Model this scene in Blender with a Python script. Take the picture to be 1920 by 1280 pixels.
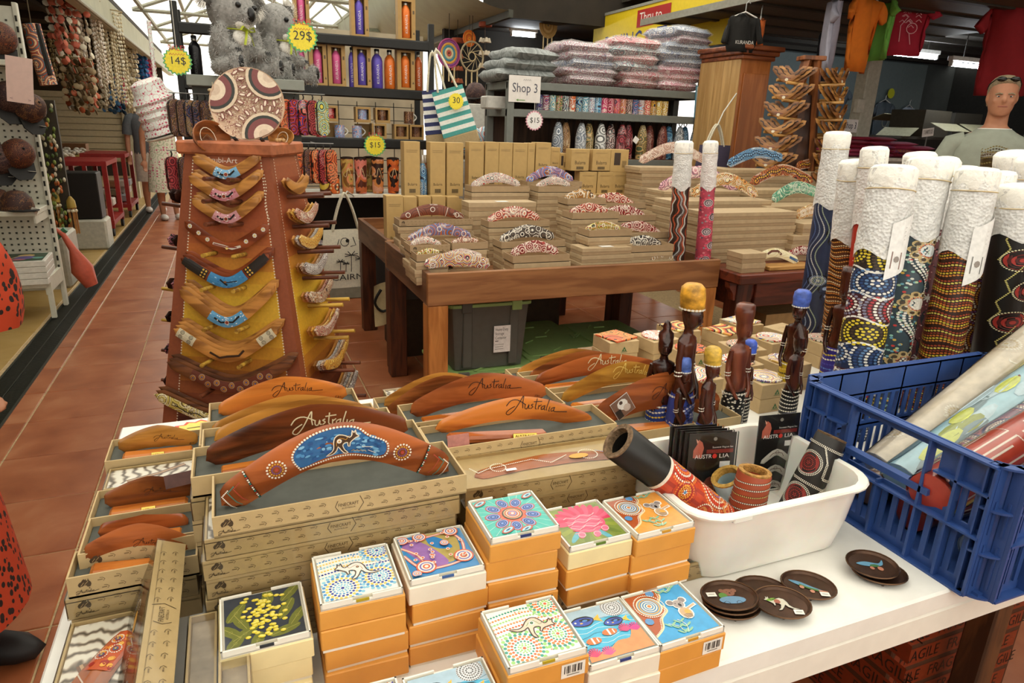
import bpy,bmesh,math,random
from math import sin,cos,pi,sqrt,atan2,radians,floor
from mathutils import Matrix,Vector,Euler,noise
for o in list(bpy.data.objects): bpy.data.objects.remove(o)
SC = bpy.context.scene
COL = SC.collection
# ---------------------------------------------------------------- camera, world, light, exposure
cam = bpy.data.cameras.new('camera'); cam.sensor_width = 36; cam.lens = 23.696; cam.clip_start = .05; cam.clip_end = 200
camo = bpy.data.objects.new('camera',cam); COL.objects.link(camo)
camo.matrix_world = Matrix(((0.925623,0.085051,-0.368766,0),(-0.376897,0.295267,-0.877933,0),(0.034215,0.951622,0.305361,1.43),(0,0,0,1)))
SC.camera = camo
W = bpy.data.worlds.new('overcast_sky'); SC.world = W; W.use_nodes = True
W.node_tree.nodes['Background'].inputs[0].default_value = (1,.95,.86,1)
W.node_tree.nodes['Background'].inputs[1].default_value = 1.0
SC.view_settings.view_transform = 'Standard'; SC.view_settings.look = 'None'
SC.view_settings.exposure = 1.42; SC.view_settings.gamma = 1; SC.view_settings.use_curve_mapping = False
# ---------------------------------------------------------------- helpers
rnd = random.Random(7)
def lin(h):
    if not isinstance(h,str): return tuple(h)
    h = h.lstrip('#'); r = []
    for i in (0,2,4):
        c = int(h[i:i+2],16)/255; r.append(c/12.92 if c <= .04045 else ((c+.055)/1.055)**2.4)
    return tuple(r)
MATS = {}
def nt(name):
    m = bpy.data.materials.new(name); m.use_nodes = True; t = m.node_tree; b = t.nodes['Principled BSDF']
    return m,t,b
def node(t,typ,**kw):
    n = t.nodes.new(typ)
    for k,v in kw.items():
        if k.startswith('i_'): n.inputs[k[2:].replace('_',' ')].default_value = v
        else: setattr(n,k,v)
    return n
def ramp(t,stops,interp='LINEAR'):
    r = t.nodes.new('ShaderNodeValToRGB'); r.color_ramp.interpolation = interp; e = r.color_ramp.elements
    while len(e) < len(stops): e.new(.5)
    for x,(p,c) in zip(e,stops): x.position = p; x.color = (*lin(c),1)
    return r
def coords(t,scale=(1,1,1),kind='Object'):
    tc = t.nodes.new('ShaderNodeTexCoord'); mp = t.nodes.new('ShaderNodeMapping'); mp.inputs['Scale'].default_value = scale
    t.links.new(tc.outputs[kind],mp.inputs[0]); return mp.outputs[0]
def bump(t,b,src,s,d=.01):
    n = t.nodes.new('ShaderNodeBump'); n.inputs['Strength'].default_value = s; n.inputs['Distance'].default_value = d
    t.links.new(src,n.inputs['Height']); t.links.new(n.outputs[0],b.inputs['Normal'])
def M(c,rough=.55,metal=0,var=.12,scale=30,bmp=0,spec=.4):
    """plain material with a little procedural tone variation"""
    k = ('M',c,rough,metal,var,scale,bmp,spec)
    if k in MATS: return MATS[k]
    m,t,b = nt('mat_%d' % len(MATS)); a = lin(c)
    b.inputs['Roughness'].default_value = rough; b.inputs['Metallic'].default_value = metal; b.inputs['Specular IOR Level'].default_value = spec
    n = node(t,'ShaderNodeTexNoise',i_Scale=scale,i_Detail=3.0); t.links.new(coords(t),n.inputs[0])
    r = ramp(t,[(.3,tuple(x*(1-var) for x in a)),(.7,tuple(min(1,x*(1+var)) for x in a))])
    t.links.new(n.outputs[0],r.inputs[0]); t.links.new(r.outputs[0],b.inputs['Base Color'])
    if bmp: bump(t,b,n.outputs[0],bmp)
    MATS[k] = m; return m
def WOOD(c1,c2,scale=6,axis=0,rough=.35,rep=1):
    """streaky wood; grain runs along the object axis given"""
    k = ('W',c1,c2,scale,axis,rough)
    if k in MATS: return MATS[k]
    m,t,b = nt('wood_%d' % len(MATS)); s = [scale*6]*3; s[axis] = scale*.7
    b.inputs['Roughness'].default_value = rough
    oi = t.nodes.new('ShaderNodeObjectInfo'); add = node(t,'ShaderNodeVectorMath',operation='ADD')
    mul = node(t,'ShaderNodeMath',operation='MULTIPLY'); mul.inputs[1].default_value = 37
    t.links.new(oi.outputs['Random'],mul.inputs[0]); t.links.new(coords(t,s),add.inputs[0]); t.links.new(mul.outputs[0],add.inputs[1])
    n = node(t,'ShaderNodeTexNoise',i_Scale=1.0,i_Detail=5.0,i_Distortion=.6); t.links.new(add.outputs[0],n.inputs[0])
    r = ramp(t,[(.30,tuple(x*.88 for x in lin(c2))),(.42,c2),(.55,c1),(.75,tuple(min(1,x*1.25) for x in lin(c1)))]); t.links.new(n.outputs[0],r.inputs[0])
    t.links.new(r.outputs[0],b.inputs['Base Color']); bump(t,b,n.outputs[0],.08,.004)
    MATS[k] = m; return m
def PAINT(rough=.45):
    k = ('P',rough)
    if k in MATS: return MATS[k]
    m,t,b = nt('paint_%d' % len(MATS)); a = node(t,'ShaderNodeAttribute',attribute_name='Col'); b.inputs['Roughness'].default_value = rough
    n = node(t,'ShaderNodeTexNoise',i_Scale=90.0,i_Detail=2.0); t.links.new(coords(t),n.inputs[0])
    r = ramp(t,[(.3,(.86,.86,.86)),(.7,(1,1,1))]); t.links.new(n.outputs[0],r.inputs[0])
    mx = node(t,'ShaderNodeMix',data_type='RGBA',blend_type='MULTIPLY'); mx.inputs[0].default_value = 1
    t.links.new(a.outputs[0],mx.inputs[6]); t.links.new(r.outputs[0],mx.inputs[7]); t.links.new(mx.outputs[2],b.inputs['Base Color'])
    MATS[k] = m; return m
def DOTS(base,cols,scale=40,dot='#f4ead6',dots=260,rough=.5,ring=9):
    """dot painting: concentric bands round scattered centres, with rows of fine dots"""
    k = ('D',base,tuple(cols),scale,dot,dots,rough,ring)
    if k in MATS: return MATS[k]
    m,t,b = nt('dotart_%d' % len(MATS)); b.inputs['Roughness'].default_value = rough
    co = coords(t); oi = t.nodes.new('ShaderNodeObjectInfo'); add = node(t,'ShaderNodeVectorMath',operation='ADD')
    t.links.new(co,add.inputs[0]); t.links.new(oi.outputs['Random'],add.inputs[1])
    v = node(t,'ShaderNodeTexVoronoi',i_Scale=float(scale),i_Randomness=.7); t.links.new(add.outputs[0],v.inputs[0])
    mu = node(t,'ShaderNodeMath',operation='MULTIPLY'); mu.inputs[1].default_value = ring*.5; t.links.new(v.outputs['Distance'],mu.inputs[0])
    fr = node(t,'ShaderNodeMath',operation='FRACT'); t.links.new(mu.outputs[0],fr.inputs[0])
    n = len(cols)+1
    r = ramp(t,[(i/n,c) for i,c in enumerate([base]+list(cols))],'CONSTANT'); t.links.new(fr.outputs[0],r.inputs[0])
    v2 = node(t,'ShaderNodeTexVoronoi',i_Scale=float(dots),i_Randomness=.25); t.links.new(add.outputs[0],v2.inputs[0])
    lt = node(t,'ShaderNodeMath',operation='LESS_THAN'); lt.inputs[1].default_value = .36; t.links.new(v2.outputs['Distance'],lt.inputs[0])
    nz = node(t,'ShaderNodeTexNoise',i_Scale=scale*.8); t.links.new(add.outputs[0],nz.inputs[0])
    gt = node(t,'ShaderNodeMath',operation='GREATER_THAN'); gt.inputs[1].default_value = .5; t.links.new(nz.outputs[0],gt.inputs[0])
    an = node(t,'ShaderNodeMath',operation='MULTIPLY'); t.links.new(lt.outputs[0],an.inputs[0]); t.links.new(gt.outputs[0],an.inputs[1])
    mx = node(t,'ShaderNodeMix',data_type='RGBA'); mx.inputs[7].default_value = (*lin(dot),1)
    t.links.new(an.outputs[0],mx.inputs[0]); t.links.new(r.outputs[0],mx.inputs[6]); t.links.new(mx.outputs[2],b.inputs['Base Color'])
    MATS[k] = m; return m
def CLEAR(tint='#ffffff',gloss=.12,rough=.08):
    """thin clear plastic film: mostly see-through with a soft sheen"""
    k = ('C',tint,gloss,rough)
    if k in MATS: return MATS[k]
    m,t,b = nt('clear_%d' % len(MATS)); out = t.nodes['Material Output']
    tr = t.nodes.new('ShaderNodeBsdfTransparent'); tr.inputs[0].default_value = (*lin(tint),1)
    gl = t.nodes.new('ShaderNodeBsdfGlossy'); gl.inputs['Roughness'].default_value = rough
    lw = node(t,'ShaderNodeLayerWeight',i_Blend=.16); ad = node(t,'ShaderNodeMath',operation='ADD',use_clamp=True); ad.inputs[1].default_value = gloss
    ms = t.nodes.new('ShaderNodeMixShader'); t.links.new(lw.outputs['Fresnel'],ad.inputs[0]); t.links.new(ad.outputs[0],ms.inputs[0])
    t.links.new(tr.outputs[0],ms.inputs[1]); t.links.new(gl.outputs[0],ms.inputs[2]); t.links.new(ms.outputs[0],out.inputs[0])
    MATS[k] = m; return m
def FILM(c='#f4f2ea',alpha=.5,scale=120,bmp=.8,holes=.25):
    """crinkled milky wrap (bubble wrap, cloudy polybag)"""
    k = ('F',c,alpha,scale,bmp,holes)
    if k in MATS: return MATS[k]
    m,t,b = nt('film_%d' % len(MATS)); b.inputs['Base Color'].default_value = (*lin(c),1); b.inputs['Roughness'].default_value = .35
    v = node(t,'ShaderNodeTexVoronoi',i_Scale=float(scale)); t.links.new(coords(t),v.inputs[0])
    n = node(t,'ShaderNodeTexNoise',i_Scale=scale*.35,i_Detail=4.0); t.links.new(coords(t),n.inputs[0])
    ad = node(t,'ShaderNodeMath',operation='ADD'); t.links.new(v.outputs[0],ad.inputs[0]); t.links.new(n.outputs[0],ad.inputs[1])
    bump(t,b,ad.outputs[0],bmp,.006)
    mr = node(t,'ShaderNodeMapRange'); mr.inputs[3].default_value = max(0,alpha-holes); mr.inputs[4].default_value = min(1,alpha+holes)
    t.links.new(n.outputs[0],mr.inputs[0]); t.links.new(mr.outputs[0],b.inputs['Alpha'])
    MATS[k] = m; return m
def GLOW(c,s):
    k = ('G',c,s)
    if k in MATS: return MATS[k]
    m,t,b = nt('lamp_glow_%d' % len(MATS)); b.inputs['Emission Color'].default_value = (*lin(c),1); b.inputs['Emission Strength'].default_value = s
    b.inputs['Base Color'].default_value = (*lin(c),1); MATS[k] = m; return m

# ---- shape makers: each returns (verts, faces)
def box(cx,cy,cz,sx,sy,sz,ch=0):
    x,y,z = sx/2,sy/2,sz/2
    if ch <= 0:
        v = [(cx+a*x,cy+b*y,cz+c*z) for a in (-1,1) for b in (-1,1) for c in (-1,1)]
        return v,[(0,1,3,2),(4,6,7,5),(0,4,5,1),(2,3,7,6),(0,2,6,4),(1,5,7,3)]
    ch = min(ch,x*.9,y*.9,z*.9); v = []; ix = {}
    for a in (-1,1):
        for b in (-1,1):
            for c in (-1,1):
                for k,p in enumerate(((a*x,b*(y-ch),c*(z-ch)),(a*(x-ch),b*y,c*(z-ch)),(a*(x-ch),b*(y-ch),c*z))):
                    ix[a,b,c,k] = len(v); v.append((cx+p[0],cy+p[1],cz+p[2]))
    f = []
    for a in (-1,1):
        q = [ix[a,-1,-1,0],ix[a,1,-1,0],ix[a,1,1,0],ix[a,-1,1,0]]; f.append(q if a > 0 else q[::-1])
        q = [ix[-1,a,-1,1],ix[-1,a,1,1],ix[1,a,1,1],ix[1,a,-1,1]]; f.append(q if a > 0 else q[::-1])
        q = [ix[-1,-1,a,2],ix[1,-1,a,2],ix[1,1,a,2],ix[-1,1,a,2]]; f.append(q if a > 0 else q[::-1])
    for b in (-1,1):
        for c in (-1,1):
            q = [ix[-1,b,c,1],ix[1,b,c,1],ix[1,b,c,2],ix[-1,b,c,2]]; f.append(q if b*c < 0 else q[::-1])
            q = [ix[b,-1,c,0],ix[b,1,c,0],ix[b,1,c,2],ix[b,-1,c,2]]; f.append(q if b*c > 0 else q[::-1])
            q = [ix[b,c,-1,0],ix[b,c,1,0],ix[b,c,1,1],ix[b,c,-1,1]]; f.append(q if b*c < 0 else q[::-1])
            for a in (-1,1):
                q = [ix[a,b,c,0],ix[a,b,c,1],ix[a,b,c,2]]; f.append(q if a*b*c > 0 else q[::-1])
    return v,f
def lathe(prof,n=16,c=(0,0,0),cap=True,sx=1,sy=1):
    v = []; f = []
    for r,z in prof:
        for i in range(n): a = 2*pi*i/n; v.append((c[0]+r*cos(a)*sx,c[1]+r*sin(a)*sy,c[2]+z))
    for j in range(len(prof)-1):
        for i in range(n): k = (i+1) % n; f.append((j*n+i,j*n+k,(j+1)*n+k,(j+1)*n+i))
    if cap: f.append(tuple(range(n))[::-1]); f.append(tuple((len(prof)-1)*n+i for i in range(n)))
    return v,f
def frame_at(d):
    d = Vector(d).normalized(); up = Vector((0,0,1)) if abs(d.z) < .95 else Vector((0,1,0)); s = d.cross(up).normalized(); return d,s,s.cross(d)
def tube(pts,r,n=8,cap=True,flat=1):
    pts = [Vector(p) for p in pts]; v = []; f = []; N = len(pts); ps = None
    for i,p in enumerate(pts):
        d = (pts[min(i+1,N-1)]-pts[max(i-1,0)]).normalized()
        if ps is None: d,s,u = frame_at(d)
        else:
            s = (ps-d*ps.dot(d)).normalized(); u = s.cross(d)
        ps = s; rr = r[i] if isinstance(r,(list,tuple)) else r
        for k in range(n): a = 2*pi*k/n; v.append(tuple(p+s*cos(a)*rr+u*sin(a)*rr*flat))
    for j in range(N-1):
        for i in range(n): k = (i+1) % n; f.append((j*n+i,(j+1)*n+i,(j+1)*n+k,j*n+k))
    if cap: f.append(tuple(range(n))); f.append(tuple((N-1)*n+i for i in range(n))[::-1])
    return v,f
def prism(poly,z0,z1):
    n = len(poly); v = [(x,y,z0) for x,y in poly]+[(x,y,z1) for x,y in poly]
    f = [tuple(range(n))[::-1],tuple(range(n,2*n))]+[(i,(i+1) % n,n+(i+1) % n,n+i) for i in range(n)]
    return v,f
def ball(c,r,nu=12,nv=8):
    if not isinstance(r,(tuple,list)): r = (r,r,r)
    v = [(c[0],c[1],c[2]-r[2])]; f = []
    for j in range(1,nv):
        b = -pi/2+pi*j/nv
        for i in range(nu): a = 2*pi*i/nu; v.append((c[0]+r[0]*cos(a)*cos(b),c[1]+r[1]*sin(a)*cos(b),c[2]+r[2]*sin(b)))
    v.append((c[0],c[1],c[2]+r[2])); T = len(v)-1
    for i in range(nu): f.append((0,1+(i+1) % nu,1+i)); f.append((T,T-nu+i,T-nu+(i+1) % nu))
    for j in range(nv-2):
        for i in range(nu): k = (i+1) % nu; f.append((1+j*nu+i,1+j*nu+k,1+(j+1)*nu+k,1+(j+1)*nu+i))
    return v,f
def grid(fn,nu,nv,wrap=False):
    v = [fn(i/(nu if wrap else nu),j/nv) for j in range(nv+1) for i in range(nu+(0 if wrap else 1))]; w = nu if wrap else nu+1
    f = [(j*w+i,j*w+(i+1) % w,(j+1)*w+(i+1) % w,(j+1)*w+i) for j in range(nv) for i in range(nu)]
    return v,f
def rrect(w,h,r,n=4):
    p = []
    for cx,cy,a0 in ((w/2-r,h/2-r,0),(-w/2+r,h/2-r,90),(-w/2+r,-h/2+r,180),(w/2-r,-h/2+r,270)):
        for i in range(n+1): a = radians(a0+90*i/n); p.append((cx+r*cos(a),cy+r*sin(a)))
    return p
def xf(vf,m):
    return [tuple(m @ Vector(p)) for p in vf[0]],vf[1]
def RT(loc=(0,0,0),rx=0,ry=0,rz=0): return Matrix.Translation(loc) @ Euler((rx,ry,rz)).to_matrix().to_4x4()
XZ = Matrix(((1,0,0,0),(0,0,-1,0),(0,1,0,0),(0,0,0,1)))     # xy drawing stood upright, +z -> -y (towards viewer)
class MB:
    def __init__(s): s.v = []; s.f = []; s.c = []
    def add(s,vf,c=None,m=None):
        v,f = vf if m is None else xf(vf,m); o = len(s.v); s.v += v; s.f += [tuple(i+o for i in q) for q in f]; s.c += [c]*len(f); return s
    def build(s,name,mat,parent=None,smooth=0,loc=None,rot=None,label=None):
        me = bpy.data.meshes.new(name); me.from_pydata(s.v,[],s.f)
        if any(c is not None for c in s.c):
            at = me.attributes.new('Col','FLOAT_COLOR','CORNER'); buf = []; cache = {}
            for q,c in zip(s.f,s.c):
                if c not in cache: cache[c] = (*lin(c),1.0)
                buf.extend(cache[c]*len(q))
            at.data.foreach_set('color',buf)
        me.materials.append(mat)
        if smooth:
            me.polygons.foreach_set('use_smooth',[True]*len(me.polygons)); me.set_sharp_from_angle(angle=radians(smooth))
        me.update(); return link(name,me,parent,loc,rot,label)
def link(name,me,parent=None,loc=None,rot=None,label=None):
    o = bpy.data.objects.new(name,me); COL.objects.link(o)
    if parent: o.parent = parent
    if loc is not None: o.location = loc
    if rot is not None: o.rotation_euler = rot
    if label: o['label'] = label
    return o
def one(vf,name,mat,parent=None,smooth=0,loc=None,rot=None,label=None,m=None): return MB().add(vf,None,m).build(name,mat,parent,smooth,loc,rot,label)
def tag(o,label,cat,group=None,kind=None):
    o['label'] = label; o['category'] = cat
    if group: o['group'] = group
    if kind: o['kind'] = kind
    return o
def T(name,label,cat,loc=(0,0,0),rz=0,group=None,rx=0,ry=0):
    o = bpy.data.objects.new(name,None); COL.objects.link(o); o.location = loc; o.rotation_euler = (rx,ry,rz); o.empty_display_size = .05
    return tag(o,label,cat,group)
def struct(o): o['kind'] = 'structure'; return o
def dup(o,loc=None,rot=None,label=None,parent=None):
    c = o.copy(); COL.objects.link(c)
    if parent: c.parent = parent
    if loc is not None: c.location = loc
    if rot is not None: c.rotation_euler = rot
    if label: c['label'] = label
    for ch in list(o.children): dup(ch,parent=c)
    return c
NUM = ['first','second','third','fourth','fifth','sixth','seventh','eighth','ninth','tenth','eleventh','twelfth','thirteenth','fourteenth','fifteenth','sixteenth','seventeenth','eighteenth','nineteenth','twentieth','twenty-first']
ORD = ['topmost','second from the top','third from the top','fourth from the top','fifth from the top','sixth from the top','seventh from the top','eighth from the top','ninth from the top','tenth from the top','eleventh from the top','twelfth from the top']
# ---- flat drawing laid on a surface: every primitive is a thin polygon, mapped by mapf(x, y, offset)
GLYPH = {}
def glyphs(txt):
    if txt in GLYPH: return GLYPH[txt]
    cu = bpy.data.curves.new('t','FONT'); cu.body = txt; cu.size = 1; cu.resolution_u = 2; ob = bpy.data.objects.new('t',cu); COL.objects.link(ob)
    dg = bpy.context.evaluated_depsgraph_get(); me = ob.evaluated_get(dg).to_mesh()
    v = [(p.co.x,p.co.y) for p in me.vertices]; f = [tuple(q.vertices) for q in me.polygons]
    ob.evaluated_get(dg).to_mesh_clear(); bpy.data.objects.remove(ob); bpy.data.curves.remove(cu)
    w = max([p[0] for p in v] or [0]); GLYPH[txt] = (v,f,w); return GLYPH[txt]
def spline(pts,n=6,closed=False):
    out = []; N = len(pts); R = range(N if closed else N-1)
    for i in R:
        g = (lambda k: pts[k % N]) if closed else (lambda k: pts[max(0,min(N-1,k))])
        p0,p1,p2,p3 = g(i-1),g(i),g(i+1),g(i+2)
        for j in range(n):
            t = j/n
            out.append(tuple(.5*((2*p1[k])+(-p0[k]+p2[k])*t+(2*p0[k]-5*p1[k]+4*p2[k]-p3[k])*t*t+(-p0[k]+3*p1[k]-3*p2[k]+p3[k])*t**3) for k in range(2)))
    if not closed: out.append(tuple(pts[-1]))
    return out
class Art:
    def __init__(s,x=0,y=0,k=1,rot=0): s.P = []; s.L = 1; s.x = x; s.y = y; s.k = k; s.r = rot; s.clip = None
    def up(s): s.L += 1; return s
    def t(s,p):
        c,n = cos(s.r),sin(s.r); return (s.x+s.k*(p[0]*c-p[1]*n),s.y+s.k*(p[0]*n+p[1]*c))
    def poly(s,pts,c):
        q = [s.t(p) for p in pts]
        if s.clip:
            x0,y0,x1,y1 = s.clip
            for ax,lim,sg in ((0,x0,1),(0,x1,-1),(1,y0,1),(1,y1,-1)):
                r = []
                for i in range(len(q)):
                    a,b = q[i-1],q[i]; da,db = (a[ax]-lim)*sg,(b[ax]-lim)*sg
                    if da*db < 0: u = da/(da-db); r.append((a[0]+(b[0]-a[0])*u,a[1]+(b[1]-a[1])*u))
                    if db >= 0: r.append(b)
                q = r
                if len(q) < 3: return s
        s.P.append((q,c,s.L)); return s
    def disc(s,x,y,r,c,n=10,ry=None,rot=0):
        ry = ry or r; return s.poly([(x+r*cos(2*pi*i/n)*cos(rot)-ry*sin(2*pi*i/n)*sin(rot),y+r*cos(2*pi*i/n)*sin(rot)+ry*sin(2*pi*i/n)*cos(rot)) for i in range(n)],c)
    def rect(s,x0,y0,x1,y1,c): return s.poly([(x0,y0),(x1,y0),(x1,y1),(x0,y1)],c)
    def band(s,x0,x1,y0,y1,c,n=10,m=4):
        for i in range(n):
            for j in range(m): s.rect(x0+(x1-x0)*i/n,y0+(y1-y0)*j/m,x0+(x1-x0)*(i+1)/n,y0+(y1-y0)*(j+1)/m,c)
        return s
    def line(s,pts,w,c,closed=False):
        P = list(pts)+([pts[0]] if closed else []); N = len(P); a = []; b = []
        for i in range(N):
            if closed: p,q = P[(i-1) % (N-1)],P[(i+1) % (N-1)]
            else: p,q = P[max(0,i-1)],P[min(N-1,i+1)]
            dx,dy = q[0]-p[0],q[1]-p[1]; l = sqrt(dx*dx+dy*dy) or 1; ww = w[i] if isinstance(w,list) else w
            a.append((P[i][0]-dy/l*ww/2,P[i][1]+dx/l*ww/2)); b.append((P[i][0]+dy/l*ww/2,P[i][1]-dx/l*ww/2))
        for i in range(N-1): s.poly([a[i],b[i],b[i+1],a[i+1]],c)
        return s
    def ring(s,x,y,r,w,c,n=18,a0=0,a1=2*pi,ry=None):
        k = (ry or r)/r; return s.line([(x+r*cos(a0+(a1-a0)*i/n),y+k*r*sin(a0+(a1-a0)*i/n)) for i in range(n+1)],w,c)
    def dots(s,x,y,r,c,d,n=None,m=6,a0=0,a1=2*pi):
        n = n or max(3,int((a1-a0)*r/(d*2.6)))
        full = a1-a0 > 6.2
        for i in range(n if full else n+1): a = a0+(a1-a0)*i/n; s.disc(x+r*cos(a),y+r*sin(a),d,c,m)
        return s
    def dline(s,pts,c,d,gap=2.6,m=6):
        acc = 0; cs = c if isinstance(c,list) else [c]; k = 0
        for (x0,y0),(x1,y1) in zip(pts,pts[1:]):
            l = sqrt((x1-x0)**2+(y1-y0)**2)
            while acc <= l and l > 0: s.disc(x0+(x1-x0)*acc/l,y0+(y1-y0)*acc/l,d,cs[k % len(cs)],m); acc += d*gap; k += 1
            acc -= l
        return s
    def text(s,txt,x,y,h,c,align='C',w=None):
        v,f,wid = glyphs(txt); k = h/.69; kx = k if not w else w/max(wid,.01); ox = {'L': 0,'C': wid*kx/2,'R': wid*kx}[align]
        for q in f: s.poly([(x-ox+v[i][0]*kx,y+v[i][1]*k) for i in q],c)
        return s
    def build(s,name,parent,mapf=None,lay=.0003,mat=None,z0=.0004,**kw):
        mb = MB(); mapf = mapf or (lambda x,y,o: (x,y,o))
        for n,(q,c,L) in enumerate(s.P): o = len(mb.v); mb.v += [mapf(x,y,z0+(L+(n % 64)/70)*lay) for x,y in q]; mb.f.append(tuple(range(o,o+len(q)))); mb.c.append(c)
        return mb.build(name,mat or PAINT(),parent,**kw)
def FRONT(y=0,x0=0,z0=0): return lambda x,y_,o: (x0+x,y-o,z0+y_)      # on a face that looks along -Y
def TOP(z=0,x0=0,y0=0): return lambda x,y,o: (x0+x,y0+y,z+o)
def LEFT(x=0,y0=0,z0=0): return lambda a,b,o: (x-o,y0-a,z0+b)         # on a face that looks along -X
def CYL(r,h=None,c=(0,0),z0=0): return lambda a,b,o: (c[0]+((r(b) if callable(r) else r)+o)*sin(a),c[1]-((r(b) if callable(r) else r)+o)*cos(a),z0+b)

# ================================================================ the place: floor, drain, roofs, walls
def tile_mat(c1,c2,c3):
    m,t,b = nt('tile_glaze'); b.inputs['Roughness'].default_value = .33
    oi = t.nodes.new('ShaderNodeObjectInfo'); add = node(t,'ShaderNodeVectorMath',operation='ADD'); mu = node(t,'ShaderNodeMath',operation='MULTIPLY'); mu.inputs[1].default_value = 50
    t.links.new(oi.outputs['Random'],mu.inputs[0]); t.links.new(coords(t),add.inputs[0]); t.links.new(mu.outputs[0],add.inputs[1])
    n = node(t,'ShaderNodeTexNoise',i_Scale=5.0,i_Detail=5.0,i_Distortion=.4); t.links.new(add.outputs[0],n.inputs[0])
    r = ramp(t,[(.3,c1),(.52,c2),(.75,c3)]); t.links.new(n.outputs[0],r.inputs[0]); t.links.new(r.outputs[0],b.inputs['Base Color'])
    bump(t,b,n.outputs[0],.05,.003); return m
fl = struct(one(box(2,9,-.054,30,40,.1),'floor',M('#b39a72',.8,var=.2,scale=60)))
fl['label'] = 'market floor with pale grout under square tiles'
tm = tile_mat('#8a4a29','#9f5d39','#b27752'); tb = tile_mat('#a58348','#b09055','#b99a62')
tv = MB().add(box(0,0,0,.394,.394,.02,.003)); t0 = tv.build('floor_tile',tm,fl); t0.location = (-.79,.582,-.01)
def tiles(src,xs,ys):
    for x in xs:
        for y in ys:
            if (round(x,3),round(y,3)) == (-.79,.582): continue
            c = link('floor_tile',src.data,fl); c.location = (x,y,-.01)
tiles(t0,[-.79+.4*i for i in range(6)],[.582+.4*j for j in range(17)])
tiles(t0,[-.79],[7.382+.4*j for j in range(18)])
tiles(t0,[1.61+.4*i for i in range(5)],[-.218+.4*j for j in range(15)])
ts = MB().add(box(0,0,0,.094,.394,.02,.003)).build('floor_tile',tm,fl); ts.location = (-1.041,.582,-.01)
for j in range(1,30): link('floor_tile',ts.data,fl,loc=(-1.041,.582+.4*j,-.01))
b0 = MB().add(box(0,0,0,.597,.597,.02,.002)).build('floor_tile',tb,fl); b0.location = (-1.59,1.9,-.01)
for i in range(4):
    for j in range(20):
        if i or j: link('floor_tile',b0.data,fl,loc=(-1.59-.6*i,1.9+.6*j,-.01))
def far_tiles():
    m,t,b = nt('far_tile_floor'); b.inputs['Roughness'].default_value = .4; br = node(t,'ShaderNodeTexBrick',offset=0.0,i_Scale=1.0); br.inputs['Brick Width'].default_value = .4; br.inputs['Row Height'].default_value = .4; br.inputs['Mortar Size'].default_value = .004
    for k,c in (('Color1','#8f4e2c'),('Color2','#a8673f'),('Mortar','#b39a72')): br.inputs[k].default_value = (*lin(c),1)
    t.links.new(coords(t),br.inputs[0]); t.links.new(br.outputs[0],b.inputs['Base Color']); return m
for i,(x0,x1,y0,y1) in enumerate(((3.81,11.6,-4.6,8.6),(-1.09,1.4,-4.6,.37),(1.4,3.81,-4.6,-.43),(1.41,3.81,5.6,9.4),(-.59,1.41,7.2,20))): o = struct(one(box((x1-x0)/2,(y1-y0)/2,-.026,x1-x0,y1-y0,.05),'floor_extension',far_tiles(),loc=(x0,y0,0))); o['label'] = 'terracotta tiled floor beyond the tables'
# drain: dark grating in a steel frame running along the aisle
dr = T('floor_drain','long black slotted floor drain between terracotta and beige tiles','drain',(-1.175,0,0)); dr['kind'] = 'structure'
one(box(0,10,-.012,.16,24,.012),'channel',M('#12130f',.7),dr)
mb = MB()
for s in (-1,1): mb.add(box(s*.085,10,-.003,.012,24,.016))
mb.add(box(0,10,.001,.006,24,.008)); mb.build('drain_frame',M('#3c3e35',.45,.5),dr)
mb = MB()
for i in range(900):
    y = 1.2+i*.016
    for s in (-1,1): mb.add(box(s*.041,y,-.002,.074,.008,.006))
g = mb.build('grate_bars',M('#23241d',.5,.3),dr); g['kind'] = 'stuff'
# ---- left shop: dark ceiling, end wall of cream slats, fascia beam over the drain
MDARK = M('#2a2118',.8,var=.3,scale=6)
ce = struct(one(box(-4.6,11,2.78,6.8,16,.06),'ceiling',MDARK))
for i in range(9): one(box(-4.6,4+i*1.7,2.70,6.6,.09,.1),'rafter',M('#33261a',.8),ce)
for i in range(4): one(box(-2+-1.4*i,11,2.64,.07,15.5,.05),'batten',M('#241a12',.8),ce)
wl = struct(one(box(-7.4,11,1.35,.1,16,2.8),'wall_left',M('#4a3b2b',.8)))
wb = struct(one(box(-4.6,18.4,1.35,6.8,.1,2.8),'wall_back',M('#3a2f24',.8)))
fa = struct(one(box(-1.24,12,2.57,.12,20,.34,.02),'trim_1',M('#9b9a80',.6,var=.1,scale=4))); fa['label'] = 'long sloping grey green fascia beam over the left shop'
one(box(-1.17,12,2.42,.05,20,.05,.01),'gutter_lip',M('#8a8970',.5),fa)
# cream slat panel at the back of the shell stall
sp = struct(one(box(-2.9,13.6,1.15,3.0,.05,1.1),'wall_slat_panel',M('#b4a888',.7)))
for i in range(11): one(box(-2.9,13.565,.66+i*.1,3.0,.03,.088),'slat',M('#c9bd9b',.6,var=.05),sp)
one(box(-1.5,13.5,1.35,.12,.12,2.7),'panel_post',M('#b9b294',.6),sp)
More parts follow.
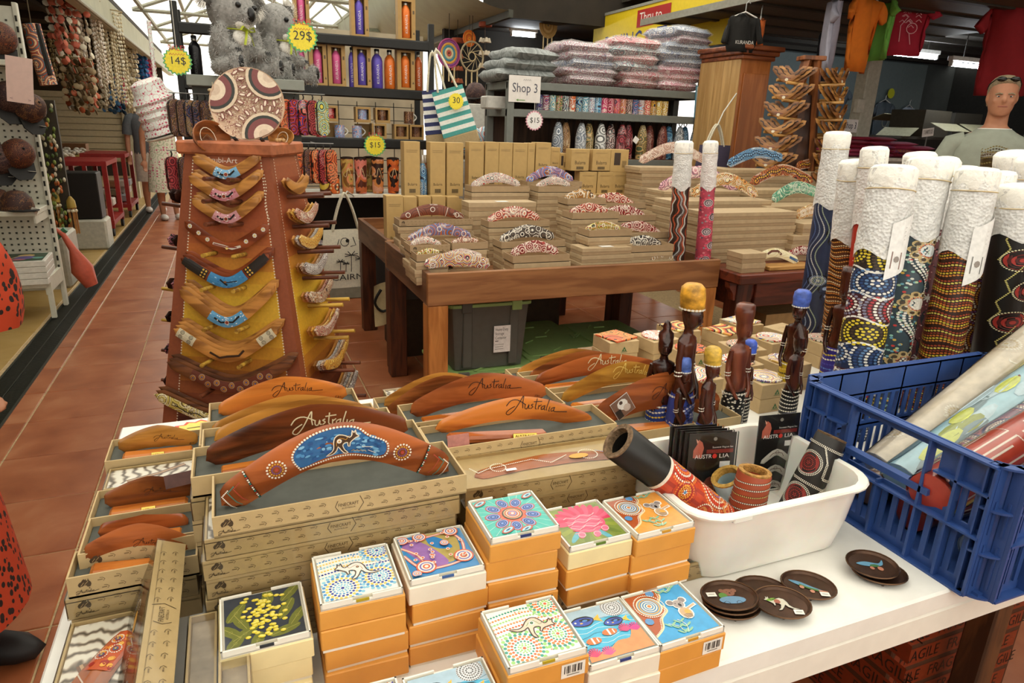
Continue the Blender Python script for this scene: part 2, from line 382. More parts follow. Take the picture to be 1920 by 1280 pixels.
# ---- translucent roof over the aisle on light steel trusses
def roof_mat():
    m,t,b = nt('roof_sheet'); out = t.nodes['Material Output']
    tl = t.nodes.new('ShaderNodeBsdfTranslucent'); tl.inputs[0].default_value = (.95,.95,.92,1)
    tp = t.nodes.new('ShaderNodeBsdfTransparent'); tp.inputs[0].default_value = (.97,.97,.95,1)
    n = node(t,'ShaderNodeTexWave',i_Scale=6.0); n.bands_direction = 'X'; t.links.new(coords(t),n.inputs[0])
    mr = node(t,'ShaderNodeMapRange'); mr.inputs[3].default_value = .5; mr.inputs[4].default_value = .8; t.links.new(n.outputs[1],mr.inputs[0])
    ms = t.nodes.new('ShaderNodeMixShader'); t.links.new(mr.outputs[0],ms.inputs[0]); t.links.new(tl.outputs[0],ms.inputs[1]); t.links.new(tp.outputs[0],ms.inputs[2]); t.links.new(ms.outputs[0],out.inputs[0]); return m
RM = roof_mat(); STEEL = M('#8d8c7c',.6,.2)
rf = T('roof','translucent ribbed roof sheets on steel trusses above the aisle','roof',(0,0,0)); rf['kind'] = 'structure'
ang = atan2(.9,2.3)
for s in (-1,1):
    for j in range(8):
        o = one(box(0,0,0,2.5,3.4,.006),'roof_sheet',RM,rf); o.location = (.95+s*1.17,-3+3.42*j,3.62); o.rotation_euler = (0,s*ang,0)
for j in range(4): one(box(0,0,0,1.5,3.4,.006),'roof_sheet',RM,rf,loc=(3.95,-3+3.42*j,3.1))
for j in range(9):
    y = -3.5+3.0*j; mb = MB()
    mb.add(tube([(-1.3,y,3.12),(.95,y,4.0)],.035,6)).add(tube([(.95,y,4.0),(3.2,y,3.12)],.035,6)).add(tube([(-1.3,y,3.12),(3.2,y,3.12)],.035,6))
    for a,b_ in (((-.5,3.12),(-.2,3.55)),((.3,3.12),(-.2,3.55)),((.3,3.12),(.95,3.98)),((1.6,3.12),(.95,3.98)),((1.6,3.12),(2.1,3.55)),((2.4,3.12),(2.1,3.55))): mb.add(tube([(a[0],y,a[1]),(b_[0],y,b_[1])],.02,5))
    mb.build('truss',STEEL,rf)
for s in (-1,1):
    for k in range(4):
        d = .3+.6*k; one(box(.95+s*d,9,4.0-d*.39-.03,.05,27,.06),'purlin',STEEL,rf)
# bullnose awning on the right of the aisle
aw = struct(one(grid(lambda u,v: (2.95-.75*sin(u*pi/2)**1.0,7.4+v*12,2.6+.55*(1-cos(u*pi/2))),10,1),'trim_2',M('#8f927c',.6,var=.08,scale=5),smooth=40)); aw['label'] = 'curved grey green awning sheet along the right of the aisle'
one(box(2.96,13.4,2.57,.05,12,.08),'awning_edge',M('#3a3a30',.6),aw)
for j in range(6): one(box(2.55,7.6+j*2,2.78,.7,.03,.05),'awning_seam',M('#7b7e6a',.6),aw)
# ---- right shop: dark ceiling with ribs, walls
rc = struct(one(box(8.15,7,2.66,6.5,11,.06),'ceiling',M('#2e2820',.85,var=.25,scale=4)))
one(box(3.9,10.3,2.66,2.0,4.4,.06),'ceiling_panel',M('#2e2820',.85,var=.25,scale=4),rc); one(box(4.85,6,2.95,.3,5,.06),'ceiling_panel',M('#3a342a',.85,var=.25,scale=4),rc)
for i in range(14): one(box(8.15,2+i*.55,2.605,6.5,.05,.05),'ceiling_rib',M('#241f18',.85),rc)
rw = struct(one(box(9.2,8.6,1.3,5.6,.1,2.75),'wall_back_right',M('#3c4140',.8,var=.2,scale=3)))
rs = struct(one(box(11.6,7,1.3,.1,11,2.75),'wall_right',M('#2e2f2d',.8)))
rm = struct(one(box(4.6,9.4,1.3,3.6,.1,2.75),'wall_middle',M('#1c1813',.9)))
struct(one(box(3.95,8.1,3.0,2.1,.06,.74),'wall_upper_middle',M('#2a231a',.85,var=.25,scale=4))); struct(one(box(4.98,5.4,2.95,.06,5.4,.8),'wall_upper_right',M('#2a231a',.85,var=.25,scale=4)))
# unseen walls and ceilings added behind the viewer to block and bounce light
for nm,c,d in (('wall_rear_added',(2,-4.6),(20,.1)),('wall_rear_left_added',(-7.4,-1),(.1,8)),('wall_rear_right_added',(11.6,-1.5),(.1,6))): struct(one(box(c[0],c[1],.6 if nm == 'wall_rear_added' else 1.5,d[0],d[1],1.2 if nm == 'wall_rear_added' else 3.1),nm,M('#cfc6b4',.8,var=.1,scale=3)))
struct(one(box(-4.4,-1,2.78,6,8,.06),'ceiling_left_front_added',MDARK)); struct(one(box(7.4,-1.5,2.9,8.2,6,.06),'ceiling_right_front_added',MDARK))

# ================================================================ builders shared by the stock on the tables
KRAFT = M('#c0a678',.6,var=.06,scale=40); KRAFT2 = M('#bda277',.6,var=.06,scale=40); GREYIN = M('#50524b',.8); FILMC = CLEAR('#f6f6f2',.035,.1)
WOODS = {'orange': ('#cc7a33','#a85a20'),'brown': ('#955529','#653318'),'dark': ('#723a1c','#42200e'),'red': ('#ad5f30','#84431f'),'ochre': ('#c0863b','#986428'),'yellow': ('#c8923a','#a06c28'),'tan': ('#b07a3e','#8a5a2a'),'pale': ('#c39a5c','#9f7840')}
def wood(k): return WOOD(*WOODS[k],scale=5,axis=0,rough=.2)
def blade(L,H,w,th,e=.7,tipw=.62,N=26,power=1.0,sharp=.16):
    """arched blade: returns (verts, faces), mapf(s, t, off) in metres along/across, half arc length"""
    f = lambda t: (sqrt(1+e*e)-sqrt(t*t+e*e))/(sqrt(1+e*e)-e)
    sg = 1 if H >= 0 else -1; H = abs(H); wt = w*tipw
    P = [(-1+2*i/200) for i in range(201)]; C = [(t*L/2*(1-.03),wt/2+(H-w/2-wt/2)*f(t)) for t in P]
    S = [0]
    for a,b in zip(C,C[1:]): S.append(S[-1]+sqrt((a[0]-b[0])**2+(a[1]-b[1])**2))
    half = S[-1]/2
    def at(s):
        s = max(0,min(S[-1],s+half)); lo,hi = 0,200
        while hi-lo > 1:
            m = (lo+hi)//2
            if S[m] <= s: lo = m
            else: hi = m
        k = (s-S[lo])/max(1e-9,S[hi]-S[lo]); x = C[lo][0]+(C[hi][0]-C[lo][0])*k; z = C[lo][1]+(C[hi][1]-C[lo][1])*k
        a,b = C[max(0,lo-2)],C[min(200,hi+2)]; dx,dz = b[0]-a[0],b[1]-a[1]; l = sqrt(dx*dx+dz*dz)
        u = abs(s/half-1); ww = (w+(wt-w)*u**power)/2
        c = 1-sharp
        if u > c: ww *= sqrt(max(0,1-((u-c)/sharp)**2))*.97+.03
        return x,z,-dz/l,dx/l,ww
    V = [-1,-.72,0,.72,1]; v = []; fs = []
    for i in range(N+1):
        q = -1+2*i/N; q = (abs(q)**.85)*(1 if q > 0 else -1); x,z,nx,nz,ww = at(q*half)
        for k in V: v.append((x+nx*k*ww,-th/2*(1-.75*k*k),sg*(z+nz*k*ww)))
        for k in (.72,0,-.72): v.append((x+nx*k*ww,th/2*(1-.75*k*k),sg*(z+nz*k*ww)))
    n = 8
    for j in range(N):
        for i in range(n): k = (i+1) % n; fs.append((j*n+i,(j+1)*n+i,(j+1)*n+k,j*n+k) if sg > 0 else (j*n+k,(j+1)*n+k,(j+1)*n+i,j*n+i))
    fs.append(tuple(range(n))); fs.append(tuple(N*n+i for i in range(n))[::-1])
    def mapf(s,t,o):
        x,z,nx,nz,ww = at(s); k = max(-1,min(1,t/max(ww,.001))); return (x+nx*t,-th/2*(1-.75*k*k)-o,sg*(z+nz*t))
    return (v,fs),mapf,half
SCRIPT = [[(.16,.12),(.04,.06),(0,0),(.06,-.03),(.16,.06),(.26,.22),(.31,.3),(.3,.18),(.31,.08)],[(.0,.14),(.08,.22),(.2,.23),(.36,.14)],[(.35,.15),(.35,.08),(.39,.07),(.42,.15),(.42,.08),(.45,.08)],[(.5,.16),(.46,.14),(.5,.11),(.46,.07)],[(.56,.26),(.55,.1),(.58,.07)],[(.5,.2),(.66,.22)],[(.61,.15),(.61,.07)],[(.61,.12),(.66,.16)],[(.72,.15),(.67,.12),(.68,.07),(.72,.1),(.73,.16),(.73,.08),(.76,.08)],[(.8,.28),(.77,.12),(.79,.07)],[(.83,.15),(.83,.07),(.85,.07)],[(.92,.15),(.87,.12),(.88,.07),(.92,.1),(.93,.16),(.93,.08),(1.02,.09),(1.2,.13)]]
def script(a,x,y,w,c,lw=.012,rot=0):
    b = Art(x,y,w,rot)
    for s in SCRIPT: b.line(spline(s,3),lw,c)
    b.L = a.L; a.P += [(q,cc,a.L) for q,cc,_ in b.P]
AUS = [(.0,.45),(.1,.62),(.28,.72),(.38,.88),(.5,.95),(.56,.86),(.66,.95),(.64,.82),(.74,.74),(.8,.98),(.86,.76),(.98,.58),(1.0,.38),(.92,.18),(.8,.12),(.68,.16),(.62,.28),(.48,.34),(.3,.24),(.12,.2),(.04,.26)]
def kprint(w,h,side='FRONT'):
    """printed kraft face: map badge, script name, rows of bracket marks, maker's oval"""
    a = Art(); ink = '#5b4a33'; a.k = 1
    x0 = -w/2; m = Art(x0+.012,h*.38,h*.5)
    m.poly(AUS,'#4a3a28').up().line([(.2,.3),(.45,.62),(.5,.4),(.78,.7)],.05,'#b49a6c')
    m.disc(.82,.02,.06,'#4a3a28',6); a.P += m.P
    script(a,x0+.008,h*.14,h*.72,ink,.035)
    x = x0+.012+h*.95; cx = 0
    while x < w/2-.012:
        if abs(x-cx) > .024 or w < .2:
            for j in (0,1):
                yy = h*(.70-.40*j)+(.001 if int(x*300) % 2 else 0); xx = x+j*.004
                a.line([(xx-.004,yy+h*.10),(xx,yy+h*.08),(xx+.0025,yy),(xx,yy-h*.09)],.0007,ink); a.rect(xx-.007,yy-.0012,xx-.0005,yy+.0006,'#8d7650')
        x += .0215
    if w >= .2:
        a.line([(cx+.017,h*.88),(cx+.022,h*.5),(cx+.014,h*.12)],.001,ink); a.line([(cx-.015,h*.78),(cx-.019,h*.5),(cx-.014,h*.22)],.001,ink)
        a.text('FINECRAFT',cx,h*.47,h*.17,ink,w=.03).text('AUSTRALIA',cx,h*.33,h*.08,ink,w=.02)
    return a
KP = {}
def kface(w,h,parent,y,name='printed_front'):
    k = (round(w,2),round(h,3))
    if k not in KP: KP[k] = kprint(k[0],h).build(name,parent,FRONT(0),z0=.0003); o = KP[k]; o.location = (0,y,0); return o
    return link(name,KP[k].data,parent,loc=(0,y,0))
def tray(label,loc,w,d,h,rz=0,prt=True,group='open kraft boomerang trays on the white table',mat=None,insert=True,sleeve=False):
    t = T('display_tray',label,'tray',loc,rz,group); k = .0028; mb = MB(); km = mat or KRAFT
    mb.add(box(0,0,k/2,w,d,k)).add(box(0,-d/2+k/2,h/2,w,k,h)).add(box(0,d/2-k/2,h/2,w,k,h)).add(box(-w/2+k/2,0,h/2,k,d-2*k,h)).add(box(w/2-k/2,0,h/2,k,d-2*k,h))
    mb.build('tray_body',km,t)
    if insert: one(box(0,.008,h*.3,w-.008,d-.02,h*.5),'grey_insert',GREYIN,t)
    if prt: kface(w,h,t,-d/2)
    if sleeve: one(box(0,0,h/2+.002,w+.003,d+.003,h+.004),'clear_sleeve',FILMC,t)
    return t
def kbox(label,loc,w,d,h,rz=0,prt=True,group='closed kraft boomerang boxes on the white table',clear=True,top='#9c8c78',inner=None):
    """closed box: kraft tray with a clear lid over its contents"""
    t = T('boomerang_box',label,'box',loc,rz,group); mb = MB(); k = .003
    mb.add(box(0,0,h*.42,w,d,h*.84))
    for s in (-1,1): mb.add(box(0,s*(d/2-k/2),h*.9,w,k,h*.2)).add(box(s*(w/2-k/2),0,h*.9,k,d-2*k,h*.2))
    mb.build('box_body',KRAFT,t)
    if inner: inner(t,w,d,h)
    else: one(box(0,0,h*.86,w-.008,d-.008,.002),'card_insert',M(top,.5,var=.35,scale=25),t)
    if prt: kface(w,h,t,-d/2)
    if clear: one(box(0,0,h*.5+.0005,w+.003,d+.003,h+.001),'clear_lid',FILMC,t)
    return t
def zebra(t,w,d,h):
    m = MATS.get('zebra')
    if not m:
        m,tr,b = nt('marbled_print'); wv = node(tr,'ShaderNodeTexWave',i_Scale=14.0,i_Distortion=9.0,i_Detail=2.0); tr.links.new(coords(tr,(1,2.2,1)),wv.inputs[0])
        r = ramp(tr,[(0,'#5d5348'),(.25,'#b9a99c'),(.5,'#e6dfd2'),(.8,'#efe9df')]); tr.links.new(wv.outputs[0],r.inputs[0]); tr.links.new(r.outputs[0],b.inputs['Base Color']); b.inputs['Roughness'].default_value = .3; MATS['zebra'] = m
    one(box(0,0,h*.86,w-.008,d-.008,.002),'marbled_card',m,t)
    a = Art(); a.line([(-w*.3,-d*.2),(0,0),(w*.25,d*.3)],.012,'#7a5238').up().line([(-w*.3,-d*.2),(0,0),(w*.25,d*.3)],.004,'#c9a078').rect(-w*.42,-d*.42,-w*.2,-d*.28,'#f4f2ee')
    a.build('printed_design',t,TOP(h*.86+.001))
def plaque(parent,x,y,z,w=.05,rx=-.6):
    o = one(box(0,0,0,w,.002,.011,.001),'brass_plaque',M('#d8b65a',.25,.9,var=.05),parent,loc=(x,y,z),rot=(rx,0,0),label='small brass plaque lettered in capitals')
    Art().text('AUSTRALIA',0,-.0026,.005,'#7a5a1c',w=w*.82).build('lettering',o,FRONT(-.001)); return o
def australia_boom(label,bm,w,wd,ink='#2a150a',th=.011,e=.75,txt=True,size=None,plq=True,tipw=.6,base=True,sx=.0,art=None,group='wooden boomerangs on stands'):
    cx,y,z,L,H,roll = bm
    t = T('boomerang',label,'boomerang',(cx,y,z),0,group,ry=-roll)
    vf,mp,half = blade(L,H,w*1.1,th,e,tipw,N=30)
    one(vf,'blade',wood(wd),t,smooth=50)
    a = Art()
    if txt: script(a,sx-L*.12,-w*.16,L*.32,ink,.014 if ink[1] < '5' else .018)
    if size: a.text(size,half*.86,-w*.22,.007,ink)
    if art: art(a,L,w,half)
    if a.P: a.build('painted_design',t,mp)
    if base:
        one(box(0,-.022,.004,L*.86,.03,.016,.005),'wooden_stand',wood('orange' if wd != 'orange' else 'red'),t)
        if plq: plaque(t,.0,-.039,.011,min(.052,L*.16))
    return t
KANG = [(-.98,-.42),(-.6,-.30),(-.42,-.1),(-.36,.18),(-.22,.46),(.02,.56),(.3,.44),(.5,.3),(.62,.42),(.66,.66),(.74,.52),(.82,.66),(.84,.44),(.98,.3),(.82,.24),(.66,.12),(.5,-.02),(.46,-.22),(.36,-.18),(.36,.02),(.2,.02),(.08,-.1),(.16,-.4),(.34,-.62),(.12,-.6),(-.06,-.34),(-.18,-.1),(-.3,-.3),(-.6,-.46)]
def concentric(a,x,y,R,cols,d,gap=2.35,core=None,m=6):
    n = len(cols)
    if core: a.disc(x,y,R*.16,core,10)
    for i,c in enumerate(cols): a.dots(x,y,R*(.28+.72*i/max(1,n-1)),c,d*(.8+.4*i/n),m=m)

# ================================================================ white table in the foreground
Z0 = .68
wt = T('display_table','long white table covered with souvenirs in the foreground','table',(.95,1.2,0))
one(box(0,0,Z0-.02,2.5,1.16,.04,.004),'table_top',M('#eceae2',.35,var=.03),wt)
one(box(0,-.57,Z0-.065,2.5,.02,.05,.003),'front_apron',M('#e8e4d8',.4,var=.03),wt)
for x,y in ((-1.2,-.45),(-1.2,.52),(1.2,.52)): one(box(x,y,.32,.05,.05,.64,.004),'leg',M('#d8d4c8',.5),wt)
one(box(.62,-.42,.32,.06,.06,.64,.004),'leg',WOOD('#5b3a20','#3b2413',5,2,.5),wt,label='dark wooden leg')
# ---- coaster boxes: sleeve, inner tray, tile
SLEEVE = {'o': M('#dc9a45',.45,var=.04),'c': M('#ecd9a4',.45,var=.04),'w': M('#ece2cf',.45,var=.04)}
WCARD = M('#eee9dc',.5,var=.03); CS = .114; CH = .036
SLNAME = {'o': 'orange','c': 'pale yellow','w': 'cream'}
def coaster_closed(k,label,loc,rz):
    t = T('coaster_box',label,'box',loc,rz,'coaster gift boxes stacked on the white table')
    one(box(0,0,CH/2+.002,CS,CS,CH-.0045,.0015),'sleeve',SLEEVE[k],t); one(box(0,0,.002,CS-.004,CS-.004,.004),'inner_tray',WCARD,t); return t
def coaster_open(k,label,loc,rz,art,notch='#b08a1e',tileside='#d8d2c0',barcode=False):
    t = T('coaster_box',label,'box',loc,rz,'coaster gift boxes stacked on the white table')
    one(box(0,0,.0145,CS,CS,.029,.0012),'sleeve',SLEEVE[k],t)
    w,r = CS-.005,.0022; mb = MB()
    mb.add(box(0,0,.030,w,w,.003))
    for s in (-1,1):
        mb.add(box(s*(w/2-r/2),0,.0345,r,w,.010))
        mb.add(box(-w*.31,s*(w/2-r/2),.0345,w*.38,r,.010)).add(box(w*.31,s*(w/2-r/2),.0345,w*.38,r,.010))
        mb.add(box(0,s*(w/2-r/2),.0322,w*.24,r,.0045))
    mb.build('inner_tray',WCARD,t)
    tl = one(box(0,0,.0345,w-.010,w-.010,.006,.001),'ceramic_tile',M(tileside,.3),t)
    one(box(0,-w/2+.0005,.0338,w*.16,.0015,.004),'thumb_notch',M(notch,.5),t)
    k2 = (w-.0105)/2; a = Art(0,0,k2); a.clip = (-k2,-k2,k2,k2); art(a); a.build('printed_art',tl,TOP(.0376),lay=.00008,z0=.0001,mat=PAINT(.22))
    if barcode:
        b = Art(CS*.3,.014,1); b.rect(-.017,-.011,.017,.011,'#f3efe4').up()
        for i in range(16):
            if (i*7) % 5 != 2: b.rect(-.013+i*.0016,-.004,-.0122+i*.0016+(.0005 if i % 3 == 0 else 0),.008,'#262320')
        b.rect(-.009,-.0075,.009,-.006,'#8c877c'); b.build('barcode_label',t,FRONT(-CS/2))
    return t
def bullseye(a,x,y,rs,cs,d): 
    for r,c in zip(rs,cs): a.dots(x,y,r,c,d)
def kang(a,x,y,k,rot,line='#4a3b30',fill='#f1ece2',mirror=1,inner='#c9805a'):
    b = Art(a.x+a.k*x,a.y+a.k*y,a.k*k,rot); b.clip = a.clip; b.L = a.L+1
    P = [(p[0]*mirror,p[1]) for p in KANG]; b.poly(P,fill).up().line(spline(P,2,True),.055,line,True)
    b.line([(p[0]*.6*mirror,p[1]*.6+.02) for p in KANG[2:12]],.03,inner).disc(-.05*mirror,.2,.13,'#f6efe4',10).up().disc(-.05*mirror,.2,.08,line,8).up().disc(-.05*mirror,.2,.045,inner,8)
    a.P += b.P
def art_kang(bg,c1,c2,c3,c4,body,rot=0,mirror=1):
    def f(a):
        a.rect(-1,-1,1,1,bg).up()
        for y0,cc in ((.85,c1),(.7,c2),(.55,c3),(.4,c2),(.25,c4),(.1,c3)): a.dline([(-1,y0-.08),(-.5,y0),(0,y0+.04),(.5,y0-.02),(1,y0+.02)],cc,.038,2.4)
        for i in range(40): a.disc(rnd.uniform(-.95,.95),rnd.uniform(-.95,.95),.025,rnd.choice([c1,c2,c3,c4]),6)
        a.up()
        for x,y,R in ((-.45,-.55,.62),(.6,-.35,.56),(.75,.85,.5)):
            a.disc(x,y,R*1.02,bg,24).up()
            for i,c in enumerate((c3,c1,c4,c2,c1,c3)): a.dots(x,y,R*(.26+.14*i),c,.03+.006*i)
            a.disc(x,y,.05,c4,8).dots(x,y,.1,c3,.035,7); a.up()
        kang(a,.05,.12,.62,rot,body[0],body[1],mirror,body[2])
    return f
def art_purple(a):
    a.rect(-1,-1,1,1,'#3a86bf').up()
    a.poly(spline([(-.55,.9),(.5,.95),(.75,.4),(.55,-.4),(.1,-.55),(-.2,.3)],4,True),'#b3a05e').poly(spline([(-.95,.6),(-.4,.7),(.2,-.5),(-.3,-.7),(-.6,-.3)],4,True),'#9a6fb0').up()
    a.poly(spline([(-.1,.9),(.3,.6),(.5,.1),(.1,.15),(-.15,.5)],4,True),'#2f7fc0').up()
    for P in ([(-1,.5),(-.6,0),(-.5,-.6)],[(-.95,.75),(-.4,.8),(.6,.9)],[(-.4,-.75),(.2,-.72),(.7,-.6)],[(.6,.95),(.85,.3),(.7,-.5)],[(-1,.1),(-.8,-.4),(-.6,-.7)]):
        S = spline(P,5); a.line(S,.1,'#d97f76').up().line(S,.035,'#f2dcc8').up()
    for x,y,R in ((-.5,-.6,.3),(.68,-.45,.3),(-.35,.85,.22),(.65,.85,.24),(-.9,.8,.2),(.3,.3,.14),(-.85,-.9,.14)):
        for i,c in enumerate(('#d9694e','#f4e6d6','#7a73b8','#f4e6d6','#d9694e','#f4e6d6')): a.disc(x,y,R*(1-i*.16),c,18).up()
    for i in range(22): x,y = rnd.uniform(-.9,.9),rnd.uniform(-.7,.8); a.disc(x,y,.06,'#f4e6d6',8).up().disc(x,y,.038,'#d9694e',8); a.L -= 1
def art_flower(a):
    a.rect(-1,-1,1,1,'#46b6a8').up()
    for i in range(26): g = 2*pi*i/26+.1; a.line([(.2*cos(g),.2*sin(g)),(1.3*cos(g),1.3*sin(g))],.012,'#bfe6dc')
    a.up().disc(0,0,.46,'#d9694a',14).up()
    for i in range(9):
        g = 2*pi*i/9+.35; x,y = .64*cos(g),.64*sin(g)
        for j,c in enumerate(('#b5443c','#8ba4d8','#27346e','#5d84cf','#27346e','#7fa0dc')): a.disc(x,y,.27*(1-.16*j),c,12,ry=.19*(1-.16*j),rot=g); a.up()
        a.L -= 6
    a.L += 6
    for j,c in enumerate(('#33302c','#b8a37a','#c05a3e','#e8c9b4','#c05a3e','#7d9bd0','#d9694a','#f2e2d4')): a.disc(0,0,.33*(1-.12*j),c,18).up()
    for x,y in ((-.8,.82),(-.45,-.8),(.1,-.92),(.85,.85)): a.disc(x,y,.26,'#b8503e',10,ry=.13,rot=.5).up().disc(x,y,.2,'#9fd0d8',10,ry=.08,rot=.5).up().disc(x,y,.1,'#2c4a7a',8,ry=.03,rot=.5); a.L -= 2
def art_pink(a):
    a.rect(-1,-1,1,1,'#7d8b3f').up()
    for i in range(16): g = 2*pi*i/16; a.disc(.85*cos(g),.85*sin(g),.42,('#8f9a3e','#5fa6b4','#6f8038')[i % 3],10,ry=.1,rot=g)
    a.up()
    for i in range(14): g = pi*i/13; a.disc(.1+.75*cos(g),.1+.6*sin(g),.36,('#c92a55','#d94a6c')[i % 2],10,ry=.13,rot=g)
    a.up().disc(.05,-.05,.66,'#d95878',20,ry=.52).up()
    for j in range(9):
        y = .36-.1*j; S = [(-.58+.13*i,y+.07*sin(i*1.5+j*1.3)) for i in range(10)]; a.line(S,.035,('#f0b2b8','#c02e52','#e88a9a')[j % 3])
    a.up()
    for x,y in ((-.4,-.6),(.1,-.7),(.5,-.5)): a.disc(x,y,.2,'#e06a86',10,ry=.12,rot=1).ring(x,y,.12,.02,'#f6c8cc',8)
def art_koala(bg):
    def f(a):
        a.rect(-1,-1,1,1,bg).up()
        a.poly(spline([(-1,1),(.15,1),(.1,.7),(-.1,.45),(-.05,.1),(-.4,-.15),(-.6,-.5),(-1,-.75)],4),'#b0562c').up()
        S = spline([(.15,1),(.1,.7),(-.1,.45),(-.05,.1),(-.4,-.15),(-.6,-.5),(-1,-.75)],6); a.line(S,.05,'#f0d9a8').dline([(x-.07,y) for x,y in S],'#f8efdc',.022,3)
        a.up()
        for i,c in enumerate(('#f4e3bd','#7c93b8','#e9b04c','#4f86b8','#f0e6d2','#3f7fb4','#f0e6d2','#3f7fb4','#f0e6d2','#d2804a')): a.disc(-.48,.42,.4*(1-.095*i),c,22).up()
        a.dots(-.48,.42,.47,'#f8efdc',.025); a.disc(-.15,.9,.14,'#5b8fc0',8).disc(-.85,-.15,.14,'#5b8fc0',8)
        for cx,cy,g in ((-.1,-.9,1.7),(.15,.9,-.2),(.0,-.9,1.2)):
            P = spline([(cx,cy),(cx+.3*cos(g),cy+.3*sin(g)),(cx+.55*cos(g+.4),cy+.55*sin(g+.4))],3); a.line(P,.016,'#f2e8cf')
            for i in (1,3,5): a.disc(P[i][0]+.09,P[i][1],.12,'#8dbf9a',8,ry=.035,rot=.5).disc(P[i][0]-.1,P[i][1],.12,'#8dbf9a',8,ry=.035,rot=2.3)
        a.up()
        x,y = .42,.02
        a.disc(x,y-.22,.23,'#f6efe4',12,ry=.27).disc(x,y+.17,.21,'#f6efe4',12).disc(x-.22,y+.3,.14,'#f6efe4',10).disc(x+.22,y+.3,.14,'#f6efe4',10).line([(x+.1,y-.1),(x+.5,y+.02)],.12,'#f6efe4').up()
        a.disc(x,y-.22,.19,'#c9a884',12,ry=.23).disc(x-.22,y+.3,.11,'#8a7f7c',10).disc(x+.2,y+.3,.11,'#8a7f7c',10).line([(x+.1,y-.1),(x+.46,y+.02)],.07,'#c9a884').up().disc(x,y+.17,.175,'#a89d98',12).disc(x+.06,y-.2,.1,'#e8a84a',10).up()
        a.disc(x+.02,y+.12,.05,'#1d1a1a',8,ry=.08).disc(x-.08,y+.22,.02,'#1d1a1a',6).disc(x+.1,y+.22,.02,'#1d1a1a',6)
        for j in range(4): a.line([(x-.14,y-.3-.05*j),(x,y-.27-.05*j),(x+.12,y-.33-.04*j)],.014,'#5a4a40')
    return f
def fish(a,x,y,k):
    b = Art(a.x+a.k*x,a.y+a.k*y,a.k*k); b.clip = a.clip; b.L = a.L
    b.poly([(.38,0),(.75,.22),(.68,0),(.75,-.22)],'#f0b93c').poly(spline([(-.62,0),(-.3,.27),(.2,.27),(.45,.03),(.15,-.26),(-.3,-.22)],4,True),'#1c1f2b').up()
    b.poly(spline([(-.58,0),(-.3,.2),(.15,.2),(.4,.02),(.12,-.2),(-.3,-.17)],4,True),'#3552b4').up().poly(spline([(-.2,.1),(.1,.16),(.32,.02),(.1,-.04)],4,True),'#181b26').disc(.05,.04,.12,'#4a86c8',8,ry=.06).disc(-.38,.03,.05,'#f2ead8',6).disc(-.15,-.06,.07,'#e8b64a',6,ry=.04)
    a.P += b.P
def art_fish(reef):
    def f(a):
        a.rect(-1,-1,1,1,'#4ab4d8').up().poly([(-1,1),(1,1),(1,.35),(.4,.5),(-.2,.45),(-1,.62)],'#a9c4d4').up()
        for j in range(8): a.line([(-1+.2*i,.45-.17*j+.06*sin(i*1.4+j)) for i in range(11)],.014,'#dff0f2' if j % 3 else '#2f5f74')
        a.up().disc(.62,.78,.36,'#d6dade',20).up()
        for i in range(4): a.dots(.62,.78,.09+.08*i,'#3a3230' if i % 2 == 0 else '#6d625c',.024)
        a.up(); fish(a,-.45,.5,.72); a.L += 4; fish(a,.42,.22,.6); a.L += 4
        if reef:
            a.poly(spline([(-1,-1),(-.9,-.75),(-.3,-.72),(.1,-.5),(.5,-.5),(.75,-.15),(1,-.2),(1,-1)],3),'#e9925c').up()
            for x,y,c in ((.55,-.15,'#d94a7c'),(.85,-.2,'#c93a8a'),(-.75,-.75,'#d9406e'),(-.35,-.8,'#e0568a')):
                for i in range(9): g = pi*i/8; a.line([(x,y-.1),(x+.2*cos(g),y+.22*sin(g))],.04,c)
            a.up()
            for x,y in ((-.55,-.3),(.05,-.12)): a.disc(x,y,.24,'#e8743a',12,ry=.13).up().rect(x-.06,y-.12,x,y+.12,'#f4efe6').rect(x+.1,y-.08,x+.14,y+.08,'#f4efe6'); a.L -= 1
        else:
            x,y = -.35,-.35; a.poly([(x-.3,y)]+[(x+.3*cos(pi-pi*i/10),y+.32*sin(pi*i/10)) for i in range(11)],'#c9506a').up()
            for i in range(7): a.line([(x-.24+.08*i,y),(x-.22+.08*i,y-.25),(x-.26+.08*i,y-.5),(x-.2+.08*i,y-.8)],.03,'#e88aa0')
            for i in range(5): a.line([(x-.2+.1*i,y+.02),(x-.1+.05*i,y+.3)],.018,'#3a1f2a')
            for i in range(9): g = pi*i/8; a.line([(.75,-.75),(.75+.3*cos(g),-.75+.3*sin(g))],.05,'#d9568a')
    return f
def art_wattle(a):
    a.rect(-1,-1,1,1,'#363c46').up()
    for x,y,r,l in ((-.7,.35,1.0,.42),(-.6,-.05,2.0,.4),(-.85,-.4,2.3,.4),(-.5,-.55,.6,.4),(.6,.1,1.1,.45),(.75,.75,.9,.42),(.85,-.3,1.0,.4),(.5,-.75,.3,.42),(-.75,-.85,.9,.3),(.15,.75,1.6,.35),(-.2,-.9,1.2,.3)):
        a.disc(x,y,l,'#6f7334',12,ry=.16,rot=r).up().ring(x,y,.05,.01,'#a09a52',6).line([(x-l*.9*cos(r),y-l*.9*sin(r)),(x+l*.9*cos(r),y+l*.9*sin(r))],.014,'#a9a256'); a.L -= 1
    a.L += 2; R = random.Random(3)
    for i in range(95):
        x = R.gauss(.0,.27); y = R.uniform(-.85,.85); x += .12*y if y > 0 else 0
        if abs(x) < .62: a.disc(x,y,.075,'#d9c43a',8,ry=.06).up().disc(x+.012,y+.014,.05,'#efe070',8,ry=.036); a.L = 3+(a.L+1) % 14
K1 = art_kang('#f4f0e6','#5a9ad0','#f0cf6a','#8fc9e0','#3f4fa4',('#5a5048','#efe9df','#b98a6a'),0,-1)
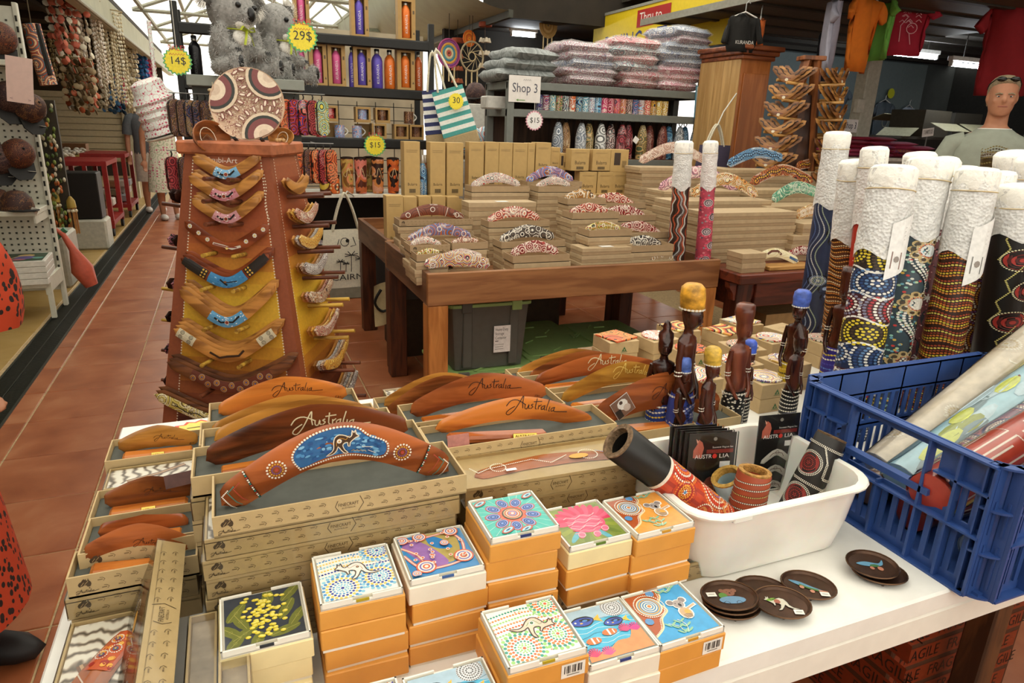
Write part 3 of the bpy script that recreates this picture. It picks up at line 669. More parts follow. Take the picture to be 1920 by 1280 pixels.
K2 = art_kang('#f6f4ea','#3f9a86','#f08a4a','#9ccf7a','#e8663a',('#3a2a22','#f4c9b0','#4f9a6a'),-.5,1)
K3 = art_kang('#f4f0e6','#e8833a','#8fc9e0','#4a6ac0','#3a3f94',('#5a5048','#efe9df','#b98a6a'),0,-1)
STK = [
 ('red_flower',(0.36,0.831,0.86),'ooooo',art_flower,'blue petalled mandala on turquoise tile','#27346e'),
 ('pink',(0.484,0.825,0.824),'coo',art_pink,'pink waratah flower tile','#5c7a2a'),
 ('orange_koala',(0.6,0.819,0.824),'ooo',art_koala('#e8a04a'),'grey koala on orange tile','#c8922a'),
 ('blue_koala',(0.55,0.668,0.752),'oo',art_koala('#3f9fd4'),'grey koala on sky blue tile','#c8922a'),
 ('reef',(0.441,0.668,0.752),'ww',art_fish(True),'reef fish and orange coral tile','#2c3a7a'),
 ('green_kangaroo',(0.324,0.666,0.788),'ooo',K2,'kangaroo among green and orange dots tile','#b09a1e'),
 ('yellow_kangaroo',(0.1184,0.816,0.824),'oooo',K1,'grey kangaroo among blue and yellow dots tile','#b09a1e'),
 ('purple',(0.2392,0.825,0.824),'wooo',art_purple,'purple and blue waterhole dot tile','#3a5f9a'),
 ('wattle',(-0.006,0.815,0.788),'ccc',art_wattle,'yellow wattle blossom on charcoal tile','#2a2f38'),
 ('jellyfish',(.205,.625,0),'oo',art_fish(False),'blue fish and jellyfish tile','#2c3a7a'),
 ('cropped_kangaroo',(.088,.632,0),'oo',K3,'orange and blue dot tile cut by bottom edge','#b09a1e')]
for n,(x,y,_),ks,art,d,notch in STK:
    base = Z0+(.034 if n in ('pink','orange_koala') else 0); N = len(ks); rz = rnd.uniform(-.025,.025)
    for i,k in enumerate(ks):
        z = base+(N-1-i)*CH; loc = (x+(rnd.uniform(-.004,.004) if i else 0),y+(rnd.uniform(-.003,.003) if i else 0),z)
        if i == 0: coaster_open(k,'open %s coaster box showing a %s' % (SLNAME[k],d),loc,rz,art,notch,barcode=n in ('green_kangaroo','blue_koala'))
        else: coaster_closed(k,'closed %s coaster box %s under the %s' % (SLNAME[k],['','directly','second','third','fourth'][i],d),loc,rz+rnd.uniform(-.03,.03))
kbox('flat kraft box lying under the orange koala and waratah coaster stacks',(.575,.858,Z0),.30,.12,.034,top='#7a6a5a')
# ---- main stack of boomerang boxes with the kangaroo boomerang on top
def art_main(a,L,w,half):
    a.poly(spline([(-half*.36,-w*.32),(-half*.36,w*.1),(-half*.2,w*.36),(half*.08,w*.4),(half*.2,w*.2),(half*.36,w*.1),(half*.36,-w*.28),(half*.05,-w*.30),(-half*.2,-w*.34)],4,True),'#2f6ba4').up()
    R = random.Random(5)
    for i in range(90): a.disc(R.uniform(-half*.33,half*.33),R.uniform(-w*.27,w*.28),R.uniform(.002,.006),R.choice(['#4f93c9','#6fb0dc','#1f4f88','#8cc4e6','#2a5c9c']),7,ry=R.uniform(.001,.003)); a.L = 2+i % 6
    a.L = 9; a.dline(spline([(-half*.37,-w*.34),(-half*.37,w*.12),(-half*.2,w*.40),(half*.08,w*.44),(half*.21,w*.24),(half*.37,w*.12),(half*.37,-w*.30),(half*.05,-w*.34),(-half*.2,-w*.38),(-half*.37,-w*.34)],6),'#f4ecd8',.0017,2.5)
    kang(a,.0,.0,.027,.15,'#ecdfc4','#4a3018',1,'#d89a34'); a.up()
    a.line([(half*.17,-w*.08),(half*.26,-w*.05),(half*.23,-w*.16),(half*.3,-w*.2)],.001,'#f4ecd8').line([(half*.09+.003*i,-w*.2+(.0015 if i % 2 else -.001)) for i in range(9)],.0009,'#d9b04a')
    for s in (-1,1):
        x = s*half*.52
        for r,c,n in ((.013,'#f4ecd8',17),(.0092,'#e2b23a',15),(.0062,'#6a4a8a',12)): a.dots(x,0,r,c,.0016 if r > .01 else .0012,n,8)
        a.disc(x,0,.0028,'#b8402a',8)
        P = [(s*half*.72,w*.42),(s*half*.735,0),(s*half*.75,-w*.42)]; a.line(P,.0035,'#1f1a16').up().dline(P,['#f4ecd8','#f4ecd8','#2f8a78','#b8402a'],.0014,2.4); a.L -= 1
        for k,c in ((.80,'#b8402a'),(.85,'#2f8a78'),(.90,'#f4ecd8')):
            a.dline([(s*half*(k-.01),w*.25),(s*half*(k+.05),w*.2),(s*half*(k+.045),-w*.12),(s*half*(k+.03),-w*.28)],c,.0010,2.3)
BX,BY = .122,.952; BW,BD,BH = .366,.125,.0325
names = ['directly under','second below','third below','fourth below','fifth below','sixth below']
for i in range(6):
    z = Z0+(5-i)*BH; kbox('kraft boomerang box %s the open kangaroo boomerang tray' % names[i],(BX-[.012,.018,.016,.02,.006,.0][i],BY,z),BW,BD,BH-.0015,rz=[.0,.006,-.004,.005,0,0][i],inner=zebra if i == 0 else None,top='#8d7a68')
tray('open kraft tray holding the painted kangaroo boomerang',(BX,BY,Z0+6*BH),BW,BD,BH,rz=.008)
australia_boom('glossy boomerang painted with a kangaroo on blue',(0.1196,0.935,0.876,0.347,0.1289,-0.0077),.058,'red',th=.014,e=.6,txt=False,art=art_main,tipw=.72)
# ---- boomerangs standing in trays; each tray sits on its own pile of closed boxes
FB = [
 # label, bm, width, wood, ink, size
 ('dark brown boomerang with cream script behind the kangaroo one',(0.0929,1.075,0.887,0.338,0.0923,0.0209),.062,'dark','#e6d8ae','10"'),
 ('ochre boomerang just behind the dark brown one',(0.0856,1.195,0.865,0.306,0.0744,0.0053),.054,'ochre',None,None),
 ('tan boomerang third behind the kangaroo boomerang',(0.0756,1.31,0.829,0.306,0.077,0.0196),.052,'ochre',None,None),
 ('orange boomerang with black script at back of the middle column',(0.0747,1.48,0.8,0.2835,0.083,0.0368),.056,'orange','#2a150a','12"'),
 ('small dark orange boomerang nearest the aisle at the table back',(-0.1881,1.5,0.732,0.1565,0.0623,-0.0378),.048,'ochre','#2a150a','6"'),
 ('small brown boomerang in the middle of the aisle side column',(-0.1862,1.275,0.731,0.1503,0.0595,-0.0086),.05,'brown','#2a150a',None),
 ('small boomerang half hidden behind the front red brown one',(-0.1755,1.1,0.774,0.1339,0.0372,-0.0543),.046,'red',None,None),
 ('small red brown boomerang in the front tray beside the aisle',(-0.1798,1.04,0.764,0.1431,0.0679,-0.1035),.052,'red','#2a150a',None),
 ('yellow brown boomerang at back left of the right column',(0.455,1.55,0.738,0.2964,0.0884,0.0063),.05,'ochre',None,None),
 ('brown boomerang second from back in the right column',(0.435,1.45,0.752,0.2894,0.1047,-0.0),.052,'brown',None,None),
 ('wide red brown boomerang with black script in an open tray',(0.487,1.33,0.807,0.336,0.0938,0.0155),.062,'red','#2a150a','12"'),
 ('bright orange boomerang with black script behind the clear box',(0.492,1.13,0.843,0.353,0.0793,-0.1045),.046,'orange','#2a150a','12"'),
 ('furthest ochre boomerang of the far right row',(0.918,1.72,0.71,0.366,0.0821,-0.0047),.05,'ochre',None,None),
 ('brown boomerang second in the far right row',(0.919,1.64,0.728,0.359,0.0835,-0.0134),.05,'brown',None,None),
 ('red boomerang with cream script in the far right row',(0.907,1.53,0.759,0.401,0.0809,-0.0029),.056,'red','#e6d8ae',None),
 ('yellow boomerang with gold script in the far right row',(0.896,1.39,0.761,0.356,0.1048,-0.0122),.054,'yellow','#f0cf6a',None),
 ('big plain red boomerang with a photo sticker behind the figures',(0.895,1.22,0.765,0.355,0.1323,-0.0641),.085,'red','#4a2415',None)]
for i,(lb,bm,w,wd,ink,sz) in enumerate(FB):
    cx,y,z,L,H,roll = bm; short = lb.split(' boomerang')[0]
    n = max(0,int((z-.010-Z0)/BH)); zb = z-.012; d = .108 if i not in (7,) else .07
    tw = L+.03; ty = y-.012
    tray('open kraft tray under the %s' % lb.replace(' in an open tray','').replace(' in the front tray',''),(cx,ty,zb),tw,min(d,.105),.034,group='open kraft boomerang trays on the white table',prt=i in (6,7,10,11))
    hh = (zb-Z0)
    if hh > .02:
        n = max(1,round(hh/.036))
        for k in range(n): kbox('kraft box %s tray of the %s' % (['directly under','second under','third under','fourth under','fifth under','sixth under'][k],' '.join(lb.split()[:8])),(cx+rnd.uniform(-.006,.006),ty,Z0+hh*(n-1-k)/n),tw,min(d,.105),hh/n-.001,prt=k == 0 and i in (6,7,11),clear=k == 0,inner=zebra if i in (4,5,6) else None)
    b = australia_boom(lb,bm,w,wd,ink or '#2a150a',txt=ink is not None,size=sz,plq=i in (4,5,7,10,11),sx=.01)
    if i == 16:
        s = one(box(0,0,0,.05,.0006,.05),'photo_sticker',M('#d8d0c8',.4),b,loc=(-L*.31,-.008,H*.42),rot=(0,-.65,0))
        Art().rect(-.024,-.024,.024,.024,'#7a5a4a').up().disc(.002,.006,.014,'#e8e2da',10).disc(.008,-.008,.01,'#c9b8ac',8).up().rect(-.023,-.023,-.008,0,'#2c2622').disc(0,.012,.005,'#4a3a34',6).build('printed_photo',s,FRONT(-.0003))
# clear-lidded painted boomerang box in front of the orange one
def painted_inner(t,w,d,h):
    one(box(0,0,h*.8,w-.008,d-.008,.002),'card_insert',M('#8d8a86',.4,var=.4,scale=18),t)
    vf,mp,half = blade(w*.86,.055,.042,.01,.8,.7); one(vf,'boxed_boomerang',wood('red'),t,smooth=50,loc=(0,-.03,h*.84),rot=(-pi/2+.05,0,0))
    a = Art(); a.dots(-.1,0,.014,'#f4ecd8',.0014).dots(.08,.002,.018,'#f4ecd8',.0014).dline([(-.15,.01),(-.14,-.01),(-.12,.0),(-.03,.012),(.0,-.01),(.04,.01)],'#f4ecd8',.0014).disc(.06,0,.02,'#d9a040',12,ry=.009).up().rect(-.09,-.018,-.07,-.01,'#f6f4ee').dline([(.1,.01),(.13,-.012)],'#5f86c9',.0013)
    a.build('painted_design',t,lambda x,y,o: (x,-.005+y,h*.86+.006+o))
kbox('clear lidded box with a white dotted boomerang inside',(.503,1.005,Z0+.128),.352,.115,.036,inner=painted_inner,rz=-.03)
for k in range(4): kbox('kraft box %s the clear box with a dotted boomerang' % names[k],(.503+[.035,.01,.02,.01][k],1.005,Z0+.032*(3-k)),.352,.115,.031,rz=-.03)
def qr_card(loc,rot,w,h,label,c='#b4766a'):
    o = tag(one(box(0,0,0,w,.001,h),'paper_tag',M(c,.5,var=.25,scale=60),None,loc=loc,rot=rot),label,'card'); return o
qr_card((.352,1.075,.866),(-.25,0,.02),.042,.036,'pink paper tag leaning on the bright orange boomerang')
qr_card((-.118,1.225,.80),(-.4,-.1,0),.07,.024,'brown paper tag across the small brown boomerang','#5e3c34')
tag(Art().poly([(.075*cos(i*pi/14)*(1 if i % 2 else .82),.06*sin(i*pi/14)*(1 if i % 2 else .82)) for i in range(28)],'#e8553a').up().poly([(.062*cos(i*pi/14)*(1 if i % 2 else .84),.05*sin(i*pi/14)*(1 if i % 2 else .84)) for i in range(28)],'#f6e06a').up().line([(-.03,.012),(.035,.016)],.003,'#4a4030').build('starburst_card',None,TOP(0),lay=.0008),'yellow and red starburst price card lying behind small boomerang','sign').location = (-.115,1.66,.70)
bx = kbox('flat marbled box at the back left corner of the white table',(-.02,1.62,Z0),.17,.11,.03,inner=zebra,prt=False)
kbox('flat marbled box lying between two aisle side boomerangs',(-.18,1.385,Z0+.03),.185,.085,.03,inner=zebra,prt=False)
kbox('lowest flat box under the marbled box beside the aisle',(-.18,1.385,Z0),.185,.085,.029,prt=False)
kbox('marbled box lying at the back of the right column',(.45,1.70,Z0),.2,.1,.034,inner=zebra,prt=False)
# bottom-left: long clear box pointing at the viewer, and a box stood on edge beside it
def fire_inner(t,w,d,h):
    zebra(t,w,d,h)
    vf,mp,half = blade(w*.8,.10,.05,.012,.8,.8); o = one(vf,'boxed_boomerang',wood('red'),t,smooth=50,loc=(0,-.045,h*.9),rot=(-pi/2,0,0))
    a = Art(); a.band(half*.45,half*.93,-.018,.018,'#c9541f').up()
    for i in range(26): a.disc(rnd.uniform(half*.48,half*.9),rnd.uniform(-.015,.015),.004,rnd.choice(['#e8902a','#a8281a','#f0b040']),6)
    a.up()
    for x,y in ((half*.82,.008),(half*.7,-.002),(half*.62,.01)): a.disc(x,y,.004,'#5a5a7a',8).dots(x,y,.0075,'#f4ecd8',.0011); a.up().disc(x,y,.0015,'#e8c04a',6); a.L -= 1
    a.dline([(half*.4,.02),(half*.2,-.01),(0,.015),(-half*.2,-.012)],'#f4ecd8',.0011)
    a.build('painted_design',o,mp)
kbox('long clear box with a fire coloured boomerang, bottom left corner',(-.203,.80,Z0),.36,.125,.04,rz=pi/2,inner=fire_inner,prt=False)
t = kbox('kraft boomerang box stood on its long edge beside the aisle boxes',(-.083,.845,Z0+.012),.34,.13,.04,prt=True,inner=painted_inner)
t.matrix_world = Matrix.Translation((-.135,.835,Z0+.062)) @ Matrix.Rotation(pi/2,4,'Z') @ Matrix.Rotation(radians(-66),4,'X')
for i,x in enumerate((-.045,-.085)): kbox('kraft box stood on edge left of the wattle coasters, %s one' % ['right','left'][i],(x,.735,Z0),.30,.036,.10-.02*i,rz=pi/2,clear=True)

wt2 = T('side_table','narrow brown table behind the kraft coaster sets','table',(2.0,1.905,0)); WT2 = WOOD('#8a6a44','#6a4e30',4,0,.5)
one(box(0,0,Z0-.02,1.8,.24,.04,.004),'table_top',WT2,wt2)
for x,y in ((-.85,.08),(.85,.08),(-.85,-.08),(.85,-.08)): one(box(x,y,.32,.05,.05,.64,.004),'leg',WT2,wt2)
# ---- white plastic tub
def rloft(secs,n=5):
    v = []; f = []
    for w,d,r,z,ox,oy in secs:
        for x,y in rrect(w,d,r,n): v.append((x+ox,y+oy,z))
    m = 4*(n+1)
    for j in range(len(secs)-1):
        for i in range(m): k = (i+1) % m; f.append((j*m+i,j*m+k,(j+1)*m+k,(j+1)*m+i))
    return v,f,m
tub = T('plastic_tub','white translucent plastic tub holding small didgeridoos and magnet cards','tub',(.868,.905,Z0))
v,f,m = rloft([(.33,.22,.05,0,0,0),(.35,.24,.055,.004,0,0),(.372,.262,.06,.06,0,0),(.388,.276,.06,.135,0,0),(.412,.30,.065,.137,0,0),(.414,.302,.065,.141,0,0),(.41,.298,.065,.144,0,0),(.384,.272,.06,.144,0,0),(.378,.266,.06,.130,0,0),(.364,.254,.058,.06,0,0),(.342,.232,.05,.008,0,0)])
f.append(tuple(range(m))[::-1]); f.append(tuple(10*m+i for i in range(m)))
def tubmat():
    mm,t,b = nt('milky_plastic'); b.inputs['Base Color'].default_value = (*lin('#eeeae0'),1); b.inputs['Roughness'].default_value = .25; b.inputs['Subsurface Weight'].default_value = .25; b.inputs['Subsurface Scale'].default_value = .02
    n = node(t,'ShaderNodeTexNoise',i_Scale=12.0); t.links.new(coords(t),n.inputs[0]); r = ramp(t,[(.3,'#e6e1d6'),(.7,'#f2eee6')]); t.links.new(n.outputs[0],r.inputs[0]); t.links.new(r.outputs[0],b.inputs['Base Color']); return mm
MILK = tubmat(); one((v,f),'tub_body',MILK,tub,smooth=40)
for s in (-1,1): one(box(s*.207,0,.118,.006,.12,.03,.002),'handle',MILK,tub)
one(box(-.12,-.147,.137,.04,.008,.012,.002),'rim_tab',MILK,tub)
# ---- tubes with dot paintings
def aligned(p0,p1):
    p0,p1 = Vector(p0),Vector(p1); z = (p1-p0).normalized(); y = Vector((0,1,0)); x = y.cross(z).normalized(); y = z.cross(x)
    m = Matrix.Identity(4)
    for i in range(3): m[i][0],m[i][1],m[i][2],m[i][3] = x[i],y[i],z[i],p0[i]
    return m,(p1-p0).length
def stick_thing(name,label,cat,p0,p1,group):
    m,L = aligned(p0,p1); t = T(name,label,cat,group=group); t.matrix_world = m; return t,L
def on_tube(r,roll=0): return lambda x,y,o: ((r(y)+o)*sin(x/.03+roll),-(r(y)+o)*cos(x/.03+roll),y)
def rings_field(a,cs,R,cols,d,half,y0,y1):
    for cx,cy in cs:
        n = int(R/(d*2.3))
        for i in range(1,n):
            rr = i*d*2.3; k = max(4,int(2*pi*rr/(d*2.5)))
            for j in range(k):
                g = 2*pi*j/k; x,y = cx+rr*cos(g),cy+rr*sin(g)
                if abs(x) < half and y0 < y < y1: a.disc(x,y,d,cols[(i-1) % len(cols)],6)
        a.disc(cx,cy,d*1.6,cols[-1],7)
def hollow(prof_out,rin,depth,n=22):
    P = list(prof_out); top = P[-1]; P2 = P+[(rin,top[1]),(rin*.96,top[1]-depth)]
    return lathe(P2,n)
def small_tube(label,p0,p1,r0,r1,body,art,rimc='#8a6a42',roll=0):
    t,L = stick_thing('small_didgeridoo',label,'didgeridoo',p0,p1,'small didgeridoos in the white tub')
    r = lambda y: r0+(r1-r0)*y/L
    one(hollow([(r0,0),(r(L*.5),L*.5),(r1,L-.004),(r1-.003,L)],r1*.72,.05),'tube',body,t,smooth=40)
    one(lathe([(r1*.96,L-.003),(r1*.98,L+.001),(r1*.72,L+.0015),(r1*.70,L-.012)],22,cap=False),'mouth_rim',M(rimc,.7,var=.4,scale=120,bmp=.5),t,smooth=40)
    a = Art(); art(a,L); a.build('painted_design',t,on_tube(r,roll),lay=.0002); return t
def art_fire(a,L):
    H = .075; a.poly([(-H+.15*H*i,0) for i in range(14)]+[(H-.15*H*i,L*.62) for i in range(14)],'#c8461f')
    a.P = []
    for i in range(24):
        x0,x1 = -H+2*H*i/24,-H+2*H*(i+1)/24
        for j in range(8): a.poly([(x0,L*.62*j/8),(x1,L*.62*j/8),(x1,L*.62*(j+1)/8),(x0,L*.62*(j+1)/8)],'#c8441f' if (i+j) % 3 else '#a8331f')
        a.poly([(x0,L*.62),(x1,L*.62),(x1,L*.645),(x0,L*.645)],'#e9dfce')
    a.up(); rings_field(a,[(-.04,L*.12),(.05,L*.2),(-.055,L*.4),(.05,L*.54)],.05,['#f4ecd8','#ec8a3e','#f4b840','#8a7ab0','#ec8a3e','#f4ecd8','#d8402a'],.0021,H,0,L*.61)
    a.up()
    for cy in (L*.46,):
        a.disc(.0,cy,.022,'#8f1a1a',16,ry=.026).up(); rings_field(a,[(.0,cy)],.024,['#f4ecd8','#f0b03a','#f0b03a','#a81f2a','#e8803a'],.0016,H,0,L*.6); a.up().disc(0,cy,.003,'#5f86b0',8)
    for cx,cy in ((-.012,L*.24),(.022,L*.1)): a.disc(cx,cy,.016,'#d98a4a',14,ry=.009,rot=.8).dots(cx,cy,.019,'#f4ecd8',.0015)
small_tube('orange dotted didgeridoo with black mouth lying across the tub',(.80,.865,.742),(0.582,0.9,0.919),.031,.0345,M('#1d1b18',.4),art_fire,'#7a6248')
def art_stripe(a,L):
    H = .085
    for j in range(9):
        y = L*(.05+.1*j); P = [(-H+2*H*i/26,y+.012*abs(((i+8) % 26)/13-1)) for i in range(27)]
        a.line(P,.003,'#2a1510').up().dline(P,'#f2ead6' if j % 3 else '#e0c070',.0013,2.6); a.L -= 1
small_tube('brick red didgeridoo with white dotted stripes standing in the tub',(.852,.862,.70),(0.866,0.865,0.83),.036,.031,M('#9a4426',.5,var=.15),art_stripe,'#a5793a')
def art_seablue(a,L):
    rings_field(a,[(-.02,L*.7),(.03,L*.5),(-.04,L*.3)],.03,['#4f86b8','#e8d860','#f2eee0'],.003,.08,0,L*.95)
small_tube('pale blue and yellow didgeridoo leaning behind the brick red one',(.90,.90,.70),(0.841,0.91,0.799),.030,.031,M('#a9c4c9',.4,var=.3,scale=25),art_seablue,'#b08a3e',roll=.5)
def art_blackred(a,L):
    H = .085
    for j,(x,y) in enumerate(((-.045,L*.62),(-.04,L*.22),(.045,L*.55),(.02,L*.3),(.01,-.0))):
        a.disc(x,y,.02,'#8f2a24',16,ry=.022).up(); rings_field(a,[(x,y)],.02,['#a83a30','#6a1c18'],.0013,H,0,L); a.up().dots(x,y,.0225,'#e9e2d0',.0012).dots(x,y,.0255,'#e9e2d0',.0012)
    for P in ([(-.03,L*.86),(-.015,L*.7),(-.012,L*.52),(.01,L*.52),(.014,L*.8)],[(-.06,L*.42),(0,L*.4),(.06,L*.44)],[(-.08,L*.88),(0,L*.86),(.08,L*.88)]): a.dline(P,'#e9e2d0',.0012).dline([(x+.003,y-.003) for x,y in P],'#e9e2d0',.0012)
small_tube('black didgeridoo with red discs at the right of the tub',(1.005,.885,.70),(1.078,0.89,0.858),.033,.030,M('#211d1a',.45),art_blackred,'#6a5238')
# ---- magnet cards
def card(label,loc,rz,rx,kind):
    t = T('magnet_card',label,'card',loc,rz,'hanging souvenir magnet cards in the tub',rx=rx); w,h = .1,.17
    one(box(0,0,h/2,w,.0016,h),'backing_card',M('#161413',.3),t)
    a = Art(0,0,1); a.disc(.005,h-.012,.004,'#8c8880',8).poly([(-.04,h-.05),(-.022,h-.05),(-.018,h-.03),(-.022,h-.018),(-.03,h-.012),(-.033,h-.022),(-.04,h-.034)],'#b8604a').poly([(-.033,h-.02),(-.036,h-.01),(-.03,h-.016)],'#d9a088').rect(-.012,h-.042,.045,h-.034,'#7a1f14')
    a.up().text('AUSTR',-.018,h-.052,.0082,'#f2efe8',w=.036).disc(.006,h-.048,.005,'#d8332a',10).text('LIA',.026,h-.052,.0082,'#f2efe8',w=.022).text('Souvenir Magnet Set',.022,h-.031,.0035,'#e8e4dc',w=.044).rect(.018,h-.072,.04,h-.06,'#f2f0ea')
    a.build('printed_header',t,FRONT(-.0008))
    if kind == 'b':
        for j in range(3):
            vf,mp,half = blade(.075,.036,.015,.003,.25,.75,N=14); b = one(vf,'boomerang_magnet',M('#c4c0b4',.35,.1),t,smooth=50,loc=(0,-.0035,h-.112-.036*j))
            Art().ring(0,0,.004,.0008,'#3a2a24',10).line([(-.02,0),(-.01,.002),(.0,0),(.012,.002),(.02,-.002)],.0012,'#5a2c20').build('etched_design',b,mp)
    else:
        P = [(x*.036,y*.03) for x,y in AUS]; b = one(prism([(x-.03,y) for x,y in [(p[0]*1.7,p[1]*1.7) for p in P]],0,.003),'map_magnet',M('#a8523a',.4),t,loc=(0,-.001,h-.14),m=XZ)
        Art().ring(-.0,.022,.009,.001,'#e8c07a',12).line([(-.02,.012),(-.006,.03),(.012,.016),(.022,.034)],.001,'#e8c07a').build('etched_design',b,FRONT(-.003))
    one(box(0,-.0022,h/2,w+.004,.006,h+.004),'clear_sleeve',CLEAR('#ffffff',.04,.05),t); return t
card('black magnet card with three grey boomerang magnets',(1.024,0.97,0.869)[:2]+(.705,),-.12,-.06,'b')
card('front black magnet card with a red map magnet',(.835,.945,.70),-.2,-.08,'m')
for i in range(4): card('black magnet card %s behind the red map magnet card' % ['first','second','third','fourth'][i],(.832-.004*i,.957+.011*i,.70),-.2,-.06,'m')
# ---- oval metal dishes
DM = M('#4a3426',.35,.55,var=.25,scale=40); DR = M('#5e4430',.3,.8)
def dish(label,loc,rz,art,tilt=(0,0),price=None):
    t = T('oval_dish',label,'dish',loc,rz,'small oval metal animal dishes'); t.rotation_euler = (tilt[0],tilt[1],rz)
    one(lathe([(.03,.003),(.041,.004),(.0475,.009),(.0475,.0105),(.0455,.0105),(.041,.0065),(.01,.0055)],30,sx=1,sy=.78),'dish_body',DM,t,smooth=40)
    one(([p for k in range(30) for p in [(.0472*cos(2*pi*k/30),.0368*sin(2*pi*k/30),.0095)]],[]),'x',DM) if 0 else None
    one(tube([(.0465*cos(2*pi*k/30),.0363*sin(2*pi*k/30),.0103) for k in range(31)],.0016,5,cap=False),'dish_rim',DR,t,smooth=60)
    for k in range(3): g = 2*pi*k/3+.4; one(ball((.034*cos(g),.026*sin(g),.0015),.0032,8,6),'foot',DR,t,smooth=60)
    if art:
        a = Art(0,0,.03); art(a); a.build('enamel_animal',t,TOP(.0062),lay=.0001)
    if price: Art().rect(price[0]-.008,price[1]-.005,price[0]+.008,price[1]+.005,'#efece2').up().line([(price[0]-.005,price[1]),(price[0]+.005,price[1])],.0012,'#6a665e').build('price_sticker',t,TOP(.0072))
    return t
def d_koala(a): a.disc(.1,.35,.35,'#8a5a44',12,ry=.3).disc(-.25,.5,.16,'#8a5a44',8).disc(.45,.5,.16,'#8a5a44',8).disc(-.3,.1,.25,'#5a8a3a',10).disc(.1,-.25,.75,'#6a94b4',14,ry=.3).up().disc(.15,.3,.06,'#2a1a14',6).disc(.02,.42,.03,'#2a1a14',6).disc(.3,.42,.03,'#2a1a14',6).dots(-.3,-.5,.15,'#241a14',.03).dots(.4,-.5,.15,'#241a14',.03)
def d_kang(a): a.poly([(x*.95,y*.8) for x,y in [(-p[0],p[1]) for p in KANG]],'#cfc9b6').up().disc(-.5,.28,.3,'#7aa83a',10,ry=.1,rot=.3).disc(-.2,.15,.18,'#a8604a',8).line([(p[0]*-.95,p[1]*.8) for p in KANG],.04,'#241a14')
def d_croc(a): a.poly(spline([(-1.0,.45),(-.4,.35),(.2,0),(.9,-.35),(.4,-.3),(-.2,-.1),(-.7,.15)],4,True),'#5f93b0').up().line([(-.5,.1),(0,-.15),(.5,-.3)],.14,'#4f7a3a').disc(-.4,-.1,.14,'#c08468',8).disc(.1,-.4,.14,'#c08468',8).line([(.5,-.28),(1.0,-.38)],.12,'#c08468')
def d_platy(a): a.poly(spline([(-.9,.2),(-.3,.35),(.5,.2),(.9,.5),(.7,.05),(.1,-.05),(-.5,0)],4,True),'#5f93b0').up().disc(.15,0,.3,'#3f6a3a',10,ry=.12).disc(-.1,-.2,.14,'#b0745a',8).disc(.4,-.25,.18,'#b0745a',8)
for i in range(3): dish(['dark oval dish with a brown koala, top of three','middle oval dish under the brown koala one','lowest oval dish under the brown koala one'][i],(.701+.004*i,.712,Z0+.0205-.0102*i),-.28,d_koala if i == 0 else None,price=(-.028,.006) if i == 0 else None)
dish('oval dish tucked behind the white kangaroo dish',(.782,.725,Z0),-.3,None)
dish('dark oval dish with a white kangaroo figure',(.786,.682,Z0+.007),-.42,d_kang,(.08,0),(.022,-.018))
dish('dark oval dish with a blue green crocodile figure',(.868,.706,Z0+.002),-.42,d_croc,(.04,.05),(.022,-.018))
dish('lower oval dish under the tilted platypus dish',(1.022,.692,Z0),-.45,None)
dish('tilted dark oval dish with a blue platypus by the crate',(1.012,.702,Z0+.012),-.3,d_platy,(.1,.05))
# ---- blue plastic crate
CW,CD,CH2 = .62,.46,.25
BL = M('#2f4c88',.4,var=.1,scale=15)
cr = T('plastic_crate','blue slotted plastic crate full of wrapped didgeridoos','crate',(1.118+CW/2,.572+CD/2,Z0),-.0)
def crate_wall(name,L,m,handle=False):
    mb = MB(); t = .004
    def b(x0,x1,z0,z1,d=t,y=0): mb.add(box((x0+x1)/2,y-d/2+t/2,(z0+z1)/2,x1-x0,d,z1-z0),None,m)
    h = L/2-.03
    b(-h,h,0,.02); b(-h,h,.102,.122); b(-h,h,.185,.25) if not handle else (b(-h,-.1,.185,.25),b(.1,h,.185,.25),b(-.1,h*0+.1,.228,.25))
    n = int(2*h/.023); bays = [-h,-h*.42,h*.42,h]
    for i in range(n+1):
        x = -h+2*h*i/n; b(x-.0055,x+.0055,.02,.102)
        if not (handle and abs(x) < .095): b(x-.0055,x+.0055,.122,.185)
    if handle: b(-.1,.1,.14,.152,.018)
    for x in bays+[-h*.71,h*.71,0]:
        if handle and x == 0: b(-.0025,.0025,0,.122,.018)
        else: b(x-.0025,x+.0025,0,.245,.018)
    for z in (.002,.112,.192,.247):
        if handle and z == .192: b(-h,-.1,z-.002,z+.002,.018); b(.1,h,z-.002,z+.002,.018)
        else: b(-h,h,z-.002,z+.002,.02)
    return mb.build(name,BL,cr)
crate_wall('side_wall',CD,Matrix.Translation((-CW/2+.012,0,0)) @ Matrix.Rotation(-pi/2,4,'Z'),True)
crate_wall('side_wall',CD,Matrix.Translation((CW/2-.012,0,0)) @ Matrix.Rotation(pi/2,4,'Z'),True)
crate_wall('end_wall',CW,Matrix.Translation((0,-CD/2+.012,0)))
crate_wall('end_wall',CW,Matrix.Translation((0,CD/2-.012,0)) @ Matrix.Rotation(pi,4,'Z'))
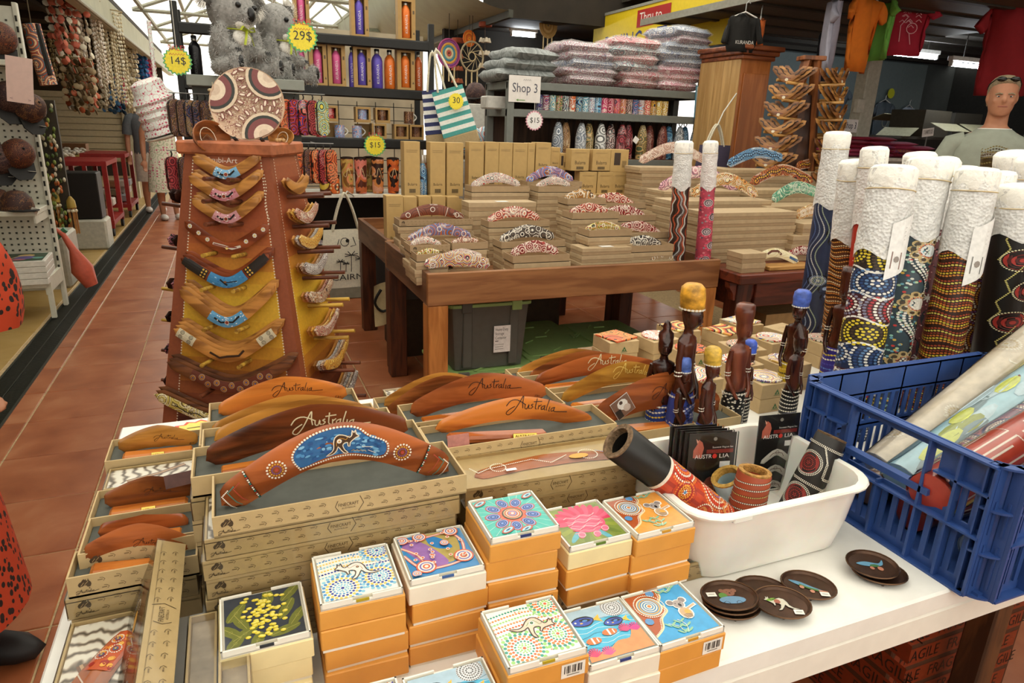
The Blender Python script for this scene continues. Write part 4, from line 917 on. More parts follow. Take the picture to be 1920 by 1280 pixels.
for sx in (-1,1):
    for sy in (-1,1):
        mb = MB(); cx,cy = sx*(CW/2-.045),sy*(CD/2-.045)
        arc = lambda r,k: (cx+sx*r*cos(k),cy+sy*r*sin(k))
        P = [arc(.028,pi/2*i/6) for i in range(7)]+[arc(.024,pi/2*(6-i)/6) for i in range(7)]; mb.add(prism(P,0,.25))
        for z in (.0,.083,.166,.246): mb.add(prism([arc(.045,pi/2*i/6) for i in range(7)]+[arc(.026,pi/2*(6-i)/6) for i in range(7)],z,z+.004))
        for k in (0,.25,.75,1): a0 = arc(.027,pi/2*k); a1 = arc(.044,pi/2*k); mb.add(box((a0[0]+a1[0])/2,(a0[1]+a1[1])/2,.125,abs(a0[0]-a1[0])+.003,abs(a0[1]-a1[1])+.003,.25))
        mb.build('corner_post',BL,cr)
one(box(0,0,.006,CW-.03,CD-.03,.006),'crate_floor',BL,cr)
# ---- long wrapped didgeridoos lying in the crate
def roll_stick(label,p0,p1,r,base,art,film=True):
    t,L = stick_thing('didgeridoo',label,'didgeridoo',p0,p1,'wrapped didgeridoos lying in the blue crate')
    prof = [(r*.3,0),(r,.002),(r*1.02,L*.5),(r*1.05,L-.002),(r*.8,L)]; one(lathe(prof,24),'tube',base,t,smooth=40)
    a = Art(); art(a,L,r); a.build('painted_design',t,on_tube(lambda y: r*(1+.05*y/L),-1.2),lay=.0002)
    if film: one(lathe([(r*1.05,-.002),(r*1.07,L*.5),(r*1.1,L)],24,cap=False),'clear_wrap',CLEAR('#f4f4f0',.10,.15),t,smooth=40)
    return t
def a_white(a,L,r):
    rings_field(a,[(.02,L*.25),(-.03,L*.1),(.05,L*.4),(-.02,L*.55),(.03,L*.75)],.035,['#efe9dc','#d9cdbc','#c9b48a'],.0022,.09,0,L)
    a.up()
    for cx,cy in ((.03,L*.3),(.0,L*.62)): a.disc(cx,cy,.018,'#ece8de',14).line([(cx,cy),(cx-.02,cy-.06),(cx+.01,cy-.1)],.012,'#ece8de').up().ring(cx,cy,.01,.0015,'#c9c2b4',12); a.L -= 1
def a_blue(a,L,r):
    for i in range(60): x,y = rnd.uniform(-.08,.08),rnd.uniform(.05,L-.05); a.disc(x,y,.009,rnd.choice(['#dfe04a','#97a23e','#c4dcea','#76929e','#ccd45e']),10,ry=rnd.uniform(.03,.07),rot=.0); a.L = 1+i % 7
    a.L = 9
    for cx,cy in ((.035,L*.45),(.03,L*.12)):
        a.disc(cx,cy,.02,'#3a1a16',14).up().ring(cx,cy,.014,.004,'#7a3a30',14).dots(cx,cy,.017,'#e9e2d0',.0011).line([(cx-.05,cy+.02),(cx,cy),(cx+.02,cy+.06)],.004,'#7a2f26')
def a_redline(a,L,r):
    for k in range(10):
        x = -.07+.035*(k % 5); y0 = .03+(.42 if k > 4 else 0); a.dline([(x,y0),(x,y0+.2),(x+.024,y0+.2),(x+.024,y0+.03),(x+.008,y0+.03),(x+.008,y0+.17)],'#f4e6da',.0017,1.8)
        a.dline([(x,y0+.22),(x,y0+.38),(x+.024,y0+.38),(x+.024,y0+.25)],'#f4e6da',.0017,1.8)
roll_stick('cream white wrapped didgeridoo lying uppermost in the crate',(1.281,0.92,0.732),(1.98,0.937,1.122),.045,M('#d6c9b8',.35,var=.12,scale=50),a_white)
roll_stick('pale blue and yellow wrapped didgeridoo in the crate',(1.214,0.82,0.765),(1.953,0.861,1.069),.045,M('#a9cfe0',.3,var=.1),a_blue)
roll_stick('red didgeridoo with white line maze at crate front',(1.123,0.7,0.819),(1.903,0.782,0.975),.043,M('#b4402f',.3,var=.1),a_redline)
def a_purple(a,L,r): rings_field(a,[(-.03,.1),(.03,.2),(-.02,.34),(.03,.48),(-.03,.6)],.07,['#f0e6dc','#4a5a8a','#c98a94','#f0e6dc'],.0024,.09,0,L)
roll_stick('purple pink dotted didgeridoo between the blue and red ones',(1.209,0.76,0.798),(1.973,0.827,1.025),.03,M('#8a6a80',.35),a_purple)
roll_stick('second pale blue didgeridoo lying low in the crate',(1.19,.64,.73),(1.68,.70,.78),.03,M('#b4c9d4',.3,var=.1),a_blue)
roll_stick('lower red didgeridoo at the bottom of the crate',(1.19,.77,.726),(1.68,.79,.73),.033,M('#8f2f26',.35),a_redline)
roll_stick('brown dotted didgeridoo resting on the crate floor',(1.19,.88,.726),(1.68,.87,.728),.034,M('#7a5a44',.35),a_white)
# ---- carved figures
CARV = WOOD('#4a2214','#2c1209',7,2,.22); CARV2 = WOOD('#7a3f28','#552616',7,2,.28)
def ell(prof,n=14): # (z, rx, ry, ox, oy)
    v = []; f = []
    for z,rx,ry,ox,oy in prof:
        for i in range(n): g = 2*pi*i/n; v.append((ox+rx*cos(g),oy+ry*sin(g),z))
    for j in range(len(prof)-1):
        for i in range(n): k = (i+1) % n; f.append((j*n+i,j*n+k,(j+1)*n+k,(j+1)*n+i))
    f.append(tuple(range(n))[::-1]); f.append(tuple((len(prof)-1)*n+i for i in range(n))); return v,f
def figure(label,loc,h,rz,skirt,dotc,hat,hatc=None,wm=None,style='dots',lean=0):
    """slender carved figure: legs in a long skirt, narrow waist, long arms, small head"""
    t = T('carved_figure',label,'figurine',loc,rz,'slim carved wooden figures',rx=lean); t.scale = (1.5,1.4,1); k = h; wm = wm or CARV
    body = [(.0,.045,.04,0,0),(.02,.055,.048,0,0),(.12,.058,.05,0,0),(.26,.062,.052,0,0),(.36,.058,.046,0,0),(.40,.05,.038,0,0)]
    one(ell([(z*k,a*k,b*k,x*k,y*k) for z,a,b,x,y in body]),'skirt',M(skirt,.4),t,smooth=60)
    up = [(.395,.049,.037,0,0),(.43,.05,.042,0,-.004),(.47,.044,.036,0,-.006),(.55,.04,.03,0,0),(.62,.047,.032,0,0),(.67,.056,.032,0,.002),(.70,.05,.028,0,.004),(.72,.022,.02,0,.004),(.75,.017,.017,0,.002),(.765,.022,.024,0,-.003),(.79,.031,.036,0,-.008),(.83,.034,.04,0,-.006),(.87,.033,.038,0,-.002)]
    if hat == 'tall': up += [(.88,.037,.04,0,0),(.94,.045,.045,0,.004),(.99,.043,.042,0,.004),(1.0,.03,.03,0,.004)]
    elif hat == 'bun': up += [(.885,.036,.036,0,.01),(.91,.034,.034,0,.014),(.935,.018,.018,0,.014),(.96,.02,.02,0,.014),(.99,.012,.012,0,.014),(1.0,.004,.004,0,.014)]
    elif hat == 'cone': up += [(.885,.037,.042,0,0),(.90,.034,.04,0,.002),(.94,.024,.028,0,.006),(.98,.012,.014,0,.01),(1.0,.003,.003,0,.012)]
    else: up += [(.9,.02,.024,0,0)]
    one(ell([(z*k,a*k,b*k,x*k,y*k) for z,a,b,x,y in up]),'carved_body',wm,t,smooth=60)
    one(([(0,-.05*k,.80*k),(-.008*k,-.042*k,.797*k),(.008*k,-.042*k,.797*k),(-.004*k,-.042*k,.842*k),(.004*k,-.042*k,.842*k),(0,-.035*k,.84*k)],[(0,1,2),(0,3,1),(0,2,4),(0,4,3),(3,4,5),(1,3,5),(2,5,4)]),'nose',wm,t)
    one(box(0,-.0435*k,.782*k,.018*k,.006*k,.007*k,.002*k),'lips',wm,t)
    for s in (-1,1):
        one(tube([(s*.05*k,.0,.685*k),(s*.06*k,.002*k,.6*k),(s*.062*k,-.004*k,.5*k),(s*.05*k,-.034*k,.42*k),(s*.03*k,-.05*k,.36*k)],[.013*k,.013*k,.011*k,.010*k,.008*k],7),'arm',wm,t,smooth=60)
        b = Art()
        for zz in (.52,.54):
            b.dline([(-.03*k,zz*k),(.03*k,zz*k)],'#f2ead8',.0045*k,1.9)
        b.build('armband_dots',t,(lambda s: lambda x,y,o: (s*.0615*k+(.0135*k+o)*sin(x/(.013*k)),-.001*k-(.0135*k+o)*cos(x/(.013*k)),y))(s))
        one(ball((s*.012*k,-.04*k,.825*k),(.005*k,.003*k,.003*k),6,4),'eye',M('#120805',.3),t)
    if hatc:
        one(ell([(z*k,a*k,b*k,0,y*k) for z,a,b,y in ((.86,.0365,.043,-.002),(.88,.040,.046,0),(.93,.045,.048,.002),(.975,.043,.044,.004),(.995,.03,.03,.004),(1.0,.01,.01,.004))]),'headwrap',M(hatc,.4,var=.5,scale=70),t,smooth=60)
        Art().dline([(-.13*k,.868*k),(.13*k,.868*k)],'#f4ecda',.006*k,2.0).build('headwrap_dots',t,lambda x,y,o: ((.041*k+o)*sin(x/(.04*k)),-(.047*k+o)*cos(x/(.04*k)),y))
    a = Art(); H = .13*k
    if style == 'rings': rings_field(a,[(0,.08*k),(.0,.28*k),(.1*k,.18*k),(-.1*k,.18*k)],.09*k,dotc,.0065*k,H,.01*k,.39*k)
    elif style == 'lines':
        for j in range(9): a.dline([(-H,.04*k+.04*k*j),(-.03*k,.06*k+.035*k*j),(H,.03*k+.045*k*j)],dotc[j % len(dotc)],.007*k,2.1)
    else:
        for i in range(240): a.disc(rnd.uniform(-H,H),rnd.uniform(.015*k,.385*k),.0062*k,rnd.choice(dotc),6)
        a.up().disc(0,.14*k,.05*k,skirt,14).up(); rings_field(a,[(0,.14*k)],.05*k,dotc,.006*k,H,0,.4*k)
    a.dline([(-H,.39*k),(H,.39*k)],'#f4ecda',.007*k,2.0)
    a.build('skirt_dots',t,lambda x,y,o: ((.0585*k+o)*sin(x/(.056*k)),-(.0495*k+o)*cos(x/(.056*k)),y)); return t
W8 = ['#f2ead8']
figure('brown carved figure with a topknot and blue dotted skirt',(.905,1.235,Z0),.335,-.5,'#2b3d80',['#f2ead8','#e0bd4a','#f2ead8'],'bun',style='lines')
figure('short bowed figure with a blue speckled headwrap',(.928,1.178,Z0),.265,.5,'#14110f',W8,'wrap','#4a62a8',style='lines',lean=-.03)
figure('tallest carved figure with a yellow headwrap and blue ringed skirt',(.94,1.20,Z0),.43,.55,'#3a4a9a',['#e9e4ee','#1c2350','#8f9ad0'],'wrap','#c9922e',style='rings')
figure('short carved figure with a yellow headwrap in front of tallest',(.962,1.135,Z0),.30,.45,'#3a4a9a',['#e9e4ee','#1c2350','#8f9ad0'],'wrap','#c9a23e',style='rings')
figure('light brown figure with a tall ribbed headdress',(1.118,1.225,Z0),.365,.1,'#14110f',W8,'tall',wm=CARV2)
figure('small figure with a blue cap behind the tall headdress one',(1.19,1.27,Z0),.255,.2,'#14110f',W8,'wrap','#3f58b4',style='lines')
figure('brown carved figure with a pointed headdress beside the crate',(1.325,1.245,Z0),.29,.15,'#14110f',W8,'cone',style='lines')
figure('carved figure in profile with a blue headband',(1.43,1.36,Z0),.35,-1.3,'#b89a1e',['#f2ead8','#3a2a10','#e0bd4a'],'wrap','#4a62b4',style='lines')
figure('dark carved figure in profile beside the standing didgeridoos',(1.62,1.38,Z0),.40,-1.2,'#3a2f8a',['#e8cf4a','#5f86d8','#4a4ab4','#f2ead8'],'tall',style='lines')
# ---- kraft coaster sets with round and square coasters on top
def kset(label,loc,rz,top,n=1):
    t = T('coaster_set',label,'box',loc,rz,'kraft coaster sets behind the figures'); w,h = .112,.042
    one(box(0,0,h/2,w,w,h,.001),'kraft_box',KRAFT2,t)
    Art().poly([(-.009,.010),(.009,.010),(.0,.026)],'#2f6a3a').up().poly([(-.0035,.0125),(.0035,.0125),(0,.019)],'#b9a070').rect(-.012,.0065,.012,.008,'#4a6a4a').build('printed_triangle',t,FRONT(-w/2))
    Art().line([(-.03+.004*i,.012+(.003 if i % 2 else -.002)) for i in range(15)],.0012,'#5f5236').poly([(-.045,-.04),(-.025,-.04),(-.035,-.022)],'#4f7a4a').build('printed_lid',t,TOP(h))
    if top:
        rnd_,m = top; o = one(lathe([(.05,0),(.051,.001),(.051,.005),(.05,.006)],24) if rnd_ else box(0,0,.003,.1,.1,.006,.001),'coaster',m,t,loc=(0,.0,h+.0005),rot=(0,0,.3)); 
    return t
CO = [DOTS('#c9a050',['#e8d9a0','#b04a3a','#f0ead8','#6a5a9a'],12,'#f4efe0',200,.4),DOTS('#d9c9a8',['#c03a34','#e8e0cc','#2a2420'],22,'#f4efe0',200,.4),DOTS('#c8452e',['#e88a4a','#2a1a14','#d96a3a'],14,'#f0b04a',150,.4),DOTS('#e0a04a',['#c8452e','#3a2a1e','#e8cf8a'],10,'#f0d07a',130,.4),DOTS('#ece4d4',['#c04a3a','#f0e6d0','#5f7ab0','#e8c04a'],14,'#ffffff',180,.4),DOTS('#d86a5a',['#e8a08a','#f2e2d0'],16,'#ffffff',150,.4)]
KS = [((1.16,1.86),0,(False,CO[2]),'red black gum tree coaster'),((1.30,1.83),.1,(True,CO[5]),'salmon pink round coaster'),((1.44,1.90),-.05,(False,CO[3]),'orange sunset coaster'),((1.33,1.68),0,(True,CO[2]),'dark red round coaster'),((1.58,1.82),.05,(False,CO[3]),'striped outback coaster'),((1.72,1.9),0,(False,CO[4]),'pale green coaster'),((1.52,1.66),-.1,(True,CO[1]),'red and white round coaster'),((1.68,1.70),.1,(True,CO[4]),'white swirled round coaster'),((1.40,1.54),.05,(True,CO[4]),'multicoloured wave coaster'),((1.20,1.48),0,(False,CO[4]),'purple and orange wave coaster'),((1.55,1.50),.1,(True,CO[0]),'yellow spiral coaster'),((1.38,1.40),0,(True,CO[0]),'cream ringed coaster'),((1.82,1.78),.2,None,'bare printed lid by the red didgeridoo'),((1.85,1.64),0,(True,CO[1]),'pink veined round coaster')]
for (x,y),rz,top,d in KS:
    kset('kraft coaster set topped with a %s' % d if top else 'kraft coaster set with a %s' % d,(x,y,Z0+.043),rz,top)
    kset('kraft coaster set directly under the one with a %s' % d,(x+rnd.uniform(-.004,.004),y,Z0),rz,None)

# ================================================================ tall didgeridoos in bubble wrap
BUB = FILM('#fdfcf8',.74,130,.5,.26); CAPW = M('#f4f1e8',.6,var=.04,scale=60,bmp=.4)
def tall(label,pb,pt,r,base,art,wrap,cap=True,paper=None,rt=None,roll=0,group='tall wrapped didgeridoos standing behind the crate',zb=None):
    zb = Z0 if zb is None else zb
    pb,pt = Vector(pb),Vector(pt); d = (pt-pb).normalized(); pb = pb-d*((pb.z-zb)/d.z) if pb.z > zb else pb
    t,L = stick_thing('didgeridoo',label,'didgeridoo',pb,pt,group); rt = rt or r*.82
    rr = lambda y: r+(rt-r)*y/L
    one(lathe([(r*.9,0),(r,.01),(rr(L*.5),L*.5),(rt,L-.005),(rt*.85,L)],20),'tube',base,t,smooth=40)
    a = Art(); art(a,L,L*(1-wrap)+.02); a.build('painted_design',t,on_tube(rr,roll),lay=.0003)
    if wrap:
        y0 = L*(1-wrap); N = 12
        def g(u,v):
            q = 2*pi*u; y = y0+(L-y0)*v; k = rr(y)*1.1+.004*noise.noise((cos(q)*2,sin(q)*2,y*14))+.003*noise.noise((cos(q)*5,sin(q)*5,y*40)); return (k*sin(q),-k*cos(q),y+(.012*sin(q*3) if v == 0 else 0))
        one(grid(g,20,N,wrap=True),'bubble_wrap',BUB,t,smooth=60)
        if cap:
            P = [(rr(L)*1.1,L-.045),(rr(L)*1.13,L-.03),(rr(L)*1.12,L+.0),(rr(L)*.95,L+.009),(rr(L)*.5,L+.012)]; one(lathe(P,18),'wrap_cap',CAPW,t,smooth=60)
            one(tube([(rr(L)*1.14*cos(2*pi*i/18),rr(L)*1.14*sin(2*pi*i/18),L-.05) for i in range(19)],.0016,5,cap=False),'rubber_band',M('#c9b48a',.6),t)
    if paper:
        y,q,ww,hh,pic = paper
        b = Art(); R0 = rr(y)*1.14+.002; pts = lambda x0,z0,x1,z1: [(x0,z0),(x1,z0),(x1,z1),(x0,z1)]
        for i in range(5): x0,x1 = -ww/2+ww*i/5,-ww/2+ww*(i+1)/5; b.poly([(x0,-hh/2+x0*.5),(x1,-hh/2+x1*.5),(x1,hh/2+x1*.5),(x0,hh/2+x0*.5)],'#f2f0ec')
        b.up().rect(-ww*.38,-hh*.42,-ww*.02,-hh*.12,pic).up().disc(-ww*.2,-hh*.25,ww*.1,'#9a8f86',8)
        for j in range(4): b.line([(-ww*.05,hh*(.1+.07*j)),(ww*.3,hh*(.16+.07*j))],.0012,'#a8a29a')
        b.build('paper_leaflet',t,lambda x,z,o: ((R0+o)*sin(x/R0+q),-(R0+o)*cos(x/R0+q),y+z))
    return t
def bands(cols,step,d,H=.09):
    def f(a,L,y1):
        y = .01; i = 0
        while y < y1: a.dline([(-H+2*H*j/24,y+.004*sin(j*.9+i*.2)) for j in range(25)],cols[i % len(cols)],d,2.3); y += step; i += 1
    return f
def bigrings(cols,d,R,sep=None,per=None,H=.09):
    def f(a,L,y1):
        y = R*.3; k = 0
        while y < y1:
            bgc = per[k % len(per)] if per else None
            if bgc:
                for i in range(18): x0,x1 = -H+2*H*i/18,-H+2*H*(i+1)/18; a.poly([(x0,y-R*.62),(x1,y-R*.62),(x1,min(y1,y+R*.62)),(x0,min(y1,y+R*.62))],bgc[0])
                a.up()
            cc = bgc[1:] if bgc else cols
            rings_field(a,[((-.022,.03)[k % 2],y)],R*1.5,cc,d,H,y-R*.6,min(y1,y+R*.6))
            rings_field(a,[((.06,-.065)[k % 2],y+R*.1)],R*.7,cc[::-1],d,H,y-R*.6,min(y1,y+R*.6))
            if sep: a.up().line([(-H+2*H*j/20,y+R*.62+.008*sin(j*.7+k)) for j in range(21)],.0045,sep); a.L -= 1
            if bgc: a.L -= 1
            y += R*1.24; k += 1
    return f
def a_chain(a,L,y1):
    y = .03; k = 0
    while y < y1-.02:
        x = .014*sin(k*.9)+.012; a.disc(x,y,.017,'#0c0d10',12).up().disc(x+.003,y+.002,.009,'#9fb4d4',8,ry=.007); a.L -= 1
        y += .031; k += 1
    for s,c in ((-.045,'#9fb0c8'),(-.034,'#e4e6e0'),(-.023,'#b4c4a8'),(.042,'#e4e6e0'),(.053,'#8f9fc0'),(-.056,'#5f78b0'),(.064,'#c8d0d8')): a.dline([(s+.012*sin(i*.45),y1*i/40) for i in range(41)],c,.0017,2.6)
    a.up().disc(-.02,y1*.42,.026,'#10131c',16).up(); rings_field(a,[(-.02,y1*.42)],.026,['#e4e6e0','#8fa3c0','#b4c4a8'],.0017,.09,0,y1)
def a_key(a,L,y1):
    y = .02
    while y < y1-.05:
        for x in (-.05,-.005,.04): a.line([(x,y),(x+.034,y),(x+.034,y+.04),(x+.008,y+.04),(x+.008,y+.012),(x+.024,y+.012),(x+.024,y+.028),(x+.016,y+.028)],.0022,'#efdccb')
        y += .052
def a_flowerpath(a,L,y1):
    for i in range(900): a.disc(rnd.uniform(-.09,.09),rnd.uniform(0,y1),.0032,rnd.choice(['#8fc4b4','#e4e6d8','#6fa8b8','#b8d0a0','#c83a34','#d9b04a']),6)
    a.up(); S = [(.02*sin(i*.5),y1*i/40) for i in range(41)]; a.line(S,.024,'#1a1c26').up().dline(S,'#f0ece0',.0032,2.2).dline([(x-.009,y) for x,y in S],'#f0ece0',.0026).dline([(x+.009,y) for x,y in S],'#f0ece0',.0026).up()
    for cy,c in ((y1*.3,'#7a5238'),(y1*.62,'#e6e2d6'),(y1*.9,'#dfe6e6')):
        a.disc(0,cy,.03,'#3f4a44',18).up()
        for i in range(10): g = 2*pi*i/10; a.disc(.026*cos(g),cy+.026*sin(g),.009,'#c9b07a',9).up().disc(.026*cos(g),cy+.026*sin(g),.0045,'#4a3a24',8); a.L -= 1
        a.disc(0,cy,.016,c,14).dots(0,cy,.018,'#d97a5a',.002); a.L -= 1
def a_pinkdots(a,L,y1):
    for i in range(520): a.disc(rnd.uniform(-.09,.09),rnd.uniform(0,y1),.0017,rnd.choice(['#e8b4b0','#d99a9a','#c96a70','#f0dcd4']),6)
    a.up()
    for i in range(6):
        x,y = (.012,-.02)[i % 2],y1*(.1+.16*i)
        a.disc(x-.02,y+.03,.02,'#2a2834',12,ry=.03).up(); a.L -= 1
        for j in range(8): g = 2*pi*j/8; a.up().line([(x,y),(x+.012*cos(g),y+.012*sin(g))],.003,'#e4e2dc' if i % 2 else '#d95a6a'); a.L -= 1
        a.up(); a.ring(x-.02,y+.035,.008,.003,'#e8606e',8,0,pi); a.L -= 1
def a_redcirc(a,L,y1):
    y = .03; k = 0
    while y < y1-.02:
        x = (.01,-.012)[k % 2]
        for j,c in enumerate(('#a83028','#4a1210','#a83028','#4a1210','#a83028')): a.disc(x,y,.026*(1-.2*j),c,18).up()
        a.dots(x,y,.029,'#e9e2b8',.0017); a.L -= 5
        if k % 2 == 0: a.disc(x+.005,y+.052,.022,'#6a1f1c',12,ry=.026).up(); rings_field(a,[(x+.005,y+.052)],.022,['#a84038'],.0014,.09,0,y1); a.L -= 1
        for s in (-1,1): a.dline([(x+s*.032,y),(s*.03,y+.03),(x+s*.026,y+.055),(x+s*.01,y+.085)],'#e9e2b8' if s > 0 else '#d9cf7a',.0017)
        y += .085; k += 1
def a_stripes(a,L,y1):
    cols = ['#3a241a','#b4502e','#3a241a','#9fa0a0','#6a4030','#b4502e','#c9c4ba','#3a241a']
    for k in range(28): x = -.085+.0063*k; a.line([(x+.008*sin(i*.5+k*.3)+.005*sin(i*1.3),y1*i/30) for i in range(31)],.0056,cols[k % 8])
def a_pinkrings(a,L,y1):
    for i in range(160): a.disc(rnd.uniform(-.09,.09),rnd.uniform(0,y1),.005,rnd.choice(['#d95a6e','#e88a94','#5a5a6a','#c94a62','#8a8f94']),7); a.L = 1+i % 3
    a.L = 5; y = .04; k = 0
    while y < y1-.02:
        x = (-.012,.012)[k % 2]
        a.dots(x,y,.026,'#e0566e',.006,12,8)
        for j,c in enumerate(('#d9c4c4','#4a4450','#d9c4c4','#6a5f6a','#e4d4d4')): a.disc(x,y,.02*(1-.2*j),c,14).up()
        a.L -= 5; y += .075; k += 1
TS = [
 ('slim dark blue didgeridoo with white dots leaning left',(2.111,1.95,0.748),(2.089,1.95,1.438),.050,M('#2a3450',.4),a_chain,.34,None,.042),
 ('brown didgeridoo with orange dots second from the left',(1.893,1.62,0.758),(1.828,1.62,1.353),.050,M('#5a2f18',.4),bands(['#e08a3a','#f0d9a8','#6a3a1c','#e0a04a','#2a150c'],.0062,.0021),.36,(.50,0,.07,.13,'#8a8480'),.042),
 ('thin red didgeridoo with white key pattern',(1.853,1.52,0.793),(1.82,1.55,1.395),.040,M('#a82e22',.4),a_key,.32,None,.036),
 ('stout didgeridoo with navy yellow and maroon bands',(1.494,1.2,0.931),(1.547,1.25,1.355),.055,M('#2a2430',.4),bigrings(['#f0ece0','#5f78a0','#2a3a64'],.0030,.052,'#efece2',[('#1c2a4a','#f0ece0','#5f86b4','#2f4a7a'),('#2a2018','#e8d03a','#e8d03a','#4a3a2a'),('#4a1a1e','#f0ece0','#b83a40','#8a8aa0')]),.31,(.50,.1,.08,.14,'#8a6a60'),.05),
 ('didgeridoo with white dotted path and flower discs',(1.703,1.27,0.892),(1.764,1.32,1.372),.047,M('#3a4a52',.4),a_flowerpath,.29,None,.052),
 ('slim pink dotted didgeridoo behind the flower disc one',(1.838,1.3,0.871),(1.961,1.42,1.368),.040,M('#7a4448',.4),a_pinkdots,.27,None,.038),
 ('brown didgeridoo banded with yellow and red dots',(1.792,1.19,0.908),(1.818,1.22,1.355),.053,M('#3a2016',.4),bands(['#d9c43a','#c96a2a','#8f3a22','#e0d060','#a8482a','#3a2016','#d98a3a'],.0064,.0024),.32,(.48,.1,.09,.15,'#7a7874'),.046),
 ('orange brown didgeridoo with white edged seed pods',(2.009,1.26,0.876),(2.003,1.28,1.344),.042,M('#5a2420',.4),bigrings(['#e8a03a','#f0e6d0','#8a5a9a'],.0026,.05),.29,(.50,.0,.06,.13,'#b48a7a'),.036),
 ('black didgeridoo with big red concentric discs',(1.966,1.16,0.918),(1.941,1.18,1.318),.056,M('#15120f',.4),a_redcirc,.2,None,.05)]
for lb,pb,pt,r,base,art,wrap,paper,rt in TS: tall(lb,pb,pt,r,base,art,wrap,paper=paper,rt=rt)
for i,(lb,pb,pt,r) in enumerate([('wrapped white topped didgeridoo behind the flower disc one',(2.192,1.62,0.812),(2.111,1.62,1.38),.055),('wrapped didgeridoo with a torn film collar behind yellow banded one',(2.346,1.58,0.811),(2.282,1.58,1.34),.05),('wrapped didgeridoo topped with tangled white film at right edge',(2.663,1.6,0.866),(2.54,1.6,1.391),.06),('didgeridoo in white film cut by right picture edge',(2.459,1.4,0.853),(2.322,1.4,1.382),.05)]):
    tall(lb,pb,pt,r,M('#4a2a22',.4),bands(['#c9a05a','#8a3a2a','#e8dcc0'],.008,.0024),.5)
tall('didgeridoo with bare olive brown mouth rising behind the white caps',(2.828,1.75,0.818),(2.672,1.75,1.39),.05,M('#4a3a1c',.4),bands(['#8a7a4a','#4a3a2a'],.01,.003),0,False)
# two slim ones leaning at the corner of the wooden table
tall('slim grey and rust striped didgeridoo standing on wooden table corner',(2.201,3.0,0.816),(2.177,3.0,1.373),.047,M('#2a1a12',.45),a_stripes,.36,rt=.042,group='slim didgeridoos at the wooden table corner',zb=.74)
tall('slim pink didgeridoo with ringed flowers at wooden table corner',(2.341,2.95,0.791),(2.305,2.95,1.378),.042,M('#b84a5c',.45),a_pinkrings,.36,rt=.034,group='slim didgeridoos at the wooden table corner',zb=.74)

# ================================================================ pyramid stand hung with boomerangs
st = T('boomerang_stand','tall terracotta and yellow pyramid stand hung with boomerangs','display stand',(.065,3.027,0),-.427)
SH,SWT,SDT,SWB,SDB = 1.296,.326,.30,.662,.671
mb = MB(); RW = 26
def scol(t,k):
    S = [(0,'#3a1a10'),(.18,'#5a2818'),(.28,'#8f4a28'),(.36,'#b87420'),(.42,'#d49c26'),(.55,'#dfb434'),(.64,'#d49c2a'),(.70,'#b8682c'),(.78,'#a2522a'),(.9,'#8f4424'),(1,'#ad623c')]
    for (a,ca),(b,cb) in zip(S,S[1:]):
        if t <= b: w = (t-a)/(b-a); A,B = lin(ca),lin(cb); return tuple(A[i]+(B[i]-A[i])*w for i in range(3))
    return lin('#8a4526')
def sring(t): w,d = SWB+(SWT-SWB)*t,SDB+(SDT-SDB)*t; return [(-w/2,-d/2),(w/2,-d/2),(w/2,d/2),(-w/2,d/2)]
for j in range(RW):
    a,b = sring(j/RW),sring((j+1)/RW)
    for k in range(4):
        p0,p1,q0,q1 = a[k],a[(k+1) % 4],b[k],b[(k+1) % 4]
        for i0,i1,edge in ((0,.1,1),(.1,.9,0),(.9,1,1)):
            L = lambda p,q,w: (p[0]+(q[0]-p[0])*w,p[1]+(q[1]-p[1])*w)
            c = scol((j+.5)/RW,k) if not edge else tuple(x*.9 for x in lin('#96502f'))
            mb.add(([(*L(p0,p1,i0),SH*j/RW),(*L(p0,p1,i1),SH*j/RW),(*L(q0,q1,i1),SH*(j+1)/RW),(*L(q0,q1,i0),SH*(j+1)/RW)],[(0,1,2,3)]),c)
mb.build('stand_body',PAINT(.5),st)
one(box(0,0,SH+.012,SWT+.05,SDT+.05,.05,.008),'stand_cap',M('#a8623e',.6,var=.3,scale=25),st)
fslope = atan2((SDB-SDT)/2,SH); FL = sqrt(SH**2+((SDB-SDT)/2)**2)
def face_m(k):   # local frame on a face: x along, y up the slope, z outwards
    d = (SDB if k % 2 == 0 else SWB)/2; sl = atan2(((SDB-SDT) if k % 2 == 0 else (SWB-SWT))/2,SH)
    return Matrix.Rotation(k*pi/2,4,'Z') @ Matrix.Translation((0,-d,0)) @ Matrix.Rotation(pi/2-sl,4,'X')
FM = [face_m(k) for k in range(4)]
for k,nm in ((0,'front'),(1,'right'),(3,'left')):
    a = Art(); ww = SWB if k == 0 else SDB; wt_ = SWT if k == 0 else SDT
    for s in (-1,1):
        w0,w1 = ww*.4,wt_*.4; a.dline([(s*w0,0),(s*w1,FL*.985)],'#efe4cc',.0032,3.6)
    if k == 0:
        a.text('Brubi-Art',-.02,FL-.042,.02,'#f4e8d4',w=.12)
        for i in range(6): a.disc(.055+.011*i,FL-.04,.0026,'#ecdcc4',6)
        a.dline(spline([(.14,FL-.07),(.15,FL-.13),(.145,FL-.2),(.16,FL-.25)],6),'#ecdcc4',.003,4)
    m = FM[k]; a.build('dotted_edging',st,(lambda m: lambda x,y,o: tuple(m @ Vector((x,y,o))))(m),lay=.0008)
SWM = WOOD('#b9803e','#8f5c26',5,0,.4); SWD = WOOD('#7a4a28','#55301a',5,0,.4); SWR = WOOD('#8a431f','#6a2f15',5,0,.35); SBK = M('#24201d',.45); SYL = DOTS('#a8963e',['#c9b860','#6a5a2a','#d9d0a0'],18,'#efe8d0',160)
